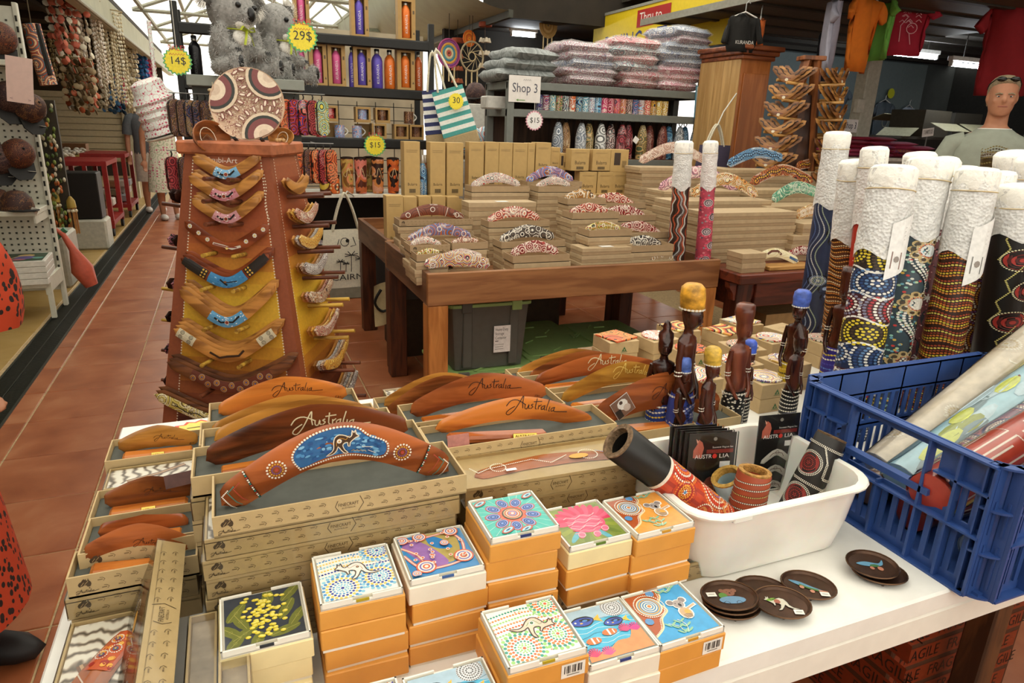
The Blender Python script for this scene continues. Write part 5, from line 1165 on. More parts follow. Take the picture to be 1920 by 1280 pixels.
def hung(label,k,u,v,L,H,off,mat,w=.042,art=None,e=.32,roll=0,tipw=.9,N=18,group=None):
    """boomerang hung points-up against face k of the stand"""
    t = T('boomerang',label,'boomerang',group=group or 'boomerangs hung on the pyramid stand')
    t.matrix_world = st_m @ FM[k] @ Matrix.Translation((u,v,off)) @ Matrix.Rotation(roll,4,'Z') @ Matrix.Rotation(-pi/2,4,'X')
    vf,mp,half = blade(L,-H,w,.011,e,tipw,N); one(vf,'blade',mat,t,smooth=50)
    if art: a = Art(); art(a,w,half); a.build('painted_design',t,mp,lay=.0005)
    return t
st_m = Matrix.Translation((.065,3.027,0)) @ Matrix.Rotation(-.427,4,'Z')
def patch(c,c2,ink='#1a1512'):
    def f(a,w,half):
        q = half*.34; a.band(-q,q,-w*.46,w*.46,c).up()
        R = random.Random(hash(c) % 99)
        for i in range(34): a.disc(R.uniform(-q,q),R.uniform(-w*.42,w*.42),.0035,R.choice([c2,'#f2f0ea',c]),6,ry=.002); a.L = 2+i % 3
        a.L = 6; a.line([(-q*.7,-.002),(-q*.3,.004),(.0,-.002),(q*.3,.003),(q*.75,-.006)],.007,ink).up().disc(0,0,.009,'#8a3a24',10,ry=.006).up().ring(0,0,.008,.0016,'#efe6d4',8).disc(-q*.5,0,.003,'#efe6d4',6)
    return f
def daisies(a,w,half):
    for i in range(9):
        x = -half*.85+half*1.7*i/8
        if abs(x) < half*.3: continue
        for j in range(7): g = 2*pi*j/7; a.disc(x+.006*cos(g),.006*sin(g),.0032,'#d8d0c0',7)
        a.up().disc(x,0,.0035,'#d9c060',7); a.L -= 1
    a.line([(-half*.3,0),(-half*.1,-.008),(half*.1,.002),(half*.28,.006)],.009,'#d8cfc0').up().line([(-half*.28,0),(0,-.006),(half*.2,.004)],.004,'#8a2f24').disc(0,-.002,.006,'#e8d080',8)
def blacktips(a,w,half):
    for s in (-1,1):
        a.band(s*half*.42,s*half*.86,-w*.42,w*.42,'#26221e').band(s*half*.86,s*half*.94,-w*.34,w*.34,'#26221e',3).up()
        for j in range(3): a.disc(s*half*.46,-w*.28+w*.28*j,.004,'#d9b04a',8).disc(s*half*.52,-w*.28+w*.28*j,.004,'#d9b04a',8)
        a.L -= 1
    q = half*.38; a.band(-q,q,-w*.47,w*.47,'#3f86b8').up()
    for i in range(20): a.disc(rnd.uniform(-q,q),rnd.uniform(-w*.4,w*.4),.005,rnd.choice(['#5fa0d0','#2f6fa8','#a8d0e8']),6,ry=.0022)
    a.up().line([(-q*.4,-.008),(-.01,.004),(.0,.01)],.006,'#17120f').line([(-.005,0),(q*.5,.006)],.0035,'#17120f').disc(-.008,-.002,.007,'#8a5a30',8,ry=.004)
def circtips(a,w,half):
    for s in (-1,1):
        a.band(s*half*.6,s*half*.92,-w*.42,w*.42,'#cfc6a8').up()
        for x in (.68,.84):
            for y in (-.22,.22): a.ring(s*half*x,w*y,.0075,.0018,'#2a241c',10).ring(s*half*x,w*y,.0035,.0014,'#2a241c',8)
        a.L -= 1
    a.line([(-half*.3,0),(-half*.12,.006),(0,-.004),(half*.2,.004),(half*.32,-.006)],.009,'#3a2414')
def purples(a,w,half):
    q = half*.62; a.band(-q,q,-w*.46,w*.46,'#6a3322',20).up()
    for i in range(11):
        x,y = -q*.92+q*1.84*i/10,(-1)**i*w*.2
        for r,c in ((.0098,'#c98a3a'),(.0075,'#8a4a24'),(.0055,'#c9a04a'),(.004,'#4a4086')): a.disc(x,y,r,c,10).up()
        a.dots(x,y,.0115,'#e8dcc0',.0009); a.L -= 4
def wavy(a,w,half):
    a.line([(-half*.7,0),(-half*.5,.008),(-half*.4,-.006),(-half*.2,.006)],.004,'#2a2018').ring(-half*.55,.002,.007,.002,'#2a2018').ring(half*.2,0,.008,.002,'#2a2018').line([(half*.3,.008),(half*.5,-.004),(half*.7,.004)],.004,'#6a4a80')
FR = [('pale blue patch',(0.0065,1.305,0.2623,0.1023,0.0359),2,SWM,patch('#7ab0d4','#d8e8f0')),('upper pink patch',(0.0021,1.232,0.2759,0.1115,0.0368),3,SWM,patch('#d08a94','#b03a44')),('lower pink patch',(0.0057,1.151,0.2694,0.115,0.0527),3,SWM,patch('#d49aa0','#b03a44')),('daisy chain',(0.0038,1.06,0.343,0.1403,-0.008),1,SWR,daisies),('black tips and blue centre',(-0.0036,0.934,0.359,0.145,0.0865),3,SWR,blacktips),('blue splash centre',(0.0019,0.806,0.375,0.171,0.0425),4,SWM,patch('#5f9fc8','#e8f0f4')),('ringed cream tips',(-0.0021,0.651,0.427,0.1557,0.0396),4,SWM,circtips),('purple ring row',(0.0053,0.521,0.529,0.1505,0.0626),3,SWD,purples),('pale yellow lizard',(-0.0208,0.377,0.593,0.1523,0.0222),3,SYL,wavy)]
for n,(d,(u,v,L,H,roll),cnt,mat,art) in enumerate(FR):
    for i in range(cnt):
        back = i < cnt-1; off = .013+.0135*i+(.012 if cnt == 1 else 0)
        hung('front face boomerang with %s' % d if not back else 'boomerang %s behind the front one with %s' % (['first','second','third'][cnt-2-i],d),0,u+(.004*(cnt-1-i)),v+(.012*(cnt-1-i) if back else 0),L*(1 if not back else 1.01),H,off,mat if n != 8 or not back else SWD,.045 if n > 2 else .038,art if not back else (None if n != 8 else wavy),roll=roll)
    for s in (-1,1): one(tube([tuple(FM[0] @ Vector((u+s*L*.17,v-H+.004,-.01))),tuple(FM[0] @ Vector((u+s*L*.17,v-H-.004,.11)))],.0085,8),'peg',WOOD('#c09a3e','#8a6426',8,0) if 3 <= n <= 6 else WOOD('#6a3a24','#4a2414',8,0),st,smooth=50)
RM_ = [DOTS('#7a4a2c',['#c9a070','#8a3a2c','#e8dcc0','#3a2216'],30,'#f0e8d4',300),DOTS('#8a3a2a',['#e0c8a8','#5a2418','#c98a7a'],24,'#f4ecdc',260),DOTS('#b8802a',['#e0c060','#8a4a1c','#d9a040'],20,'#f0e0a8',260),DOTS('#2e2a2c',['#b4a8a0','#6a5a58','#e8e0d4'],26,'#f0ece4',300)]
rows = [(1.22,2),(1.10,3),(.995,3),(.885,3),(.765,3),(.62,3),(.47,4),(.31,5)]
for n,(v,cnt) in enumerate(rows):
    for i in range(cnt):
        hung('right face boomerang on the stand, %s row from top, %s' % (NUM[n],['nearest the stand','second out','third out','fourth out','fifth out'][i]),1,.0,v,.27+.016*n,.085,.022+.016*i,[SWM,RM_[(n+i) % 4],RM_[(n*3+i) % 4]][min(2,i if n else 0)] if i < cnt-1 else (SWM if n == 0 else RM_[n % 4]),.046,None,.5)
    for s in (-1,1): one(tube([tuple(FM[1] @ Vector((s*.05,v-.088,-.01))),tuple(FM[1] @ Vector((s*.05,v-.096,.15)))],.0085,8),'peg',WOOD('#c09a3e','#8a6426',8,0) if 3 < n < 6 else WOOD('#6a3a24','#4a2414',8,0),st,smooth=50)
for n,v in enumerate((1.16,.98,.80,.66,.52,.38)):
    for i in range(2): hung('left face boomerang on the stand, %s row from top, %s' % (NUM[n],['nearest the stand','outermost'][i]),3,.0,v,.34+.016*n,.085,.03+.02*i,[M('#3a2018',.4),M('#2a1a16',.4),DOTS('#2a2422',['#d98aa0','#4a3a34'],30,'#e8a0b0',200)][(n+i) % 3],.05,None,.5)
    for s in (-1,1): one(tube([tuple(FM[3] @ Vector((s*.05,v-.088,-.01))),tuple(FM[3] @ Vector((s*.05,v-.092,.14)))],.008,8),'peg',WOOD('#c09a3e','#8a6426',8,0) if n in (2,3) else WOOD('#6a3a24','#4a2414',8,0),st,smooth=50)
# plate and bowls on top of the stand
pl = T('painted_plate','big round red and cream dot painted plate on the stand','plate',(.088,2.98,1.335),-.2,rx=-.25)
one(lathe([(.05,-.012),(.12,-.008),(.142,.004),(.142,.008),(.12,0),(.05,-.006)],40),'plate_body',M('#c8a88c',.4),pl,smooth=50,m=Matrix.Translation((0,0,.142)) @ Matrix.Rotation(pi/2,4,'X'))
a = Art(0,.142,.142)
for i in range(900):
    q = sqrt(rnd.random())*.95; g = rnd.uniform(0,2*pi); a.disc(q*cos(g),q*sin(g),.017,rnd.choice(['#7a3530','#8a4038','#e4d2b8']),5)
a.up()
for cx,cy,f0,f1 in ((-.85,.35,-1.3,1.0),(.6,.75,2.6,5.2),(.45,-.85,.5,2.8)):
    for r,c in ((.62,'#d9c4a8'),(.54,'#23261f'),(.46,'#7a3a38'),(.3,'#e0cdb4'),(.16,'#d0b8a0')):
        P = [(cx,cy)]+[(cx+r*cos(f0-1+(f1-f0+2)*i/18),cy+r*sin(f0-1+(f1-f0+2)*i/18)) for i in range(19)]
        P = [(x*min(1,.97/max(.01,sqrt(x*x+y*y))),y*min(1,.97/max(.01,sqrt(x*x+y*y)))) for x,y in P]; a.poly(P,c).up()
    for j in range(9):
        g = f0+(f1-f0)*j/8; x,y = cx+.74*cos(g),cy+.74*sin(g)
        if x*x+y*y < .85: a.disc(x,y,.11,'#7a3530',8,ry=.05,rot=g).up().disc(x,y,.08,'#e6d6c0',8,ry=.03,rot=g); a.L -= 1
a.build('painted_design',pl,FRONT(-.0075),lay=.0004)
for s in (-1,1): one(box(s*.05,.02,.004,.012,.09,.012,.003),'plate_stand',M('#17130f',.5),pl)
def bowl(label,loc,r,rz,rx,m): 
    t = T('wooden_bowl',label,'bowl',loc,rz,'small wooden bowls on the stand',rx=rx); one(lathe([(r*.2,0),(r*.7,r*.1),(r,r*.4),(r*.96,r*.42),(r*.6,r*.16),(.002,r*.1)],24,sx=1,sy=.62),'bowl_body',m,t,smooth=50)
    a = Art(); a.ring(0,0,r*.4,.003,'#efe6d0',14).line([(-r*.3,0),(0,r*.15),(r*.3,-r*.1)],.004,'#6a4a2c'); a.build('painted_design',t,TOP(r*.2)); return t
bowl('small oval tan bowl leaning right of the big plate',(.225,3.0,1.345),.062,-.7,1.25,SWM)
bowl('dark wooden bowl edge on, left of the big plate',(-.075,2.98,1.335),.105,.9,1.3,WOOD('#8a4f22','#5c3012',5,0))
for i,(x,y) in enumerate(((.2,2.93),(.215,2.93),(.205,2.935),(.19,2.925))): tag(one(ball((0,0,.008),.008,10,8),'gumnut_bead',M('#b08a5a',.5),None,40,loc=(x,y,SH+.037)),'round wooden bead beside the plate foot, %s of four' % ['first','second','third','fourth'][i],'bead','wooden beads on the stand top')

# ================================================================ wooden tables, boxes of painted boomerangs
TW = WOOD('#8f6038','#7c4e2a',4,0,.5); TWY = WOOD('#755036','#5f3c24',4,1,.5); LEGW = WOOD('#b5763a','#9c5f28',5,2,.45); LEGD = WOOD('#5e3018','#41200f',5,2,.45); RIMT = .787; TS_ = .715
def trough(label,x0,x1,y0,y1,legs):
    t = T('wooden_table',label,'table',((x0+x1)/2,(y0+y1)/2,0)); w,d = x1-x0,y1-y0
    one(box(0,-d/2+.014,.712,w,.028,.15,.003),'front_board',TW,t); one(box(0,d/2-.014,.712,w,.028,.15,.003),'back_board',TW,t)
    for s in (-1,1): one(box(s*(w/2-.014),0,.712,.028,d-.058,.15,.003),'side_board',TWY,t)
    one(box(0,0,TS_-.012,w-.06,d-.06,.02),'table_bottom',TW,t)
    for i,(sx,sy) in enumerate(((-1,-1),(1,-1),(-1,1),(1,1))): one(box(sx*(w/2-.05),sy*(d/2-.05),.318,.095,.095,.636,.004),'leg',LEGW if legs[i] else LEGD,t)
    return t
trough('front wooden trough table with the brown front board',.783,2.391,2.858,3.765,(1,1,0,0))
trough('rear wooden trough table butted behind the front one',.80,2.40,3.772,4.724,(0,0,0,0))
t2 = T('wooden_table','dark red wooden table at right stacked with long boxes','table',(3.15,3.45,0)); MAH = WOOD('#6a2f1c','#4a1e10',4,0,.4)
one(box(0,0,.708,1.5,1.5,.055,.006),'table_top',MAH,t2)
one(box(.03,-.66,.60,1.2,.03,.13,.004),'front_rail',MAH,t2); one(box(-.66,0,.60,.03,1.2,.13,.004),'side_rail',MAH,t2)
for sx,sy in ((-1,-1),(1,-1),(-1,1),(1,1)):
    one(box(sx*.64,sy*.62,.34,.1,.1,.68,.004),'leg',WOOD('#5a2a1a','#3c190e',4,2,.4),t2)
    if sy < 0 and sx < 0:
        for s in (-1,1): one(prism([(0,0),(.05,0),(.045,-.03),(.02,-.06),(.012,-.1),(0,-.1)],-.02,.02),'bracket',MAH,t2,loc=(-.64+s*.05,-.64,.675),rot=(0,0,0 if s > 0 else pi),m=XZ)
# small kraft boomerang boxes under painted boomerangs: (desc, bm, width, material key, tray?)
def DM_(b,c,s=26,d='#f0e8d8',n=240): return DOTS(b,c,s,d,n,.4)
DMT = {'redcirc': DM_('#6a3018',['#7a3a1e','#5c2812','#7a3a1e'],10),'bluekang': DM_('#8a4a28',['#3f6aa8','#8a4a28','#b8603a','#5f8ac0'],14),'whitered': DM_('#e8e0d4',['#a8443a','#e8dcd0','#3a2a24'],30),'rust': DM_('#8a5040',['#d8b8a0','#a8604a','#5a3024'],26),'yellow': DM_('#b8a03a',['#3a3a1c','#d9c85a','#8a2f24'],22),'mixed': DM_('#7a3a34',['#e8dcd0','#2a221e','#c9606a','#d9c86a'],18),'bwr': DM_('#dcd8cc',['#2a2624','#dcd8cc','#a8302c'],26),'red': DM_('#9a2c26',['#c96a4a','#e8d8c4','#7a1c1a'],20),'black': DM_('#1e1a18',['#e4ddd0','#2a2420','#5a4a40'],20),'blueb': DM_('#8a4a26',['#4a6ab0','#b8602e','#6a8ac8'],12),'redwave': DM_('#8a2c2a',['#e8dccc','#a8403a','#6a1e1e'],24),'tan': DM_('#9a6a34',['#e8dcc4','#5a3a1c','#c99a5a'],16),'pinkg': DM_('#c0808c',['#e8c8cc','#a85a70','#6a5a6a'],16),'gold': DM_('#c9a860',['#8a3a2a','#e8d8a0','#5a4a24','#c97a3a'],18),'blue': DM_('#4f7fa8',['#26466a','#8ab4d0','#1c2a44','#6a9ac0'],14),'redbrown': DM_('#7a3020',['#c98a3a','#3a1c14','#a8502e'],16),'green': DM_('#2f7a5f',['#6aa88a','#1f5a48','#b8d0b0'],12),'dustpink': DM_('#a07a6a',['#c8a894','#8a6454','#d8c0b0'],12),'cream': DM_('#e8dcae',['#efe6c4','#e4d6a4','#efe6c4'],8)}
PB = [('brown with white circles',(1.021,3.62,0.909,0.376,0.0971,-0.0117),.062,'redcirc',3),('blue and brown kangaroo',(0.974,3.32,0.847,0.348,0.0978,0.0321),.062,'bluekang',2),('small white and red',(0.851,3.14,0.857,0.1584,0.0514,-0.0336),.034,'whitered',2),('small rust and cream',(1.049,3.14,0.863,0.1462,0.0404,0.0219),.034,'rust',2),('small yellow and olive',(0.836,3.04,0.834,0.1187,0.0358,0.0679),.034,'yellow',1),('wide red and white leaning front left',(0.948,2.94,0.782,0.329,0.0895,-0.0467),.075,'mixed',0),('crimson dotted just behind the front left',(0.987,3.0,0.811,0.2117,0.0592,-0.0174),.05,'whitered',0),
 ('white black and red at the back centre',(1.477,3.85,1.062,0.328,0.0979,0.0269),.06,'bwr',4),('deep red patterned, centre of the table',(1.422,3.42,0.92,0.318,0.0934,0.0253),.06,'red',4),('black and white figures',(1.411,3.2,0.849,0.32,0.0958,0.0296),.066,'black',3),('wooden with red white centre at front',(1.366,3.0,0.815,0.2651,0.0831,-0.0091),.06,'redwave',2),('blue and brown with wooden tips far back',(1.927,4.05,1.073,0.351,0.116,0.0298),.065,'blueb',4),('grey and red wooden, right of far back',(1.833,3.8,1.066,0.2381,0.0777,0.0386),.05,'bwr',4),('cream brown banded with wood tips',(1.838,3.45,1.032,0.2077,0.0683,0.0205),.05,'tan',4),('red with wooden left tip',(1.789,3.25,0.981,0.245,0.0657,0.0076),.05,'red',3),('bright red ringed upper right',(2.129,3.55,0.993,0.2729,0.0769,-0.1729),.06,'red',3),('crimson ringed middle right',(2.081,3.35,0.95,0.2698,0.0717,-0.1182),.06,'redwave',3),('red and white wave',(2.059,3.15,0.885,0.2756,0.0728,-0.1752),.06,'redwave',2),('green and gold small',(1.768,3.05,0.92,0.2141,0.0575,0.0005),.045,'yellow',4),('black white and red tangle',(1.994,3.0,0.843,0.2211,0.0633,-0.1102),.06,'black',1),('black red with white rings low right',(1.984,2.95,0.779,0.157,0.0765,-0.0056),.05,'black',0),('tan with dotted bands, right corner',(2.057,2.92,0.777,0.1453,0.0566,-0.0033),.045,'tan',0)]
KB2 = M('#a48a68',.6,var=.06,scale=40); KBL = M('#b39b78',.55,var=.08,scale=30)
def plain_box(label,loc,w,d,h,group,rz=0,lid=True,mat=None):
    t = T('boomerang_box',label,'box',loc,rz,group); one(box(0,0,h*.47,w,d,h*.94,.001),'box_body',mat or KB2,t)
    if lid: one(box(0,0,h*.72,w+.003,d+.003,h*.55,.001),'box_lid',mat or KBL,t)
    return t
for i,(d,bm,w,mk,cnt) in enumerate(PB):
    cx,y,z,L,H,roll = bm
    t = T('boomerang','painted boomerang, %s, on wooden table' % d,'boomerang',(cx,y,z),0,'painted boomerangs on the wooden trough table',ry=-roll,rx=-.12)
    vf,mp,half = blade(L,H,w,.012,.75,.6,20); one(vf,'blade',DMT[mk],t,smooth=50)
    a = Art()
    for s in (-1,1): a.dline([(s*half*.42,-w*.4),(s*half*.44,w*.4)],'#f0e8d8',.0022,2.3)
    for x in (-.75,0,.75): a.ring(x*half,0,w*.2,.003,'#f0e8d8',10)
    a.build('painted_lines',t,mp,lay=.0005)
    zb = z-.012; bw,bd = L+.035,.125
    if cnt:
        tray('open kraft tray under the %s boomerang' % d,(cx,y-.02,zb),bw,bd,.036,prt=i < 3,group='open trays on the wooden trough table',mat=KB2,insert=False,sleeve=False)
        n = max(0,round((zb-TS_)/.04)); hh = (zb-TS_)/n if n else 0
        for k in range(n): plain_box('%s kraft box below the %s tray' % (NUM[k],' '.join(d.replace(',','').split()[:6])),(cx+rnd.uniform(-.008,.008),y-.02,TS_+hh*(n-1-k)),bw,bd,hh-.001,'kraft boxes on the wooden trough table',rnd.uniform(-.02,.02))
# flat lidded boxes without a boomerang
def fstack(d,x0,x1,y,ztop,n,dep=.13,zb=TS_,group='kraft boxes on the wooden trough table',slip=False):
    h = (ztop-zb)/n
    for k in range(n): plain_box('%s lidded kraft box down %s' % (NUM[k],d),((x0+x1)/2+rnd.uniform(-.006,.006),y+dep/2,ztop-h*(k+1)),x1-x0,dep,h-.001,group,rnd.uniform(-.015,.015))
    if slip: tag(one(box((x0+x1)/2,y+.03,ztop+.001,.07,.04,.001),'paper_slip',M('#e8e6e0',.6)),'white paper slip on kraft stack %s' % d,'paper')
fstack('between the white black tray and the deep red one',1.219,1.624,3.58,1.016,6,slip=True)
fstack('at front right of the trough table',1.587,1.882,2.92,0.864,4,slip=True)
# bottle boxes and mug boxes
def tallbox(label,x0,x1,y,z0,z1,txt=True,win=False,d=.085,group='tall kraft bottle boxes at the back of the trough table'):
    t = T('bottle_box',label,'box',((x0+x1)/2,y+d/2,z0),rnd.uniform(-.05,.05),group); w,h = x1-x0,z1-z0
    one(box(0,0,h/2,w,d,h,.0015),'carton',M('#b89860',.6,var=.05,scale=30),t)
    a = Art()
    if win: a.rect(-w*.3,h*.3,w*.05,h*.85,'#3a2a1e').rect(w*.15,h*.2,w*.4,h*.5,'#8d7346')
    elif txt: a.text('Bularra',0,h*.30 if h < .25 else h*.2,w*.17,'#4a3a22',w=w*.6).rect(-w*.2,h*.06,w*.2,h*.14 if h > .2 else h*.2,'#8f7548').up(); [a.rect(-w*.18+w*.05*i,h*.07,-w*.155+w*.05*i,h*.135 if h > .2 else h*.19,'#3a2e1c') for i in range(8)]; a.rect(-w*.35,h*.84,w*.35,h*.85,'#967b4c').rect(-w*.35,h*.81,w*.3,h*.82,'#967b4c')
    a.build('printed_front',t,FRONT(-d/2)); return t
TBX = [(0.992,1.091,0.991,1.315,'tall kraft bottle box, leftmost of the back row'),(1.154,1.252,0.990,1.315,'tall kraft bottle box, second from left of the back row'),(1.262,1.369,0.989,1.315,'tall kraft bottle box, third from left of the back row'),(1.407,1.506,1.042,1.321,'tall kraft bottle box, fourth from left of the back row'),(1.513,1.606,1.048,1.324,'tall kraft bottle box, fifth from left of the back row'),(1.610,1.701,1.048,1.323,'tall kraft bottle box, sixth from left of the back row'),(1.705,1.805,1.048,1.322,'tall kraft bottle box, seventh from left of the back row'),(1.809,1.858,1.055,1.324,'tall kraft bottle box, eighth from left of the back row'),(1.865,1.972,1.117,1.329,'tall kraft bottle box, rightmost of the back row')]
MUG = [(2.148,2.286,1.150,1.292,4.20,'upper left'),(2.311,2.452,1.151,1.292,4.20,'upper middle'),(2.456,2.596,1.145,1.295,4.20,'upper right with dark window'),(2.224,2.356,0.993,1.143,4.20,'lower left'),(2.364,2.482,0.992,1.144,4.20,'lower middle'),(2.482,2.607,0.992,1.145,4.20,'lower right'),(2.045,2.113,1.142,1.296,4.30,'narrow left'),(2.116,2.164,1.142,1.259,4.30,'narrow windowed'),(2.127,2.216,0.924,0.999,4.15,'bottom left'),(2.224,2.340,0.919,0.998,4.15,'bottom middle'),(2.349,2.467,0.918,0.998,4.15,'bottom third'),(2.467,2.596,0.909,0.997,4.15,'bottom right')]
LOW = [(0.817,0.915,0.715,1.025,3.86,'nearest the left rim'),(0.940,1.019,0.715,1.009,3.95,'second from the rim'),(1.034,1.112,0.715,1.008,3.98,'third from the rim'),(1.124,1.208,0.715,1.006,4.00,'fourth from the rim'),(1.224,1.302,0.715,1.000,4.02,'fifth from the rim')]
for x0,x1,z0,z1,lb in TBX:
    tallbox(lb,x0,x1,4.15,z0,z1)
    if z0 > TS_+.03: plain_box('kraft carton directly under the '+lb[:-16],((x0+x1)/2,4.1925,TS_),x1-x0,.085,z0-TS_-.001,'kraft cartons under the bottle boxes',lid=False,mat=M('#b89860',.6,var=.05,scale=30))
for x0,x1,z0,z1,y,n in MUG: tallbox('small kraft mug box, %s of the mug box pile' % n,x0,x1,y,z0,z1,win='window' in n,group='small kraft mug boxes right of the bottle boxes')
zlow = min(m[2] for m in MUG)
plain_box('flat carton under the pile of small mug boxes',(2.421,4.27,TS_),.50,.16,zlow-TS_-.001,'kraft cartons under the bottle boxes')
for x0,x1,z0,z1,y,n in LOW: tallbox('short kraft box, %s of the left pile' % n,x0,x1,y,z0,z1,txt=n.startswith('near'),group='short kraft boxes by the left rim')
# bottles standing between the boxes
def flask(label,loc,r,h,m,cap='#b8b4ac',group='bottles standing between the kraft boxes',dark=True):
    t = T('drink_bottle',label,'bottle',loc,0,group); one(lathe([(r*.9,0),(r,.006),(r,h*.72),(r*.9,h*.8),(r*.48,h*.88),(r*.46,h*.9)],18),'bottle_body',m,t,smooth=40); one(lathe([(r*.5,h*.885),(r*.52,h*.89),(r*.52,h*.99),(r*.45,h)],14),'cap',M(cap,.3,.6),t,smooth=40); return t
flask('patterned blue bottle left between the two leftmost tall boxes',(1.12,4.2,TS_+.10),.028,.42,DMT['blue']); flask('patterned red bottle between the two leftmost tall boxes',(1.147,4.24,TS_+.10),.026,.42,DMT['redbrown'])
plain_box('kraft carton under the two patterned bottles',(1.133,4.22,TS_),.1,.1,.099,'kraft cartons under the bottle boxes',lid=False)
# ---- long boxes and big boomerangs on the dark red table
TZ = .7355
def lstack(d,x0,x1,y,ztop,n,dep=.2,zb=TZ):
    h = (ztop-zb)/n
    for k in range(n): plain_box('%s long kraft box down, stack %s' % (NUM[k],d),((x0+x1)/2+rnd.uniform(-.012,.012),y+dep/2,ztop-h*(k+1)),x1-x0,dep,h-.001,'long kraft boxes on the dark red table',rnd.uniform(-.02,.02))
XX = lambda a,b: (a,b)
lstack('at the front of the red table',2.398,3.015,3.0,1.015,7)
lstack('behind the front stack, gold boomerang on top',2.36,3.078,3.3,1.045,7)
lstack('at the left end beside the trough table',2.474,3.05,3.55,1.076,10)
lstack('furthest left below the dusty pink boomerang',2.554,3.333,3.95,1.194,11)
lstack('below the blue boomerang',3.165,3.822,3.85,1.192,10)
lstack('below the green boomerang',3.017,3.536,3.25,1.013,6)
lstack('low on the right of the cream boomerang',2.965,3.25,2.95,0.883,3,.18)
lstack('small flat pair left of the cream boomerang',2.43,2.585,2.74,0.839,2,.12)
BB = [('dusty pink and brown, highest at left',(2.845,4.02,1.2,0.565,0.1587,0.0233),'dustpink'),('pink ringed, behind the slim didgeridoos',(2.781,3.62,1.05,0.631,0.1752,-0.0044),'pinkg'),('gold and red maze',(2.794,3.38,1.034,0.524,0.1683,-0.0142),'gold'),('blue striped',(3.478,3.92,1.21,0.515,0.1304,0.0962),'blue'),('red brown with yellow chevrons',(3.438,3.6,1.093,0.555,0.1512,0.0181),'redbrown'),('green leafy',(3.302,3.32,1.03,0.391,0.1259,0.1018),'green'),('red and gold, behind the blue dotted didgeridoo',(4.133,3.95,1.187,0.527,0.0969,0.0231),'redbrown'),('tan carved, below the green one',(3.225,3.05,0.955,0.354,0.1021,0.026),'gold'),('cream and blue kangaroo on a wooden board',(2.697,2.8,0.748,0.36,0.0979,-0.0202),'cream'),('small red patterned behind the cream one',(3.03,2.93,0.734,0.303,0.0908,-0.0215),'redwave')]
for i,(d,bm,mk) in enumerate(BB):
    cx,y,z,L,H,roll = bm
    if i in (4,6,7): lstack('under the %s boomerang' % ' '.join(d.replace(',','').split()[:4]),cx-L/2-.02,cx+L/2+.02,y-.09,z-.006,max(1,round((z-TZ)/.05)),.18)
    t = T('boomerang','large painted boomerang, %s' % d,'boomerang',(cx,y,z+.002),0,'large painted boomerangs on the dark red table',ry=-roll,rx=-.15)
    vf,mp,half = blade(L,H,.075 if i not in (8,9) else .05,.014,.42,.8,22); one(vf,'blade',DMT[mk],t,smooth=50); w = .075
    a = Art()
    if mk == 'cream': w = .05; a.line([(-.05,0),(-.02,.01),(.02,.01),(.05,-.005)],.012,'#6a3a2a'); [a.line([(s*half*.6,0),(s*half*.95,.0)],.014,'#3a5f8a') for s in (-1,1)]
    elif mk in ('blue','redbrown'): S = [(-half*.85+half*1.7*j/24,.007*sin(j*1.2)) for j in range(25)]; a.line(S,.022,'#1c2a44' if mk == 'blue' else '#3a1610').up().dline(S,'#8ab8dc' if mk == 'blue' else '#d9a43a',.007,2.6,7)
    elif mk == 'green': [a.disc(rnd.uniform(-half*.8,half*.8),rnd.uniform(-.025,.025),.014,rnd.choice(['#8ac09a','#4a9a74','#c8dcc0']),8,ry=.005,rot=rnd.uniform(0,3)) for _ in range(26)]
    else: [a.ring(half*x,0,.018,.003,'#efe4d4',12).ring(half*x,0,.010,.003,'#efe4d4',10) for x in (-.7,-.35,0,.35,.7)]
    a.build('painted_lines',t,mp,lay=.0005)
tag(one(box(2.78,2.79,TZ+.012,.31,.09,.022,.003),'wooden_board',WOOD('#b98a4a','#9a6c30',5,0,.5)),'pale wooden display board under the cream blue boomerang','board')
# ---- storage bins under the trough table
BING = M('#55564f',.45,var=.06); LIDG = M('#8fae6a',.5,var=.05)
def binbox(label,loc,w,d,h,rz=0,group='green lidded storage bins under the trough table',sticker=False):
    t = T('storage_bin',label,'bin',loc,rz,group); v,f,m = rloft([(w*.84,d*.84,.02,0,0,0),(w*.94,d*.94,.02,h*.9,0,0)],2); f.append(tuple(range(m))[::-1]); f.append(tuple(m+i for i in range(m))); one((v,f),'bin_body',BING,t,smooth=40)
    for x in (-.28,.28): one(box(w*x,-d*.45,h*.46,w*.11,.02,h*.84,.004),'rib',BING,t,rot=(.0,0,0))
    mb = MB(); mb.add(prism(rrect(w,d,.03),h*.9,h*.94)); mb.add(prism(rrect(w*.86,d*.84,.02),h*.94,h*.96)); ld = mb.build('lid',LIDG,t)
    for sx,sy,a0 in [(x,y,a0) for x in (-.28,0,.28) for y in (-.28,0,.28) for a0 in ((x*3+y*5) % 1.4,)]: one(box(sx*w,sy*d,h*.96+.004,w*.17,.008,.008,.002),'lid_rib',LIDG,ld,rot=(0,0,0)).rotation_euler = (0,0,a0)
    for sx in (-1,1): one(box(sx*w*.3,-d*.5,h*.9,w*.12,.012,.05,.003),'latch',BING if sx < 0 else LIDG,t)
    if sticker: Art().rect(-.045,-.07,.045,.07,'#ecebe6').up().text('Heavy Duty',-.038,.044,.014,'#2a2a28','L',w=.07).text('Storage',-.038,.022,.014,'#2a2a28','L',w=.048).text('Container',-.038,0,.014,'#2a2a28','L',w=.062).rect(-.038,-.012,-.02,-.008,'#3a3a38').rect(-.038,-.03,.01,-.027,'#9a9a94').rect(-.038,-.042,.006,-.039,'#9a9a94').rect(-.038,-.054,.008,-.051,'#9a9a94').build('paper_label',t,FRONT(-d*.476,.06,h*.42))
    return t
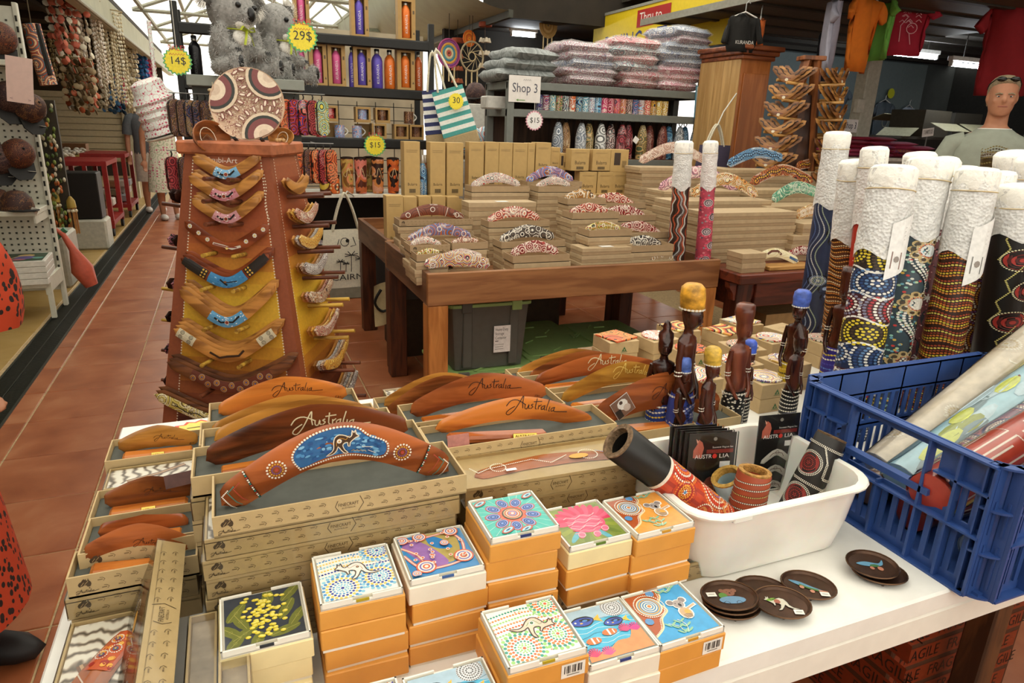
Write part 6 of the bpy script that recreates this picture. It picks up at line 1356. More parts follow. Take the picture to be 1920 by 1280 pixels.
binbox('tall grey storage bin with a white label under trough table',(1.153,3.20,.246),.44,.38,.365,sticker=True)
binbox('low green lidded bin supporting the tall grey bin',(1.153,3.22,0),.50,.46,.25)
binbox('green lidded bin right of the tall grey bin',(1.62,3.42,0),.44,.68,.26)
binbox('green lidded bin below the right end of trough table',(2.055,3.32,0),.43,.66,.26)
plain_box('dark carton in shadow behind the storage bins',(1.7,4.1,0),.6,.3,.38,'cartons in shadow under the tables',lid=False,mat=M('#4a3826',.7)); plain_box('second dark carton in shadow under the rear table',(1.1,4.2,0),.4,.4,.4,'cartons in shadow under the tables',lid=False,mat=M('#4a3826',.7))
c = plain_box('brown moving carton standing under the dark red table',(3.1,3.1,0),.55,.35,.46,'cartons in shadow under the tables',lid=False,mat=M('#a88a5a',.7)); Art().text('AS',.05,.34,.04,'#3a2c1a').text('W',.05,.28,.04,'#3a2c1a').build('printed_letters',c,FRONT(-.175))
bg = T('cloth_bag','cream cotton bag hanging under the rear trough table','bag',(.86,4.05,.2)); one(grid(lambda u,v: (-.09+.18*u,.02*sin(u*6+v*3),.26-.26*v+.05*u),8,8),'bag_cloth',M('#b8a67c',.8,var=.1),bg,60); one(tube(spline([(-.05,.24),(-.09,.16),(-.04,.1),(.03,.16),(.06,.26)],4) and [(x,-.012,z) for x,z in spline([(-.05,.24),(-.09,.16),(-.04,.1),(.03,.16),(.06,.26)],4)],.009,6),'black_handle',M('#15130f',.6),bg,60)
# fragile carton under the white table
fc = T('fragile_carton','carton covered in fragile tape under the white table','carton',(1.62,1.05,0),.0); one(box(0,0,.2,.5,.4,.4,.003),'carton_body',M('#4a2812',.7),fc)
a = Art()
for j in range(6):
    a.rect(-.24,.01+.064*j,.24,.06+.064*j,'#7d2f12')
a.up()
for j in range(6):
    for i in range(3): a.text('FRAGILE',-.2+.17*i+(.05 if j % 2 else 0),.02+.064*j,.032,'#17110c',w=.14)
a.clip = None; a.build('fragile_tape',fc,FRONT(-.2))
b_ = Art()
for q,c,L in a.P: b_.P.append((q,c,L))
b_.build('fragile_tape',fc,LEFT(-.25))

# ================================================================ black shelf unit at the back of the aisle
BKM = M('#1b1a18',.45,.3); SH_Y = 5.6
bs = T('shelf_unit','black metal shelf unit with bottles, mugs and tumblers','shelf',(.66,5.83,0))
for x in (-.91,.91):
    for y in (-.22,.22): one(box(x,y,1.08,.045,.035,2.16,.003),'post',BKM,bs)
for z in (2.03,1.665,1.285): 
    one(box(0,-.225,z-.035,1.8,.03,.075,.01),'shelf_beam',BKM,bs); one(box(0,0,z-.012,1.8,.42,.02),'shelf_board',M('#2a2621',.6),bs)
one(box(0,-.02,.845,1.8,.46,.03,.004),'shelf_board',M('#dcd8cc',.5),bs,label='white shelf board'); one(box(0,.2,.62,1.8,.02,.46),'back_panel',M('#1c1712',.8),bs); one(box(0,0,.2,1.8,.45,.4),'shelf_plinth',M('#17120d',.7),bs); one(box(0,-.24,.05,1.85,.02,.09),'kick_strip',M('#8a8878',.6),bs)
mb = MB()
for i in range(12): mb.add(box(-.85+.155*i,.21,1.2,.006,.006,.75))
for i in range(7): mb.add(box(0,.21,.88+.11*i,1.75,.006,.006))
g = mb.build('wire_grid',M('#2a2a28',.5),bs); g['kind'] = 'stuff'
BC = {'pink': '#c9588a','purple': '#5f4fae','orange': '#d8702a','rust': '#b85a2a','black': '#17161a'}
def kbottle(label,x,y,z,c,h=.27,r=.036,boxed=False,txt=True):
    t = T('drink_bottle',label,'bottle',(x,y,z),0,'coloured drink bottles on the black shelf'); m = M(BC[c],.3,.2)
    one(lathe([(r*.92,0),(r,.005),(r,h*.70),(r*.85,h*.78),(r*.42,h*.86),(r*.4,h*.88)],18),'bottle_body',m,t,smooth=40); one(lathe([(r*.42,h*.87),(r*.45,h*.88),(r*.45,h*.93),(r*.42,h*.935)],12),'steel_collar',M('#b8b6ae',.3,.8),t,smooth=40); one(lathe([(r*.46,h*.93),(r*.46,h*.99),(r*.3,h)],12),'cap',M('#141414',.4),t,smooth=40)
    if txt: Art(0,h*.36,1,pi/2).text('KURANDA',0,-.008,.019,'#d8d4cc' if c != 'black' else '#3a3a3a',w=h*.5).build('printed_name',t,CYL(r,None) and (lambda a,b,o: ((r+o)*sin(a/r),-(r+o)*cos(a/r),b)))
def bcarton(label,x,y,z,w,h,d=.085):
    t = T('bottle_carton',label,'carton',(x,y,z),0,'windowed bottle cartons on the black shelf'); k = M('#a8854e',.6,var=.05); mb = MB(); f = .22
    mb.add(box(-w*(.5-f/2),0,h/2,w*f,d,h)).add(box(w*(.5-f/2),0,h/2,w*f,d,h)).add(box(0,0,.008,w*(1-2*f),d,.016)).add(box(0,0,h-.02,w*(1-2*f),d,.04)).add(box(0,d/2-.002,h/2,w,.004,h)); mb.build('carton_body',k,t)
    Art().rect(w*.34,h*.6,w*.44,h*.68,'#5a4526').poly([(w*.34,h*.14),(w*.46,h*.14),(w*.4,h*.2)],'#5a4526').build('printed_marks',t,FRONT(-d/2)); return t
def px_row(z,items):
    for x0,x1,c,boxed,d in items:
        x = (x0+x1)/2
        if boxed: bcarton('kraft carton around the %s' % d,x,SH_Y+.09,z,x1-x0,.315); kbottle('%s in its carton' % d,x,SH_Y+.085,z+.018,c,.27,(x1-x0)*.26,txt=True)
        else: kbottle(d,x,SH_Y+.1,z,c,.29,(x1-x0)*.46)
XY = lambda *a: a
px_row(2.034,[(0.544,0.657,'pink',1,'pink bottle at left of the top shelf'),(0.96,1.092,'purple',1,'purple bottle in middle of the top shelf'),(1.318,1.457,'orange',1,'orange bottle at right of the top shelf')])
px_row(1.67,[(0.637,0.766,'pink',1,'pink bottle beside the plush koala'),(0.774,0.906,'pink',1,'second pink bottle from the koala'),(0.966,1.101,'purple',1,'boxed purple bottle on the middle row'),(1.109,1.205,'purple',0,'bare purple bottle with steel collar'),(1.21,1.303,'orange',0,'bare orange bottle beside the purple one'),(1.307,1.449,'orange',1,'boxed orange bottle on the middle row'),(1.458,1.523,'rust',0,'rust orange bottle at the shelf end'),(0.551,0.614,'pink',0,'pink bottle half hidden by the koala'),(0.934,0.988,'purple',0,'purple bottle hidden between two cartons'),(-0.1905,-0.1004,'black',0,'black bottle standing left of the koalas')])
def mug(label,x,z,c,boxed=False,y=None,s=1):
    y = SH_Y+.07 if y is None else y
    t = T('mug',label,'mug',(x,y,z),0,'souvenir mugs on the black shelf'); m = c
    one(lathe([(.036*s,0),(.039*s,.003),(.039*s,.093*s),(.036*s,.094*s),(.035*s,.01)],18),'cup',m,t,smooth=40)
    one(tube([(.036*s+.028*s*sin(pi*i/8),0,.018*s+.06*s*i/8) for i in range(9)],.005*s,6),'handle',M('#e4e0d8',.4) if not boxed else M('#2a2420',.4),t,smooth=50)
    if boxed:
        k = T('mug_carton','kraft window carton around the '+label,'carton',(x,y,z-.004),0,'mug cartons on the black shelf'); mb = MB(); w,h,d = .115,.115,.1
        mb.add(box(-w*.44,0,h/2,w*.12,d,h)).add(box(w*.44,0,h/2,w*.12,d,h)).add(box(0,0,.002,w*.76,d,.004)).add(box(0,0,h-.008,w*.76,d,.016)).add(box(0,d/2-.002,h/2,w,.004,h)).add(box(0,-d/2+.002,.012,w*.76,.004,.018)); mb.build('carton_body',M('#a8854e',.6,var=.05),k)
MB_ = DOTS('#5f86b8',['#8fb0d8','#4a6aa0','#c98a7a'],22,'#e8ecf0',250,.3); MR_ = DOTS('#a8242a',['#c84a44','#7a161c'],22,'#e8d8d0',250,.3); MD_ = DOTS('#241a16',['#6a3a24','#2a1c16','#8a5a3a'],22,'#c99a6a',250,.3)
ML = 1.29; Xr = lambda a: a
for x,z,m,bx,d in [(0.701,ML,MR_,0,'red mug at left of the mug shelf'),(0.843,ML,MB_,0,'pale blue mug with white handle, left one'),(0.979,ML,MB_,0,'pale blue mug with white handle, right one'),(1.147,ML+.004,MD_,1,'black dotted mug on the mug shelf'),(1.327,ML+.004,MD_,1,'brown mug near the shelf end'),(1.455,ML+.004,MD_,1,'brown mug at the shelf end'),(0.771,ML+.124,MR_,1,'red mug of the upper mug row'),(1.024,ML+.124,MB_,1,'blue mug of the upper mug row'),(1.179,ML+.124,MD_,1,'dark mug of the upper mug row'),(1.399,ML+.122,MD_,0,'bare brown mug on top at right')]: mug(d,x,z,m,bx)
for x,d in ((0.786,'left'),(1.048,'middle'),): plain_box('kraft carton behind the %s mugs' % d,(x,SH_Y+.2,ML),.115,.1,.115,'mug cartons on the black shelf',lid=False,mat=M('#a8854e',.6,var=.05))
TUMB = []
for x,d,c in ((0.883,'first',['#c9a050','#8a5a2a','#d98a5a']),(0.988,'second',['#e08070','#5a2a1c','#c96a3a']),(1.125,'third',['#d98a4a','#3a2018','#e0a080']),(1.251,'fourth',['#e0702a','#2a1814','#c95a2a']),(1.09,'hindmost',['#c9b060','#8a6a3a','#a8783a'])):
    t = T('tumbler','tall orange and brown landscape tumbler, %s from the left' % d if d != 'hindmost' else 'ochre tumbler hidden behind the tall ones','tumbler',(x,5.62 if d != 'hindmost' else 5.76,.862),0,'painted tumblers on the white shelf'); h = .29
    one(lathe([(.04,0),(.044,.004),(.05,h*.94),(.047,h*.95)],18),'cup',DOTS(c[1],[c[0],c[2],c[1]],7,c[0],30,.35,5),t,smooth=40); one(lathe([(.051,h*.93),(.051,h*.965),(.03,h*.985)],16),'lid',M('#2a1a14',.4),t,smooth=40)
    a = Art(); a.line(spline([(-.05,h*.6),(-.02,h*.45),(.0,h*.7),(.03,h*.4),(.05,h*.55)],4),.004,'#e0c89a').line([(-.06+.01*i,h*(.86+.03*sin(i*2))) for i in range(13)],.02,c[0]).line([(-.06+.01*i,h*(.12+.03*sin(i*2))) for i in range(13)],.03,c[2]); a.build('painted_design',t,lambda x_,b,o: ((.045+.006*b/h+o)*sin(x_/.046),-(.045+.006*b/h+o)*cos(x_/.046),b))
for x,d,c in ((0.705,'yellow','#c9a83a'),(0.775,'orange','#d8682a')):
    t = T('tumbler','short %s tumbler left of the tall ones' % d,'tumbler',(x,5.62,.862),0,'painted tumblers on the white shelf'); one(lathe([(.036,0),(.042,.004),(.044,.13),(.04,.135)],16),'cup',DOTS(c,['#5a2a16',c],8,'#e8d0a0',40,.35,5),t,smooth=40); one(lathe([(.045,.13),(.045,.145),(.02,.15)],14),'lid',M('#2a1a14',.4),t,smooth=40)
# starburst price tags
def star(label,loc,r,lines,c='#f0dc2e',rim='#5fae6a',rz=0,hdr=True,cord=0):
    t = T('price_star',label,'sign',loc,rz,'starburst price tags'); P = lambda k: [(r*k*cos(2*pi*i/40)*(1 if i % 2 else .87),r*k*sin(2*pi*i/40)*(1 if i % 2 else .87)) for i in range(40)]
    one(prism(P(1),-.001,.001),'star_card',M(rim,.5),t,m=XZ)
    a = Art(); a.poly(P(.88),c); a.up()
    if hdr: a.text('SALE!',0,r*.72,r*.34,'#c8342c').line([(-r*.5+r*.09*i,r*.45+(r*.07 if i % 2 else -r*.05)) for i in range(12)],r*.04,'#c8342c')
    for i,(s,h) in enumerate(lines): a.text(s,0,r*(-.2-.45*i),r*h,'#2a2a22')
    a.build('lettering',t,FRONT(-.0012),lay=.0006)
    if cord: one(tube([(0,.002,r*.8),(0,.01,r*.8+cord)],.002,5),'string',M('#c8c4b8',.7),t)
    return t
star('yellow starburst tag reading 14 at left',(-0.1931,4.16,1.686),.072,[('14$',.5)],cord=.9); star('yellow starburst tag reading 29 beside the koala',(0.423,4.0,1.834),.08,[('29$',.55)]); star('yellow starburst tag above the tumblers',(1.097,5.56,1.242),.09,[('$15',.45)],cord=.12)
# ---- plush koalas on a grey pegboard display
FUR = M('#8c8a86',.9,var=.25,scale=60); FURD = M('#5a5855',.9,var=.2,scale=60); FURW = M('#e4e0d8',.9,var=.06,scale=60); KBLK = M('#161414',.3)
def furry(name,parts,mat,parent,n,ln,col2,seed):
    mb = MB()
    for c,r in parts: mb.add(ball(c,r,16,12))
    o = mb.build(name,mat,parent,smooth=180); md = o.modifiers.new('fuse','REMESH'); md.mode = 'VOXEL'; md.voxel_size = .011; md.use_smooth_shade = True
    R = random.Random(seed); fb = MB()
    for i in range(n):
        c,r = R.choice(parts); r = r if isinstance(r,tuple) else (r,r,r); z = R.uniform(-1,1); g = R.uniform(0,2*pi); q = sqrt(1-z*z); d = Vector((q*cos(g),q*sin(g),z))
        p = Vector((c[0]+d.x*r[0]*.97,c[1]+d.y*r[1]*.97,c[2]+d.z*r[2]*.97))
        e = d+Vector((R.uniform(-.6,.6),R.uniform(-.6,.6),R.uniform(-.9,.2))); e.normalize(); s = e.cross(Vector((R.uniform(-1,1),R.uniform(-1,1),R.uniform(-1,1)))).normalized()*.0022
        fb.add(([tuple(p-s),tuple(p+s),tuple(p+e*ln*R.uniform(.6,1.3))],[(0,1,2)]))
    f = fb.build('fur',col2,o); f['kind'] = 'stuff'; return o
def koala(label,loc,rz,s,seed):
    t = T('plush_koala',label,'plush toy',loc,rz,'plush koalas above the pegboard display'); t.scale = (s,s,s)
    furry('body',[((0,.02,.14),(.13,.11,.15)),((0,-.02,.36),(.15,.125,.135)),((0,-.12,.33),(.06,.05,.05)),((-.13,-.05,.19),(.05,.05,.10)),((.13,-.05,.19),(.05,.05,.10)),((-.10,-.10,.14),(.05,.07,.045)),((.10,-.10,.14),(.05,.07,.045)),((-.14,-.09,.045),(.06,.11,.055)),((.14,-.09,.045),(.06,.11,.055)),((-.16,-.19,.06),(.05,.04,.065)),((.16,-.19,.06),(.05,.04,.065))],FUR,t,4200,.020,M('#a3a19d',.9),seed)
    for q in (-1,1):
        e = furry('ear',[((q*.175,.0,.44),(.07,.035,.075))],FURD,t,260,.03,M('#6d6a66',.9),seed+1)
        mb = MB(); R = random.Random(seed+q)
        for i in range(420): g = R.uniform(-1.2,2.2); p = (q*(.175+.065*cos(g)),-.01+R.uniform(-.03,.02),.44+.07*sin(g)); d = (q*cos(g)*.05,R.uniform(-.02,.02),sin(g)*.05); mb.add(([(p[0]-.002,p[1],p[2]),(p[0]+.002,p[1],p[2]),(p[0]+d[0],p[1]+d[1],p[2]+d[2])],[(0,1,2)]))
        w = mb.build('ear_fringe',FURW,t); w['kind'] = 'stuff'
        one(ball((q*.062,-.138,.385),.0165,10,8),'eye',KBLK,t,60)
        for k in range(3): one(tube([(q*(.1+.016*k),-.165,.15),(q*(.1+.016*k),-.18,.13)],[.006,.002],5),'claw',KBLK,t)
        one(ball((q*.16,-.225,.07),(.02,.01,.04),8,6),'foot_pad',KBLK,t,60)
    one(ball((0,-.172,.34),(.026,.018,.04),10,8),'nose',KBLK,t,60); furry('bib',[((0,-.085,.22),(.07,.03,.05)),((0,-.1,.29),(.07,.045,.03))],FURW,t,300,.02,FURW,seed)
    rb = M('#a8b42a',.4); one(tube([(.1*cos(g),-.02-.095*sin(g),.258) for g in [pi*i/10 for i in range(11)]],.008,6,flat=.5),'ribbon',rb,t,60)
    for q in (-1,1): one(tube([(0,-.125,.258),(q*.04,-.14,.275),(q*.055,-.135,.255),(q*.02,-.13,.25)],.008,6,flat=.4),'bow_loop',rb,t,60); one(tube([(0,-.125,.255),(q*.02,-.14,.22),(q*.035,-.14,.175)],.007,6,flat=.3),'ribbon_tail',rb,t,60)
    return t
peg = T('pegboard_display','grey pegboard spinner display with hooks below the koalas','display',(0.1372,4.30,0)); PGM = M('#8a8d84',.6,var=.05)
one(box(0,.02,1.60,.60,.30,.055,.003),'display_top',PGM,peg); one(box(0,0,1.02,.56,.03,1.14),'peg_panel',M('#54564f',.6),peg); one(box(0,.02,.2,.4,.4,.4,.01),'display_base',M('#2a2a28',.6),peg); one(tube([(0,.05,.3),(0,.05,1.6)],.03,10),'pole',BKM,peg)
koala('grey plush koala with a green bow, front one',(0.0787,4.24,1.628),.75,.9,11); koala('second plush koala seated behind to the right',(0.32,4.56,1.628),.95,.87,23)
CASE = [DOTS('#2a2018',['#5a3a24','#3a3a5a','#8a5a34'],24,'#d8b88a',260),DOTS('#1c2030',['#3a4a7a','#8a5a34','#20263a'],24,'#c9a86a',260),DOTS('#a8201e',['#2a3a8a','#d84a2a','#16161c'],14,'#e8e0d8',180),DOTS('#b8482a',['#2a1a14','#d8703a'],16,'#e8b080',150),DOTS('#8fa84a',['#3a5a8a','#d8c84a','#2a3a24','#a8c8c0'],14,'#f0ecd8',160),DOTS('#7a1a24',['#4a1018','#b84a4a'],20,'#e0b0a8',200)]
def case(label,x,y,z,i,rz):
    t = T('glasses_case',label,'case',(x,y,z),rz,'patterned glasses cases on hooks'); P = rrect(.075,.19,.034,5)
    one(prism([(a,b*1.0) for a,b in P],-.014,.014),'case_body',CASE[i % 6],t,m=Matrix.Translation((0,0,-.12)) @ XZ); one(prism([(a*1.03,b*1.01) for a,b in P],-.004,.004),'zip_band',M('#17130f',.6),t,m=Matrix.Translation((0,0,-.12)) @ XZ); one(tube([(0,.0,-.025),(0,-.006,-.01),(0,.0,.004)],.004,5),'strap_loop',M('#17130f',.6),t)
n = 0
def hookrow(x0,x1,yp,zt,cnt,cols,d,rz,dy=0):
    for i in range(cnt):
        x = x0+(x1-x0)*i/max(1,cnt-1); case('patterned glasses case, %s from left, %s' % (NUM[i],d),x,yp+dy*i,zt,cols[i % len(cols)],rz)
    hk = T('hook_bar','wire hook bar carrying cases, %s' % d,'hook',((x0+x1)/2,yp+.05,zt),0,'wire hook bars'); one(tube([(-(x1-x0)/2-.02,-.05,.008),((x1-x0)/2+.02,-.05,.008)],.003,6),'bar',M('#8a8a86',.4,.6),hk); one(tube([(0,-.05,.008),(0,.18,.008)],.003,6),'arm',M('#8a8a86',.4,.6),hk)
hookrow(-0.2337,-0.0831,4.2,1.524,5,[0,0,1,1,0],'left of the pegboard',.7)
hookrow(0.2715,0.523,4.15,1.549,6,[3,3,2,2,5,4],'right of the pegboard',.6)
hookrow(0.39,0.552,4.1,1.286,5,[3,0,3,5,3],'lower row right of the stand',.7)
hookrow(-0.2768,-0.2165,4.2,1.229,2,[5,0],'lower row left of the stand',.7)
for i,(x,z) in enumerate(((-0.0369,1.562),(0.1179,1.596),(0.176,1.591),(0.2021,1.587))):
    t = T('bead_strand','bundle of striped wooden beads hanging, %s from left' % ['first','second','third','fourth'][i],'beads',(x,4.1,z),0,'wooden bead bundles on the pegboard'); one(tube([(0,.05,.03),(0,0,0)],.002,5),'cord',M('#b8a888',.8),t)
    for k in range(9): one(lathe([(.018,0),(.026,.006),(.026,.012),(.018,.017)],10),'bead_ring',M(['#d8c49a','#b08a5a','#6a6a78','#e0d4b8'][k % 4],.5),t,50,loc=(.004*sin(k),0,-.02-.019*k))
# ---- hanging bags
def tote(label,loc,w,h,rz,stripes=None,art=None,c='#d8ceb0',d=.05,tilt=0):
    t = T('tote_bag',label,'bag',loc,rz,'hanging tote bags',ry=tilt); mb = MB()
    if stripes:
        n = 11
        for i in range(n):
            z1,z0 = -h*.75*i/n,-h*.75*(i+1)/n; mb.add(xf(box(0,0,(z0+z1)/2,w*(.9+.1*i/n),.02+d*.8*i/n,z1-z0+.0005),Matrix.Identity(4)),stripes if i % 2 == 0 else '#e8e6de')
        mb.add(box(0,0,-h*.87,w,d*.9,h*.25,.01),'#a8926a')
    else:
        def g(u,v): q = 2*pi*u; k = 1+.05*sin(v*5+u*9); return (w/2*(.97+.05*sin(v*3))*max(-1,min(1,1.25*cos(q)))*k,(.015+d*.5*v)*sin(q)*k,-h*v)
        mb.add(grid(g,22,12,wrap=True),c)
    mb.build('bag_body',PAINT(.8),t,smooth=40)
    for s in (-1,1): one(tube(spline([(-w*.26,0),(-w*.14,h*.38),(0,h*.56)],6) and [(x,s*.012,z) for x,z in spline([(-w*.28,-.01),(-w*.16,h*.34),(-.012,h*.58),(.012,h*.58),(w*.16,h*.34),(w*.28,-.01)],4)],.008,7),'rope_handle',M('#d8d0b8',.8,var=.25,scale=200,bmp=.5),t,60)
    if art: a = Art(); art(a,w,h); a.build('printed_design',t,FRONT(-d*.5-.014),lay=.0006)
    return t
def hang(t,h,dest,d):
    p = t.matrix_basis @ Vector((0,0,h*.575)); k = T('bag_hook','white wire hook holding the '+d,'hook',tuple(p),0,'wire bag hooks'); q = Vector(dest)-p; one(tube([(0,0,-.006),tuple(q*.3+Vector((0,0,.03))),tuple(q)],.005,6),'wire',M('#d8d6cc',.5),k,50)
def a_cairns(a,w,h):
    a.text('CAIRNS',.01,-h*.86,h*.10,'#2a2824',w=w*.8)
    for x,z,k in ((-.06,-h*.72,.7),(.02,-h*.72,1.1),(.085,-h*.74,.9),(-.02,-h*.72,.55)):
        a.line([(x,z),(x+.004,z+.11*k)],.005,'#2a2824')
        for g in (.3,1.0,2.1,2.8,-.3,3.4): a.line([(x+.004,z+.11*k),(x+.004+.045*k*cos(g),z+.11*k+.03*k*sin(g))],.006,'#2a2824')
    a.ring(-.02,-h*.2,.03,.005,'#2a2824',10).disc(.0,-h*.18,.014,'#2a2824',8).line([(.04,-h*.12),(.06,-h*.26),(.02,-h*.28)],.006,'#2a2824').line([(-.08,-h*.3),(-.06,-h*.15)],.005,'#2a2824')
hang(tote('cream canvas tote bag printed with palms hanging by trough table',(0.749,4.95,0.675),.34,.42,.1,art=a_cairns,c='#f0e8d0'),.42,(.92,5.578,.845),'cream canvas tote')
hang(tote('navy striped beach bag with rope handles on shelf post',(1.496,5.2,1.663),.24,.42,-.3,stripes='#2f3560',d=.14,tilt=-.12),.42,(1.57,5.58,1.93),'navy striped bag'); hang(tote('teal striped beach bag with rope handles in front',(1.549,5.1,1.67),.26,.44,-.25,stripes='#4a9a94',d=.16,tilt=-.3),.44,(1.59,5.58,1.95),'teal striped bag')
star('small yellow price tag clipped to the teal striped bag',(1.588,5.0,1.581),.06,[('30',.7)],hdr=False,rim='#e8d42a')
pk = [('flat plastic pack of checked cloth on the bottom shelf, %s' % n) for n in ('left','middle','right')]
for i in range(3): tag(one(grid(lambda u,v: (-.16+.32*u,-.14+.28*v,.03+.02*sin(u*7+i)*cos(v*6)),10,8),'cloth_pack',DOTS('#d8d0cc',['#c08a94','#e8e4e0','#b0a8a8'],10,'#f4f0ec',60),None,60,loc=(.72+.3*i,5.75,.41+.03*i)),pk[i],'cloth pack','cloth packs under the white shelf')
# ================================================================ grey shelf with textiles and stubby holders
GM = M('#6d706a',.55,var=.06); GY = 5.3
gs = T('shelf_unit','grey painted shelf unit loaded with folded textiles','shelf',(3.09,5.55,0))
for x in (-.95,.95):
    for y in (-.23,.23): one(box(x,y,.88,.06,.05,1.76,.003),'post',GM,gs)
for z in (1.745,1.535,1.155,.6):
    for y in (-.235,.235): one(box(0,y,z-.01,1.96,.035,.06,.003),'rail',GM,gs)
    for s in (-1,1): one(box(s*.95,0,z-.01,.05,.46,.06,.003),'side_rail',GM,gs)
    one(box(0,0,z+.015,1.88,.44,.012),'shelf_board',WOOD('#8a5a34','#6a4020',4,0,.6),gs)
one(box(0,.27,1.3,1.95,.02,.9),'back_panel',WOOD('#4a3220','#33200f',3,2,.7),gs)
CLO = [DOTS('#8a6a7a',['#d8ccd0','#5a4a6a','#b06a7a'],12,'#efeae6',60),DOTS('#a83a4a',['#d8c4c4','#7a2434','#c96a74'],12,'#efe6e4',60),DOTS('#5a6a8a',['#c8ccd4','#3a4664','#8a9ab8'],12,'#efeeec',60),DOTS('#c06a84',['#ecd4da','#a83a5c','#e0a4b4'],9,'#f4eaec',40),DOTS('#6a8a94',['#c8d8d8','#9a5a6a','#3a4a64'],14,'#f0f0ec',60),DOTS('#7a7e7c',['#8a8e8c','#6a6e6c'],6,'#8a8e8c',30)]
BAG = FILM('#e4e2dc',.22,40,.6,.2)
def fold(label,x,y,z,w,d,h,i,rz,bag=True):
    t = T('folded_textile',label,'textile',(x,y,z),rz,'bagged textiles on top of the grey shelf')
    def g(u,v):
        q = 2*pi*u; cx,cz = cos(q),sin(q); k = abs(cx)**.4*(1 if cx > 0 else -1); m = abs(cz)**.5*(1 if cz > 0 else -1); yy = -d/2+d*v
        e = (1-(2*v-1)**8)**.5; nz = noise.noise((k*2+i,yy*9,z*9)); return (k*w/2*(.93+.07*nz),yy+.01*nz,h/2+m*h/2*e*(1+.45*noise.noise((k*3,yy*12,m+i*3+z*20))))
    one(grid(g,28,10,wrap=True),'folded_cloth',CLO[i],t,60)
    if bag: one(grid(lambda u,v: (lambda p: (p[0]*1.04,p[1]*1.06,h/2+(p[2]-h/2)*1.2+.006*noise.noise((p[0]*30,p[1]*30,z*9))))(g(u,v)),28,10,wrap=True),'plastic_bag',BAG,t,60)
    return t
GZ = 1.767; k = 0
for pn,xc,n,cols,w in (('second pile from left',2.832,5,[0,0,2,0,0],.46),('third pile from left',3.315,6,[1,1,4,1,4,1],.46),('rightmost pile',3.802,8,[3,1,3,2,2,2,0,2],.46)):
    for j in range(n): fold('folded printed textile, %s layer up in the %s' % (NUM[j],pn),xc+rnd.uniform(-.05,.05),GY+.24,GZ+.063*j,w*rnd.uniform(.86,1.14),.44,.085,cols[j],rnd.uniform(-.22,.22))
for j in range(3): fold('crumpled grey cloth at the left shelf end, %s layer up' % NUM[j],2.278+.03*j,GY+.24,GZ+.08*j,.56-.06*j,.46,.095,5,.1*j,bag=False)
SC_ = ['#5a3a8a','#4a3a7a','#3f7a6a','#8a9a3a','#2a8a94','#b84a3a','#6ab0d8','#7ab8dc','#8ac0e0','#5fa8d0','#d84a7a','#c83a6a','#e06a8a','#b82a4a','#8a1a2a','#5a8ac0','#a82a2a','#d8702a','#e0b02a','#d8c83a','#c8a02a']
for i in range(21):
    x = 2.418+i*.0615; t = T('stubby_holder','printed stubby holder, %s from left on the middle shelf' % NUM[i],'can cooler',(x,GY+.07,1.557),0,'stubby holders on the grey shelf')
    one(lathe([(.029,0),(.03,.003),(.03,.118),(.027,.12),(.026,.09)],16),'sleeve',DOTS(SC_[i],[SC_[(i*3+2) % 21],SC_[i],'#e8e0d0' if i % 3 else '#20203a'],16,'#f0ecdc',120,.5),t,40)
CB = [DOTS('#5a6470',['#d8dce0','#3a424c','#8a94a0'],12,'#f0f0ec',200),DOTS('#6a4428',['#a87a4a','#3a2416','#c9a06a'],16,'#e8d8b8',200),DOTS('#b8b8b4',['#e8e8e4','#4a4a4c'],12,'#ffffff',200),DOTS('#7a1c26',['#2a1216','#a84048'],14,'#e8d0cc',200),DOTS('#24201e',['#8a3a34','#d8d0c8','#2a2624'],14,'#f0e8e0',200),DOTS('#7a5a34',['#4a5a3a','#c9a86a'],16,'#e8dcc0',200),DOTS('#6a2a24',['#8a4a3a','#4a1c18'],14,'#d8b8a8',200),DOTS('#2f6a94',['#6aa0c0','#1c4464'],14,'#d8e8f0',200)]
for i,(px,ci) in enumerate(((1045,0),(1062,1),(1085,0),(1103,5),(1120,2),(1142,4),(1158,3),(1175,3),(1196,5),(1215,6),(1235,6),(1252,7),(1268,0),(1284,7),(1300,0))):
    x = 0; t = T('bottle_cooler','patterned wine cooler bag, %s from left on the lower shelf' % NUM[i],'bottle bag',(2.603+(px-1045)*0.0055,GY+.06+.05*(i % 2),1.178),0,'wine cooler bags on the grey shelf')
    one(lathe([(.044,0),(.048,.006),(.048,.17),(.036,.24),(.02,.285),(.012,.29)],16),'bag_body',CB[ci],t,40); one(tube([(0,0,.285),(.018,0,.31),(0,0,.33),(-.018,0,.31),(0,0,.285)],.005,6),'hang_loop',M('#1c1a18',.6),t,50)
    if i in (1,6): one(box(.0,-.055,.20,.05,.002,.05),'price_tag',M('#e8e4dc',.6),t,rot=(0,.6,0))
for i,px in enumerate((942,966,992,1018)): plain_box('small kraft mug carton on the lower grey shelf, %s from left' % ['first','second','third','fourth'][i],(2.079+i*.105,GY+.09,1.178),.1,.1,.11,'mug cartons on the grey shelf',lid=False,mat=M('#a8854e',.6,var=.05))
tag(one(box(2.077,5.5,1.60,.19,.16,.1,.01),'plastic_bin',M('#b8b4ac',.4)),'small white plastic bin at left end of the middle shelf','bin')
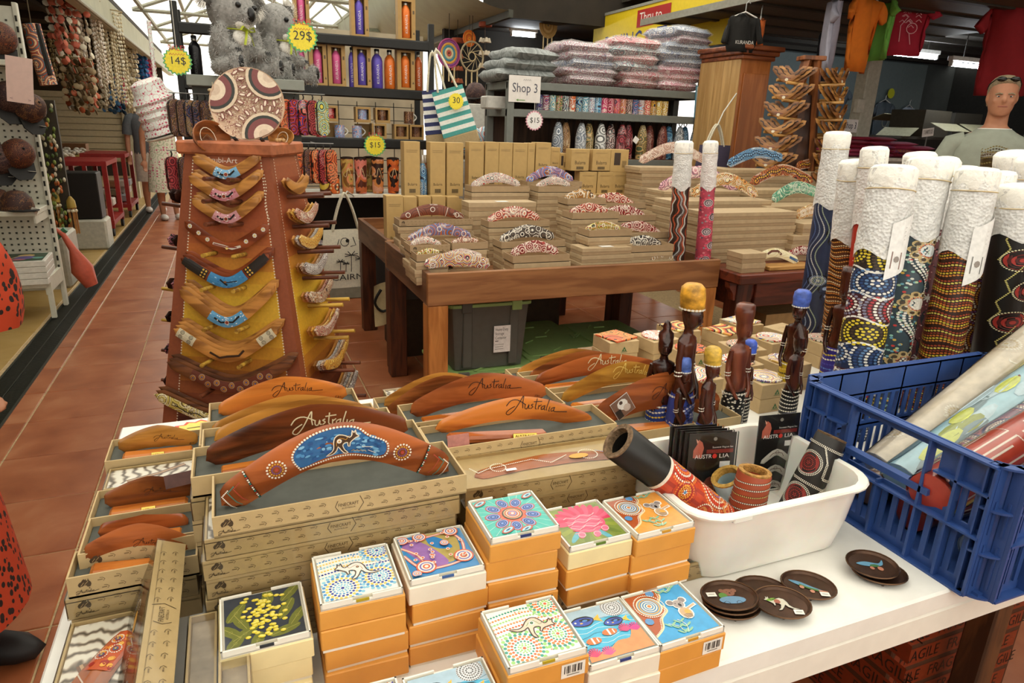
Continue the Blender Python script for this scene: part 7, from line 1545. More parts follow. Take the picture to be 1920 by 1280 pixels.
def sign(label,loc,w,h,lines,rz=0,bg='#dcd6d0',ry=0,border=None,ink='#4a4a58',arrow=False):
    t = T('paper_sign',label,'sign',loc,rz,ry=ry); one(box(0,0,0,w,.003,h),'sign_card',M(border or bg,.7,var=.04),t); a = Art()
    if border: a.rect(-w*.44,-h*.47,w*.44,h*.47,bg)
    a.up()
    if w > .2: a.line([(-w*.05+w*.03*i,h*(.34+(.03 if i % 2 else -.02))) for i in range(9)],h*.012,ink)
    for s,y,hh,ww in lines: a.text(s,0,y*h,hh*h,ink,w=ww*w)
    if arrow: a.line([(-w*.25,-h*.42),(w*.02,-h*.42)],h*.03,'#6a9a4a').poly([(-w*.27,-h*.42),(-w*.2,-h*.37),(-w*.2,-h*.47)],'#6a9a4a')
    a.build('handwriting',t,FRONT(-.0016),lay=.0005); return t
sign('white handwritten shop sign on the grey shelf corner',(2.253,5.288,1.707),.275,.2,[('Shop 3',-.12,.34,.8)],arrow=True)
sign('tall blue edged stubby holder price board',(3.989,5.285,1.686),.175,.275,[('AUSTRALIAN',.3,.13,.78),('MADE',.12,.13,.5),('STUBBY HOLDERS',-.1,.1,.8),('$10',-.36,.2,.5)],border='#5f9ab0',bg='#e8e6e0',ink='#2a2a30',ry=-.05)
star('white and pink starburst tag reading 15 dollars',(2.345,5.28,1.471),.08,[('$15',.5)],cord=.1,c='#f0ece8',rim='#d89aa8',hdr=False)
hang(tote('purple patterned bag with white rope handles by the wardrobe',(3.681,4.66,1.332),.30,.26,0,c='#4a4258',d=.06),.26,(3.90,4.74,1.74),'purple patterned bag')
# pine wardrobe
wd = T('wardrobe','tall pine wardrobe with orange stained front and cornice','wardrobe',(4.07,5.01,0)); PN = WOOD('#c29c64','#b48c54',3,2,.5)
one(box(0,0,1.0,.30,.52,2.0),'carcass',WOOD('#a86430','#98561f',3,2,.35),wd)
for i in range(5): one(box(-.156,-.208+.104*i,1.0,.012,.101,2.0,.002),'side_plank',PN,wd)
one(box(0,-.266,1.0,.24,.014,1.8,.004),'door_panel',WOOD('#ac6630','#9c5824',3,2,.35),wd)
for k,(w,z) in enumerate(((.34,2.0),(.38,2.035),(.43,2.07))): one(box(0,-.02-.01*k,z+.018,w,.54+.03*k,.036,.008),'cornice',WOOD('#8a4a24','#6a3418',4,0,.4),wd)

# ================================================================ left shop: pegboard gondola with hats, shell stall
GW = M('#c9c6b4',.5,var=.05)
gd = T('gondola_shelf','white pegboard gondola with hats beside the drain','shelf',(-1.85,5.72,0))
one(box(0,.2,1.1,1.25,.02,1.95),'peg_panel',GW,gd)
mb = MB()
for i in range(28):
    for j in range(44): mb.add(box(-.58+.042*i,.188,.18+.042*j,.012,.006,.012))
g = mb.build('peg_holes',M('#3a382e',.8),gd); g['kind'] = 'stuff'
for s in (-1,1):
    one(box(s*.615,.2,1.05,.03,.05,2.1,.004),'upright',GW,gd); one(box(s*.615,-.2,.16,.03,.03,.30),'leg',GW,gd); one(box(s*.615,0,.25,.025,.40,.1),'foot_bracket',GW,gd)
    mb = MB()
    for j in range(26): mb.add(box(s*.615,.173,.3+.068*j,.012,.006,.036))
    g = mb.build('slot',M('#2a2820',.8),gd); g['kind'] = 'stuff'
for z,d in ((1.70,.40),(.745,.42),(.25,.44)): one(box(0,.2-d/2,z,1.22,d,.035,.004),'shelf_board',GW,gd); one(box(.6,.2-d/2,z-.04,.012,d*.9,.06),'shelf_bracket',GW,gd)
HATM = [DOTS('#1c1210',['#5a2614','#241614','#2a1814','#8a4520'],30,'#8a5a34',160,.7),DOTS('#261a1c',['#3c2022','#1e1416','#5a3a32'],26,'#7a5a4a',160,.7),DOTS('#17120f',['#45201a','#15100e','#5a3220'],32,'#9a6a3a',160,.7)]
def cap(label,loc,rz,rx,i,tagc=True):
    t = T('cap',label,'cap',loc,rz,'patterned caps on the gondola',rx=rx)
    one(lathe([(.098,0),(.1,.02),(.092,.07),(.06,.115),(.02,.128),(.002,.13)],20),'crown',HATM[i],t,60); one(prism([(-.085,-.06),(-.08,-.13),(-.04,-.175),(.04,-.175),(.08,-.13),(.085,-.06)],.0,.008),'brim',M('#17130f',.6),t); one(ball((0,0,.132),.008,8,6),'button',M('#17130f',.6),t)
    if tagc: one(box(.05,-.1,.05,.045,.002,.06),'price_tag',M('#d8d0c0',.7),t,rot=(.4,.3,0))
    return t
for i,(px,py,rz,rx,lb) in enumerate(((8,75,.3,1.3,'dark orange cap hung at the top of the gondola'),(25,175,.5,1.2,'dark cap with tag hung under the pink price card'),(58,200,.9,1.2,'second dark cap hung beside the pink price card'),(40,285,.6,1.2,'brown patterned cap hung on lower gondola row'),(5,290,.4,1.2,'olive patterned cap at the lower left edge'))):
    p = [(-1.284,5.72,1.847),(-1.293,5.72,1.484),(-1.209,5.75,1.42),(-1.305,5.72,1.121),(-1.417,5.72,1.084)][i]; cap(lb,(p[0]-.02,p[1]-.03,p[2]),rz,rx,i % 3)
cap('black cap with red flower badge on the gondola shelf',(-1.349,5.58,.766),.6,0,2); cap('black cap behind the badge cap on shelf',(-1.5,5.72,.766),.4,0,0)
sign('pink price card hanging on the gondola',(-1.147,5.3,1.591),.14,.27,[('<        >',-.45,.06,.8)],bg='#d8b8ac',ry=.12,ink='#8a6a64')
for i in range(4):
    t = T('gift_box','white gift box with bird picture, %s' % ORD[i],'box',(-1.365,5.60,.268+.042*(3-i)),.06,'bird picture gift boxes on the lowest gondola shelf'); one(box(0,0,.02,.28,.34,.04,.003),'box_body',M('#d0ccc0',.5),t)
    if i == 0: a = Art(); a.rect(-.12,-.15,.12,.15,'#2f4a34').up().disc(0,.06,.05,'#d8b87a',10).disc(0,-.02,.06,'#6a5a9a',12).disc(-.04,-.09,.06,'#b86a7a',10,ry=.03).disc(.08,-.04,.035,'#5f9a8a',8).line([(-.1,-.1),(-.02,.08)],.012,'#d8c08a'); a.build('printed_picture',t,TOP(.04))
# wind chimes of shells hung from the shop ceiling
def chime(label,x,y,z1,z0,w,cols,n,style):
    t = T('shell_chime',label,'wind chime',(x,y,z1),0,'shell wind chimes in the left shop'); R = random.Random(int(x*1000+y*77))
    one(tube([(w/2*cos(g),w/2*sin(g),0) for g in [2*pi*i/12 for i in range(13)]],.008,5,cap=False),'hoop',M('#8a7a54',.7),t); one(tube([(0,0,0),(0,0,max(.02,2.74-z1))],.004,5),'hanging_cord',M('#5a4a34',.8),t)
    mb = MB()
    for i in range(n):
        g = R.uniform(0,2*pi); q = w/2*sqrt(R.random()); L = (z1-z0)*R.uniform(.75,1); m = int(L/(.045 if style != 'disc' else .07)); px,py = q*cos(g),q*sin(g); c0 = R.choice(cols)
        for k in range(m):
            z = -L*(k+.5)/m; c = c0 if R.random() < .7 else R.choice(cols)
            if style == 'disc': mb.add(xf(lathe([(.03,0),(.034,.004),(.03,.008)],7),RT((px+R.uniform(-.02,.02),py,z),1.3,R.uniform(-.5,.5),R.uniform(0,3))),c)
            else: mb.add(ball((px+R.uniform(-.006,.006),py,z),(.012,.012,.02),5,4),c)
    s = mb.build('shell_strands',PAINT(.6),t,60); s['kind'] = 'stuff'; return t
CR = ['#d8cdb0','#c9bb98','#e4dcc4','#b8a680']
for lb,px,y0,y1,Y,w,cols,n,stl in (('coral and white disc shell chime hanging nearest',122,-40,90,8.6,.34,['#c9684a','#e4dcc4','#b8553a','#d8cdb0'],16,'disc'),('long white shell strand chime at the top left',158,-60,120,9.6,.3,['#d8cdb8','#c9b8a0','#e4dcd0'],26,'bead'),('wide cream shell curtain chime',190,-60,135,10.6,.42,CR,40,'bead'),('cream capiz shell tier chime',232,45,140,13.5,.34,['#d8ccb0','#e4dac0','#c9b890'],22,'disc'),('bright blue capiz shell chime',257,62,128,15.0,.26,['#2f78b8','#3f8ac8','#1f5f9a'],18,'disc'),('pink capiz shell chime beside the blue one',268,70,142,15.6,.22,['#c8346a','#d84a7c'],14,'disc'),('white capiz shell chime nearest the beam',276,75,145,16.2,.22,['#e0d8c4','#d0c8b0'],14,'disc'),('brown grass like shell chime at left',95,62,130,9.0,.42,['#8a7448','#a08a5a','#6a5632'],34,'bead'),('dark blue shell chime hanging low',205,135,197,11.5,.3,['#1f4a6a','#2a5a80'],18,'disc'),('red pink shell chime hanging low',219,142,195,12.2,.18,['#b82a4a','#c83a5c'],10,'disc'),('brown shell cluster chime low at left',130,110,190,8.9,.42,['#8a7450','#a8906a','#6a5a3c','#b85a34'],30,'disc'),('dusky shell cluster chime low in the middle',165,120,185,11.2,.4,['#7a6a4c','#a08c68','#5a4a34'],30,'disc'),('pale shell cluster chime low beside the panel',240,135,190,14.0,.3,['#a8987a','#c0b090'],20,'disc')):
    px_ = px; pass
    sx = {122: (-1.36,8.6,2.466),158: (-1.331,9.6,2.604),190: (-1.283,10.6,2.743),232: (-1.366,13.5,2.735),257: (-1.316,15.0,2.79),268: (-1.278,15.6,2.777),276: (-1.257,16.2,2.785),95: (-1.6,9.0,2.184),205: (-1.415,11.5,1.943),219: (-1.41,12.2,1.928),130: (-1.45,8.9,1.938),165: (-1.617,11.2,2.016),240: (-1.441,14.0,2.071)}[px]
    zt = min(2.62,sx[2]); L = (y1-max(0,y0 if sx[2] < 2.62 else 0))*Y/1240; chime(lb,sx[0],Y,zt,zt-L,w,cols,n,stl)
# striped scarf-like garland beside the gondola
gl = T('hanging_garland','orange and teal striped garland hanging beside the gondola','garland',(-1.253,6.4,2.019)); one(tube([(0,0,0),(.02,0,-.2),(.05,0,-.42)],.06,8),'garland_body',DOTS('#a8402c',['#d8b88a','#a8402c','#3a6a70'],8,'#e0c8a0',60),gl,60); one(tube([(.04,-.03,.0),(.08,-.05,-.35)],.018,6),'black_strap',M('#17130f',.6),gl); one(tube([(0,0,0),(0,0,.55)],.004,5),'hanging_cord',M('#5a4a34',.8),gl)
# stall table with shells, baskets, red trolleys
stl_ = T('stall_table','long stall table covered with shells in the left shop','table',(-2.62,11.2,0)); one(box(0,0,.72,1.5,2.6,.04),'table_top',M('#6a5238',.6),stl_)
for x in (-.7,.7):
    for y in (-1.2,1.2): one(box(x,y,.35,.06,.06,.7),'leg',M('#5a4630',.6),stl_)
def heap(label,loc,w,d,cols,n,rim='#b8954a'):
    t = T('shell_basket',label,'basket',loc,0,'baskets of shells on the stall table'); one(box(0,0,.035,w,d,.07,.01),'basket',M(rim,.7,var=.3,scale=80),t); mb = MB(); R = random.Random(n)
    for i in range(n): mb.add(ball((R.uniform(-w/2,w/2)*.9,R.uniform(-d/2,d/2)*.9,.08+R.uniform(0,.07)),(R.uniform(.02,.045),.03,.025),6,4),R.choice(cols))
    s = mb.build('shells',PAINT(.6),t,60); s['kind'] = 'stuff'
for lb,x,y,cols in (('basket of white cockle shells nearest on the stall',-2.1,10.1,CR),('basket of cream spiral shells behind the nearest',-2.6,10.15,CR),('tray of pale cone shells mid stall',-2.1,10.9,['#e0d8c8','#c8b8a0']),('tray of bagged pink shells mid stall',-2.6,10.95,['#d8c0b0','#e4d8cc']),('basket of large white shells at the stall end',-2.1,11.7,['#e8e2d4','#d0c4b0'])): heap(lb,(x,y,.74),.42,.55,cols,46)
for i,(x,y) in enumerate(((-2.08,12.2),(-2.75,12.25),(-2.42,12.2))): plain_box('brown carton on the stall table end, %s' % ['right','left','middle'][i],(x,y,.74),.3,.25,.22,'cartons on the shell stall',lid=False,mat=M(['#7a5230','#6a4426','#8a7a5a'][i],.7))
RED = M('#8f1f1a',.45)
def trolley(label,y):
    t = T('trolley',label,'trolley',(-1.57,y,0),0,'red steel trolleys in the left shop')
    for x in (-.24,.24):
        for yy in (-.42,.42): one(box(x,yy,.48,.05,.05,.78),'post',RED,t); one(tube([(x-.015,yy,.05),(x+.015,yy,.05)],.05,12),'wheel',M('#17130f',.6),t,40)
    for z in (.16,.84): one(box(0,0,z,.54,.9,.05),'deck',RED,t)
    mb = MB(); R = random.Random(int(y*10))
    for i in range(14): one(box(R.uniform(-.16,.16),R.uniform(-.34,.34),.24+.1*(i % 3),.16,.2,.09,.01),'packed_goods',M(R.choice(['#c8c0b4','#8a5a3a','#9aa0a4','#a8443a','#6a5a44']),.6),t)
trolley('near red steel trolley loaded with packets',9.7); trolley('far red steel trolley behind the near one',11.4)
bb = T('storage_tub','translucent white tub below the black bin','tub',(-1.463,8.37)+(0,)); one(box(0,.15,.16,.42,.36,.32,.02),'tub_body',M('#b8b4a4',.4),bb)
tag(one(box(*(-1.463,8.37),0),'x',GW) if 0 else one(box(0,0,.24,.36,.3,.48,.01),'black_bin',M('#17120e',.5),None,loc=(*(-1.463,8.37),.325)),'tall black bin standing on the white tub','bin').location.y += .15
tb2 = T('storage_tub','clear plastic tub behind the gondola foot','tub',(-1.42,6.75,0)); one(box(0,0,.22,.26,.5,.44,.02),'tub_body',M('#a8a494',.4),tb2)
fg = T('flamingo_toy','pink flamingo garden ornament leaning out of the tub','ornament',(-1.115,6.3,0.0585)); one(tube([(0,0,.0),(-.05,0,.14),(-.09,0,.3),(-.14,0,.42),(-.2,0,.48)],[.05,.085,.03,.02,.012],9),'flamingo_body',M('#c05a44',.5),fg,60); one(tube([(-.12,.02,.46),(-.26,.02,.34)],.025,6),'green_handle',M('#3f7a5a',.5),fg)
rk = T('earring_rack','rack of shell earrings and green bead strands','rack',(-1.62,7.3,0)); one(box(0,.1,.75,.5,.04,1.5),'rack_panel',M('#3a3226',.7),rk); mb = MB(); R = random.Random(4)
for i in range(420): mb.add(ball((R.uniform(-.24,.24),R.uniform(-.02,.06),R.uniform(.35,1.46)),(.013,.012,.022),5,4),R.choice(['#c9c0a0','#6a7a34','#8a9a4a','#d8d0b8','#b8602a','#4a5a2a']))
g = mb.build('hanging_trinkets',PAINT(.6),rk,60); g['kind'] = 'stuff'
for i in range(4):
    t = T('bamboo_chime','beaded bamboo chime hung low on the rack, %s from left' % ['first','second','third','fourth'][i],'wind chime',(-1.62+.12*i-.1,7.345,.62-.05*(i % 2)),0,'bamboo chimes beside the gondola')
    one(lathe([(.01,.1),(.035,.06),(.04,0),(.02,-.01)],10),'bell',M('#a88a3a',.5),t,50)
    for k in range(5): g = 2*pi*k/5; one(tube([(.03*cos(g),.03*sin(g),0),(.03*cos(g),.03*sin(g),-.24)],.007,6),'bamboo_rod',M('#a8743a',.5),t); one(ball((.03*cos(g),.03*sin(g),-.03),.016,7,5),'bead',M('#e0d4b4',.5),t,60)
# floral hats hanging left of the stand
FLO = DOTS('#dcdfd8',['#e2e5de','#dadfd6','#d8a0a8','#dfe2da','#e2e5de'],26,'#c05068',60,.7,6)
fh = T('floral_hats','stack of floral fabric hats hanging left of the pegboard','hats',(-0.2982,4.3,1.336))
for i in range(5): one(lathe([(.12-.006*i,0),(.115,.02),(.085,.06),(.08,.11),(.05,.125)],18),'hat',FLO,fh,50,loc=(-.01*i+.01,0,.035*i),rot=(.12,-.35,0))
one(lathe([(.07,0),(.12,.012),(.125,.02)],18),'white_brim',M('#e4e0d4',.7),fh,50,loc=(.02,0,-.03),rot=(.12,-.35,0)); one(tube([(-.02,0,.2),(-.02,.02,.55)],.01,6),'hanging_strap',FLO,fh)

# ================================================================ right shop, signs, hanging shirts, boomerang tree
sg = T('shop_sign','large yellow hanging sign with dark blue dining lettering','sign',(4.5,7.0,2.48)); one(box(0,0,.02,.03,2.7,.52),'sign_board',M('#d8bc1e',.5,var=.04),sg); one(box(0,0,.29,.05,2.74,.03),'sign_frame',M('#8a8a80',.5),sg)
Art().text('DINING',-.62,-.2,.23,'#1c2a6a',w=.85).text('&',-.06,-.2,.23,'#b82a20').text('T',.2,-.2,.23,'#1c2a6a').rect(-.32,.06,.34,.24,'#a81f18').up().text('Thru to...',0,.11,.1,'#f0ece4',w=.54).build('lettering',sg,LEFT(-.016),lay=.001)
for y in (-1.2,1.2): one(tube([(0,y,.28),(0,y,.44)],.008,6),'hanging_chain',M('#4a4a44',.5,.6),sg)
aw2 = struct(one(box(5.5,4.65,2.47,3.0,3.6,.02),'trim_3',M('#5a5548',.7))); aw2['label'] = 'low metal awning sheet under the yellow sign'
for i in range(8): one(box(5.5,3.1+.46*i,2.455,3.0,.06,.02),'awning_rib',M('#3a362c',.7),aw2)
one(box(4.0,4.65,2.46,.02,3.6,.06),'awning_edge',M('#8a887c',.5),aw2)
po = struct(one(box(5.831,5.2,1.33,.17,.14,2.66,.01),'trim_4',M('#a8a594',.5))); po['label'] = 'pale grey steel column of the right shop'; one(box(5.672,5.1,1.72,.09,.05,.13,.006),'switch_box',M('#b4b0a0',.5),po)
def lamp(label,x0,x1,y,z):
    t = T('fluorescent_lamp',label,'lamp',((x0+x1)/2,y,z),0,'fluorescent lamps in the right shop'); L = x1-x0; one(tube([(-L/2,0,0),(L/2,0,0)],.02,10),'tube',GLOW('#f4fbff',30),t,60); one(box(0,0,.06,L+.05,.07,.05,.006),'fitting',M('#d8d8d4',.5),t)
    for s in (-1,1): one(box(s*L/2,0,.02,.02,.04,.08),'end_cap',M('#d8d8d4',.5),t); one(tube([(s*L*.3,0,.08),(s*L*.3,0,2.62-z)],.006,6),'hanger_rod',M('#5a5a56',.5),t)
lamp('thin fluorescent tube behind the red shirt',*(7.63,8.516),6.6,2.433); lamp('bright fluorescent tube right of the red shirt',*(7.474,8.382),5.6,2.235)
lamp('fluorescent tube under the dark ceiling in the middle',*(3.574,3.911),8.9,2.56)
def shirt(label,loc,w,h,m,rz,long=False,art=None,cat='shirt'):
    t = T('hanging_shirt',label,cat,loc,rz,'shirts on hangers in the right shop'); s = w/2
    P = [(-.10*w,0),(-s*.72,-.05*h),(-s*1.12,-.26*h),(-s*.86,-.34*h),(-s*.68,-.25*h),(-s*.70,-h),(s*.70,-h),(s*.68,-.25*h),(s*.86,-.34*h),(s*1.12,-.26*h),(s*.72,-.05*h),(.10*w,0),(0,-.045*h)]
    if long: P[2:5] = [(-s*1.05,-.75*h),(-s*.85,-.78*h),(-s*.68,-.3*h)]; P[-6:-3] = [(s*.68,-.3*h),(s*.85,-.78*h),(s*1.05,-.75*h)]
    bm = bmesh.new(); vs = [bm.verts.new((x,0,z)) for x,z in P]; f = bm.faces.new(vs); bmesh.ops.triangulate(bm,faces=[f]); bmesh.ops.subdivide_edges(bm,edges=bm.edges,cuts=4,use_grid_fill=True)
    for v in bm.verts: v.co.y = .03*sin(v.co.x*22/w*.5+v.co.z*4)+.02*noise.noise((v.co.x*7,1,v.co.z*4))
    me = bpy.data.meshes.new('cloth'); bm.to_mesh(me); bm.free(); me.materials.append(m); me.polygons.foreach_set('use_smooth',[True]*len(me.polygons)); o = link('cloth',me,t); md = o.modifiers.new('thick','SOLIDIFY'); md.thickness = .035; md.offset = 0
    one(tube([(-s*.66,.0,-.04*h),(0,0,.03),(s*.66,0,-.04*h)],.006,6),'hanger',M('#d0ccc4',.5),t); one(tube([(0,0,.03),(.0,0,.09),(.02,0,.11),(.03,0,.09)],.004,6),'hanger_hook',M('#9a9a96',.4,.6),t)
    if art: a = Art(); art(a,w,h); a.build('print',t,FRONT(-.055))
    return t
def a_tree(a,w,h):
    for i in range(12): x,z = rnd.uniform(-.16,.16)*w,-h*rnd.uniform(.2,.5); a.line([(x,z),(x+.05*w,z+.04*h),(x+.1*w,z-.01*h)],.007,'#d88a90')
    a.line([(-.1*w,-.75*h),(-.12*w,-.45*h),(-.02*w,-.3*h)],.006,'#e0a0a4').ring(.08*w,-.5*h,.09*w,.006,'#e0a0a4',12).line([(.1*w,-.8*h),(.05*w,-.6*h)],.006,'#e0a0a4')
shirt('lavender grey T-shirt hanging from the awning',(4.358,4.3,2.404),.36,.5,M('#a8a8b8',.85,var=.06),.9); shirt('bright orange T-shirt hanging in the middle',(4.638,4.25,2.459),.50,.54,M('#d8741a',.85,var=.05),.35); shirt('lime green T-shirt seen edge on',(5.011,4.4,2.5),.36,.46,M('#6fae4a',.85,var=.05),1.15); shirt('crimson T-shirt with a pale tree print',(5.481,4.6,2.538),.46,.42,M('#a81f34',.85,var=.05),-.55,art=a_tree); shirt('red T-shirt cut by the right picture edge',(5.986,4.0,2.52),.5,.72,M('#8f1a20',.85,var=.06),-.7)
shirt('black hooded top with white sleeve hanging by the wardrobe',(3.854,4.7,2.305),.30,.26,M('#14120f',.85),-.3,long=True,art=lambda a,w,h: a.text('KURANDA',0,-h*.8,h*.1,'#c8c4bc',w=w*.5)); shirt('small orange top folded on a hanger above wardrobe',(4.096,4.8,2.306),.12,.22,M('#c8642a',.85),.8); shirt('dark navy shirt behind the lavender one',(4.914,4.9,2.292),.34,.5,M('#1a1c26',.85),.7)
rl = T('hanging_rail','steel rail carrying the hanging shirts','rail',(5.0,4.45,2.5)); one(tube([(-1.6,0,0),(1.9,0,0)],.012,8),'rail_tube',M('#8a8a86',.4,.6),rl)
for x in (-1.4,1.7): one(tube([(x,0,0),(x,0,.12)],.008,6),'rail_bracket',M('#8a8a86',.4,.6),rl)
for i,(px,py,w,h,c,d) in enumerate(((1660,190,.5,.62,'#49525a','grey T-shirt with a ring motif on the back wall'),(1580,165,.42,.5,'#4a535c','slate T-shirt on the back wall left of the column'),(1705,200,.36,.5,'#9aa4b4','pale T-shirt with a blue print on the back wall'),(1625,185,.4,.6,'#17181a','black T-shirt on the back wall behind the column'))):
    p = ((9.915,8.42,2.0),(8.952,8.42,2.154),(10.479,8.42,1.942),(9.497,8.42,2.022))[i]; shirt(d,p,w,h,M(c,.85,var=.06),.2,art=[lambda a,w,h: a.ring(0,-h*.5,w*.16,.02,'#8a8f84',16),None,lambda a,w,h: a.ring(0,-h*.5,.04,.012,'#2a3a7a',12).band(-.08,.08,-h*.4,-h*.36,'#2a3a7a',4,1),None][i])
star('yellow round price tag on the back wall left',(8.924,8.4,2.089),.085,[],c='#d8d42a',rim='#d8d42a',hdr=False); star('yellow round price tag on the back wall right',(9.987,8.4,2.124),.08,[],c='#b8b82a',rim='#b8b82a',hdr=False)
pgb = struct(one(box(8.6,8.5,1.5,4.4,.03,2.2),'wall_pegboard',M('#5f6a6a',.7,var=.05)))
# cartons on a shelf
dk = T('display_counter','dark counter shelf behind the man stacked with cartons','counter',(7.3,6.2,0)); one(box(0,0,.72,2.2,.6,1.44),'counter_body',M('#23201c',.8),dk); one(box(0,0,1.45,2.3,.66,.03),'counter_top',M('#3a362e',.7),dk)
def ocarton(label,loc,w,d,h,rz,c):
    t = T('open_carton',label,'carton',loc,rz,'open cartons on the dark counter'); one(box(0,0,h/2,w,d,h),'carton_body',M(c,.7),t)
    for s,q in ((-1,.5),(1,-.4)): one(box(0,s*(d/2+.08),h+.04*(1 if s > 0 else -1),w,.2,.006),'flap',M('#8a8468',.7),t,rot=(q*.9,0,0))
    one(box(-w/2-.09,0,h-.03,.2,d,.006),'flap',M('#9a9678',.7),t,rot=(0,-.5,0)); return t
ocarton('open carton with raised pale flaps on the counter',(7.822,6.1,1.466),.62,.4,.3,.2,'#3a3428'); ocarton('dark carton behind the man on the counter',(8.709,6.3,1.466),.5,.35,.3,0,'#2a261e')
# shirt pile table
ct = T('display_counter','pale counter carrying the pile of pink shirts','counter',(5.599,4.85,0)); one(box(0,0,.62,1.15,.6,1.24),'counter_body',M('#8a857a',.7),ct); one(box(0,0,1.25,1.2,.66,.03,.004),'counter_top',M('#c8c2b4',.5),ct); one(box(-.3,-.31,1.0,.3,.02,.4),'red_panel',M('#6a1c20',.6),ct)
PKM = [M('#a83a5c',.85,var=.12),M('#b8486a',.85,var=.12),M('#8f1a34',.85,var=.1),DOTS('#a8486a',['#b85a7a','#a84068','#6a5a9a'],6,'#d8b04a',30)]
kk = 0
for col,(cx,n) in enumerate(((-.36,4),(-.08,5),(.2,4),(.43,3))):
    for j in range(n): 
        o = fold('folded pink shirt, layer %s in pile %s from left' % (['one','two','three','four','five'][j],['first','second','third','fourth'][col]),ct.location.x+cx,4.80,1.267+.034*j,.3,.42,.036,3,rnd.uniform(-.15,.15),bag=False); o['group'] = 'folded pink shirts on the counter'; o.children[0].data.materials[0] = PKM[2] if j == n-1 and col < 2 else PKM[(j+col) % 4]
sign('white shop sign behind the pink shirts',(5.602,5.1,1.534),.19,.12,[('Shop 3',-.2,.5,.8)],ink='#2a2a44'); s2 = sign('small twenty five dollar shirt sign on a stick',(6.23,4.75,1.5),.15,.075,[('T-SHIRTS $25',-.2,.5,.85)],ink='#2a2a28',ry=-.12); one(tube([(0,.004,-.02),(-.02,.004,-.2)],.006,6),'stick',M('#6a6a66',.5),s2)
# ---- wooden A-frame tree of boomerangs
TX,TY,TZ2,TH = 3.93,4.02,.7355,1.21
tr = T('boomerang_tree','wooden A-frame tree hung with stacks of boomerangs','display stand',(TX,TY,TZ2),-.35); TRW = WOOD('#8a5026','#643614',4,2,.4)
for s in (-1,1):
    one(tube([(s*.17,-.03,0),(s*.035,-.03,TH)],.028,4),'frame_leg',TRW,tr); one(tube([(s*.17,.12,0),(s*.035,.02,TH)],.028,4),'frame_leg',TRW,tr)
one(box(0,0,TH+.01,.17,.12,.03,.004),'top_block',TRW,tr); one(box(0,0,.5,.2,.02,.95),'centre_board',WOOD('#4a2a16','#33190a',4,2,.5),tr)
tm_ = Matrix.Translation((TX,TY,TZ2)) @ Matrix.Rotation(-.35,4,'Z')
TB = [WOOD('#a8763c','#80521f',5,0,.4),WOOD('#8a5a2e','#643c1a',5,0,.4),DOTS('#b08a5a',['#c8a070','#7a4a2a','#a8784a'],10,'#3a2418',90)]
for r in range(8):
    zz = .26+.118*r; off = .17-.135*(zz/TH)
    for s in (-1,1):
        one(tube([(s*off,-.02,zz-.03),(s*(off+.20),-.05,zz-.02)],.011,8),'peg',WOOD('#b98a4a','#8a5f28',6,0),tr,50)
        one(tube([(s*off,-.10,zz-.05),(s*(off+.16),-.13,zz-.04)],.011,8),'peg',WOOD('#b98a4a','#8a5f28',6,0),tr,50)
        for i in range(3):
            t = T('boomerang','boomerang on the %s side of the wooden tree, tier %s from bottom, %s' % (['left','right'][s > 0],['one','two','three','four','five','six','seven','eight'][r],['inner','middle','outer'][i]),'boomerang',group='boomerangs on the wooden tree')
            t.matrix_world = tm_ @ Matrix.Translation((s*(off+.045+.042*i),-.08,zz+.09)) @ Matrix.Rotation(s*(.75 if s < 0 else .6),4,'Z') @ Matrix.Rotation(-.25+rnd.uniform(-.1,.1),4,'X') @ Matrix.Rotation(rnd.uniform(-.12,.12),4,'Y')
            vf,mp,half = blade(.30-.008*r,-.135,.046,.012,.22,.9,14); one(vf,'blade',TB[(r+i) % 2],t,50)
            if i == 2 or s < 0: a = Art(); [a.line([(q*half*.4,.0),(q*half*.55,.006),(q*half*.7,-.004),(q*half*.85,.004)],.008,'#2e1a10') for q in (-1,1)]; a.disc(0,0,.012,'#d8cbb0',8).line([(-.03,-.004),(.03,.004)],.005,'#6a2f34'); a.build('burnt_design',t,mp,lay=.0005)
# ---- dreamcatchers and odds hanging in the dark between the shelves
def catcher(label,loc,r,c,web='#c8b48a',tail=True,fill=None):
    t = T('dream_catcher',label,'dream catcher',loc,.3,'hanging craft pieces in the dark stall'); one(tube([(r*cos(2*pi*i/20),0,r*sin(2*pi*i/20)) for i in range(21)],r*.07,6,cap=False),'hoop',M(c,.7),t,50)
    if fill: [one(tube([(k*r*cos(2*pi*i/20),0,k*r*sin(2*pi*i/20)) for i in range(21)],r*.09,6,cap=False,flat=.4),'woven_ring',M(fc_,.8),t,50) for k,fc_ in zip((.85,.68,.5,.32,.15),fill)]
    else:
        mb = MB()
        for k in range(12): g = 2*pi*k/12; mb.add(tube([(r*cos(g),0,r*sin(g)),(r*.3*cos(g+1.2),0,r*.3*sin(g+1.2))],r*.02,4))
        mb.add(tube([(r*.3*cos(2*pi*i/14),0,r*.3*sin(2*pi*i/14)) for i in range(15)],r*.04,5,cap=False)); w = mb.build('web',M(web,.8),t); w['kind'] = 'stuff'
    if tail: [one(tube([(x*r,0,-r*.9),(x*r,0,-r*2.0)],r*.06,5),'tassel',M(web,.8),t) for x in (-.5,0,.5)]
    one(tube([(0,0,r),(0,0,2.6-loc[2])],.004,5),'cord',M('#3a3228',.8),t); return t
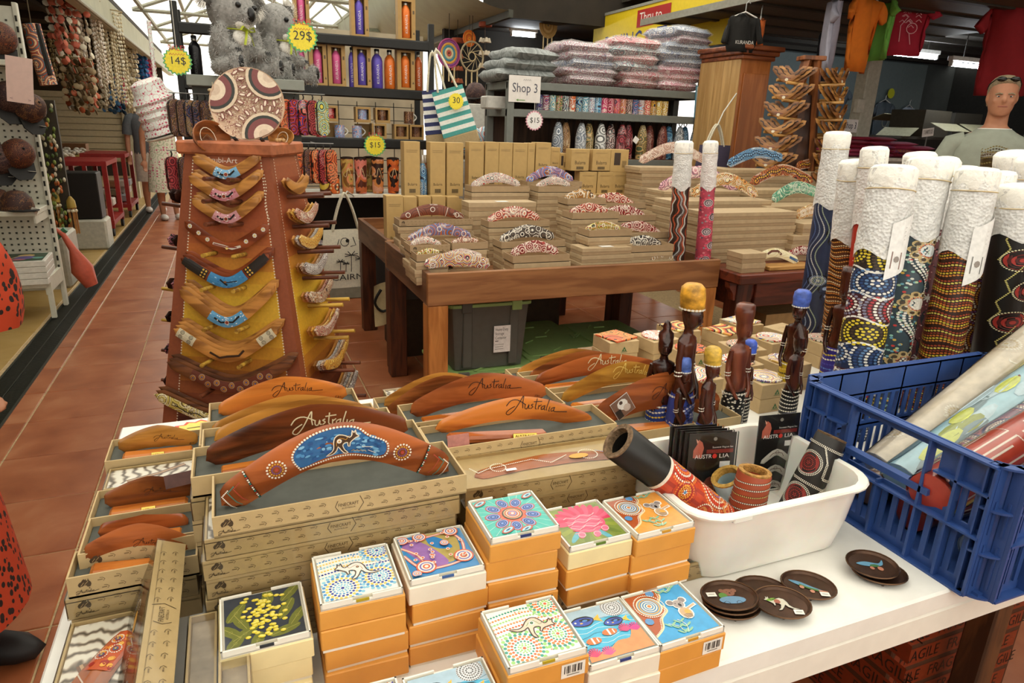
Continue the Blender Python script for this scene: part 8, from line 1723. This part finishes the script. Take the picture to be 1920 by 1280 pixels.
catcher('round rainbow woven dream catcher behind the striped bags',(2.453,8.0,2.185),.15,'#a84a7a',fill=['#8a4a8a','#d8a04a','#4a8a9a','#d8c8a0','#b85a4a']); catcher('grey beige dream catcher with a fine web',(2.73,8.0,2.169),.16,'#a89878'); catcher('orange sun shaped hanging ornament',(2.694,8.0,2.359),.085,'#c8641e',fill=['#c8641e','#d8842a','#b8541a','#c8641e','#d8842a'],tail=False); catcher('tan crescent macrame hanging with tassels',(3.82,8.3,2.616),.14,'#9a7a4a',fill=['#9a7a4a','#8a6a3c','#a8885a','#8a6a3c','#9a7a4a'])
for i,(px,pt) in enumerate(((910,(2.958,8.2,2.524)),(858,(2.682,8.4,2.348)))):
    t = T('bell_chime','terracotta bell chime hanging %s' % ['right of the sun ornament','left of the sun ornament'][i],'wind chime',pt,0,'hanging craft pieces in the dark stall'); one(lathe([(.08,0),(.08,.04),(.07,.05)],12),'top_hoop',M('#8a3a1c',.7),t,50); one(tube([(0,0,.04),(0,0,2.6-pt[2])],.004,5),'cord',M('#3a3228',.8),t)
    for k in range(12): g = 2*pi*k/4; z = -.12-.14*(k//4); one(lathe([(.03,-.05),(.02,-.02),(.012,0)],8),'bell',M('#d8cbb4' if i == 0 else '#a85a34',.7),t,50,loc=(.05*cos(g),.05*sin(g),z)); 
    one(tube([(0,0,0),(0,0,-.5)],.006,5),'strand',M('#3a2a1e',.8),t)
for i in range(3): cap(['patterned knit cap, top of the stack by grey shelf','patterned knit cap, middle of the stack by grey shelf','patterned knit cap, bottom of the stack by grey shelf'][i],(2.277+.02*i,6.55,1.68-.06*i),-.6,.2,[1,2,0][i],tagc=False)
dw = T('drawer_unit','white plastic drawer unit left of the grey shelf','drawers',(2.282,6.6,0)); one(box(0,0,.77,.5,.4,1.54,.01),'drawer_body',M('#c8c6bc',.5),dw); [one(box(0,-.205,.2+.26*j,.44,.02,.22,.006),'drawer',M('#d8d6cc',.5),dw) for j in range(6)]
for i,px in enumerate(((2.049,6.02,1.285),(2.202,6.02,1.285))): tag(one(ball((0,0,0),(.13,.08,.13),14,10),'bagged_cushion',DOTS('#9ac4d8',['#c8dce4','#6aa0b8','#d86a4a','#e8ecec'],9,'#f4f4f0',30,.3),None,60,loc=px),'clear bag of pale blue printed goods, %s one' % ['left','right'][i],'bag','bagged goods left of the grey shelf')
lt = T('low_table','low table under the bagged blue goods','table',(2.126,6.02,0)); one(box(0,0,1.145,.6,.34,.03),'table_top',M('#5a4a3a',.6),lt); [one(box(x,y,.565,.04,.04,1.13),'leg',M('#4a3c2e',.6),lt) for x in (-.27,.27) for y in (-.14,.14)]
bwall = struct(one(box(1.4,8.6,1.2,1.8,.08,2.4),'wall_stall_back',M('#a89c84',.8,var=.25,scale=3)))

# ================================================================ people
SKIN = M('#b07a5c',.5,var=.06,scale=20)
def hand(mb,p,d,s):
    """palm, four bent fingers and a thumb leaving the side of the palm"""
    p = Vector(p); d = Vector(d).normalized(); sd = Vector((0,1,0)).cross(d).normalized()
    mb.add(tube([p,p+d*.045,p+d*.09],[.026,.038,.034],10,flat=.55))
    for k in range(4):
        b = p+d*.08+sd*((k-1.5)*.018); L = (.07,.082,.078,.06)[k]; mb.add(tube([b,b+d*L*.45,b+d*L*.8+Vector((0,-.014,0)),b+d*L+Vector((0,-.03,0))],[.0095,.009,.008,.006],7))
    b = p+d*.025+sd*(-s*.03); mb.add(tube([b,b+d*.03-sd*s*.022,b+d*.062-sd*s*.026],[.011,.010,.007],7))
def person(label,loc,h,rz,shirt,trousers,hair,hands=True,dress=None,skin=None,voxel=.0085,sleeve=.45,armx=.02,sunglasses=False,trim=None):
    t = T('person',label,'person',loc,rz); k = h/1.8; mb = MB(); S = lambda *a: tuple(x*k for x in a); skin = skin or SKIN
    # trunk, neck, head
    mb.add(ell([(z*k,a*k,b*k,0,y*k) for z,a,b,y in ((.86,.15,.10,0),(.95,.17,.115,0),(1.08,.155,.105,0),(1.22,.175,.115,0),(1.36,.20,.115,0),(1.44,.19,.10,.005),(1.49,.10,.075,.01),(1.52,.062,.062,.012),(1.58,.058,.06,.008),(1.60,.06,.07,0))],20))
    mb.add(ell([(z*k,a*k,b*k,0,y*k) for z,a,b,y in ((1.572,.024,.032,-.055),(1.588,.050,.058,-.032),(1.615,.064,.08,-.016),(1.65,.071,.092,-.008),(1.69,.073,.097,-.002),(1.73,.076,.10,.002),(1.765,.072,.096,.004),(1.79,.055,.075,.006),(1.80,.02,.03,.008))],20))
    mb.add(ball(S(0,-.10,1.66),S(.013,.016,.012),8,6)).add(tube([S(0,-.092,1.705),S(0,-.105,1.665)],[.008*k,.013*k],8)).add(ball(S(0,-.086,1.708),S(.045,.014,.010),10,6)).add(ball(S(0,-.088,1.628),S(.025,.010,.009),10,6)).add(ball(S(0,-.066,1.592),S(.024,.02,.016),8,6))
    for s in (-1,1):
        mb.add(ball(S(s*.076,.008,1.68),S(.010,.02,.032),8,6)).add(ball(S(s*.036,-.07,1.66),S(.024,.02,.018),8,6))
        a = [S(s*.185,0,1.42),S(s*(.225+armx),.01,1.28),S(s*(.24+armx),.015,1.13),S(s*(.25+armx),-.01,1.0),S(s*(.255+armx),-.04,.88)]
        mb.add(tube(a,[.055*k,.05*k,.042*k,.038*k,.028*k],12))
        if hands: hand(mb,Vector(a[-1]),(s*.05,-.15,-1),s)
        mb.add(tube([S(s*.085,0,.9),S(s*.095,.0,.7),S(s*.095,-.005,.48),S(s*.095,.02,.28),S(s*.095,.02,.07)],[.085*k,.08*k,.058*k,.055*k,.036*k],12)).add(ball(S(s*.1,-.06,.035),S(.045,.12,.035),10,6))
    b = mb.build('body',skin,t,180); md = b.modifiers.new('fuse','REMESH'); md.mode = 'VOXEL'; md.voxel_size = voxel; md.use_smooth_shade = True
    m2 = b.modifiers.new('soft','SMOOTH'); m2.iterations = 3; m2.factor = .5
    for s in (-1,1):
        one(ball(S(s*.031,-.0865,1.688),S(.0115,.007,.0042),10,6),'eye',M('#d8d4cc',.3),b,60); one(ball(S(s*.031,-.0925,1.687),S(.005,.0035,.0042),8,6),'iris',M('#2e3a40',.3),b,60); one(tube([S(s*.014,-.0985,1.701),S(s*.034,-.0985,1.705),S(s*.05,-.09,1.698)],.0045*k,6),'eyebrow',hair,b,50)
    one(tube([S(-.024,-.0925,1.629),S(0,-.099,1.630),S(.024,-.0925,1.629)],.0035*k,6),'lips',M('#9a5a4a',.5),b,50)
    mb = MB(); mb.add(ell([(z*k,a*k,b_*k,0,y*k) for z,a,b_,y in ((1.635,.068,.05,.055),(1.68,.079,.068,.043),(1.725,.0825,.083,.028),(1.752,.082,.098,.013),(1.775,.076,.1025,.005),(1.797,.060,.08,.007),(1.812,.038,.05,.009),(1.816,.012,.02,.01))],22)); mb.build('hair',hair,t,60)
    mb = MB()
    mb.add(ell([(z*k,a*k*1.08,b_*k*1.12,0,y*k) for z,a,b_,y in ((.84,.18,.125,0),(.95,.185,.125,0),(1.08,.175,.12,0),(1.22,.185,.12,0),(1.36,.205,.118,0),(1.435,.19,.105,.004),(1.475,.115,.088,.008),(1.497,.088,.076,.01))],24))
    for s in (-1,1): mb.add(tube([S(s*.15,0,1.41),S(s*.20,.0,1.40),S(s*(.222+armx),.008,1.30),S(s*(.236+armx),.012,1.32-sleeve*.35)],[.07*k,.074*k,.07*k,.072*k],14,cap=False))
    if shirt: mb.build('shirt',shirt,t,60)
    if trim: one(tube([S(.088*cos(2*pi*i/20),.01+.076*sin(2*pi*i/20),1.498) for i in range(21)],.005*k,6,cap=False),'collar_trim',trim,t,60)
    if trousers:
        mb = MB(); mb.add(ell([(z*k,a*k,b_*k,0,0) for z,a,b_ in ((.8,.17,.115),(.9,.18,.125),(.98,.178,.122))],20))
        for s in (-1,1): mb.add(tube([S(s*.085,0,.88),S(s*.098,0,.6),S(s*.1,0,.45),S(s*.1,.01,.08)],[.1*k,.092*k,.08*k,.07*k],12))
        mb.build('trousers',trousers,t,60)
    if sunglasses:
        for s in (-1,1): one(ball(S(s*.034,-.088,1.786),S(.027,.010,.015),12,8),'sunglass_lens',M('#14120f',.1),t,60); one(tube([S(s*.06,-.07,1.788),S(s*.083,.0,1.762),S(s*.084,.04,1.735)],.003*k,5),'sunglass_arm',M('#14120f',.3),t)
        one(tube([S(-.01,-.096,1.79),S(.01,-.096,1.79)],.003*k,5),'sunglass_bridge',M('#14120f',.3),t)
    return t
GREYHAIR = M('#8a7a60',.8,var=.3,scale=120)
mn = person('man in a grey green T-shirt with sunglasses on his head',(4.53,3.0,0),1.815,-.86,M('#8f9486',.85,var=.05),M('#3a3a3c',.8),GREYHAIR,sunglasses=True,trim=M('#dcd8d0',.8),sleeve=.42)
# woman at the left edge in a leopard print dress
def leo():
    m,t,b = nt('leopard_print'); b.inputs['Roughness'].default_value = .75; v = node(t,'ShaderNodeTexVoronoi',i_Scale=58.0,i_Randomness=.9); mp = coords(t,(1,1,.75)); t.links.new(mp,v.inputs[0])
    n = node(t,'ShaderNodeTexNoise',i_Scale=30.0); t.links.new(mp,n.inputs[0]); ad = node(t,'ShaderNodeMath',operation='MULTIPLY_ADD'); ad.inputs[1].default_value = .5; t.links.new(n.outputs[0],ad.inputs[0]); t.links.new(v.outputs['Distance'],ad.inputs[2])
    r = ramp(t,[(0,'#1c0f0a'),(.62,'#b23a16')],'CONSTANT'); t.links.new(ad.outputs[0],r.inputs[0]); t.links.new(r.outputs[0],b.inputs['Base Color']); return m
LEO = leo()
wm = person('woman in a red leopard print dress at the left edge',(-.785,1.82,0),1.66,1.2,None,None,M('#3a2618',.8),voxel=.012)
k = 1.66/1.8
one(ell([(z*k,a*k,b_*k,0,0) for z,a,b_ in ((.22,.25,.22),(.5,.235,.19),(.85,.205,.15),(1.0,.19,.14),(1.1,.185,.135),(1.25,.20,.135),(1.38,.215,.13),(1.44,.19,.11),(1.49,.10,.085))],26),'dress',LEO,wm,60)
for s in (-1,1):
    def g(u,v): q = 2*pi*u; r_ = (.08+.055*sin(v*pi*.85)+.02*v)*k*(1+.12*noise.noise((cos(q)*2,sin(q)*2,v*5))); return (s*(.19+.09*v)*k+r_*cos(q)*.9,r_*sin(q)*1.25-.03*v,(1.41-.44*v)*k)
    one(grid(g,20,12,wrap=True),'sleeve',LEO,wm,60)
# two people further down the aisle
p1 = person('person in a grey shirt walking down the aisle',(-1.06,11.6,0),1.72,.2,M('#5c6064',.85),None,M('#2a1e16',.8),voxel=.014)
one(ell([(z,a,b_,0,0) for z,a,b_ in ((.45,.2,.15),(.7,.2,.15),(.9,.185,.13),(.98,.178,.122))],18),'shorts',M('#c8c0b4',.8),p1,60)
p2 = person('person in a white floral dress behind the stand',(-.80,10.7,0),1.66,.3,None,None,M('#3a2a1c',.8),voxel=.014)
one(ell([(z*k,a*k,b_*k,0,0) for z,a,b_ in ((.42,.26,.22),(.7,.24,.19),(1.0,.19,.14),(1.1,.18,.135),(1.3,.20,.13),(1.44,.18,.1),(1.49,.10,.085))],22),'dress',DOTS('#e0dcc8',['#e4e0cc','#dcd8c4','#a8b890','#e0dcc8'],12,'#c86a80',26,.8,6),p2,60)
for p in (p1,p2,wm):
    for s in (-1,1): one(ball((s*.095,-.065,.035),(.05,.13,.045),10,6),'shoe',M('#d8d4cc' if p is not wm else '#1a1614',.6),p,60)
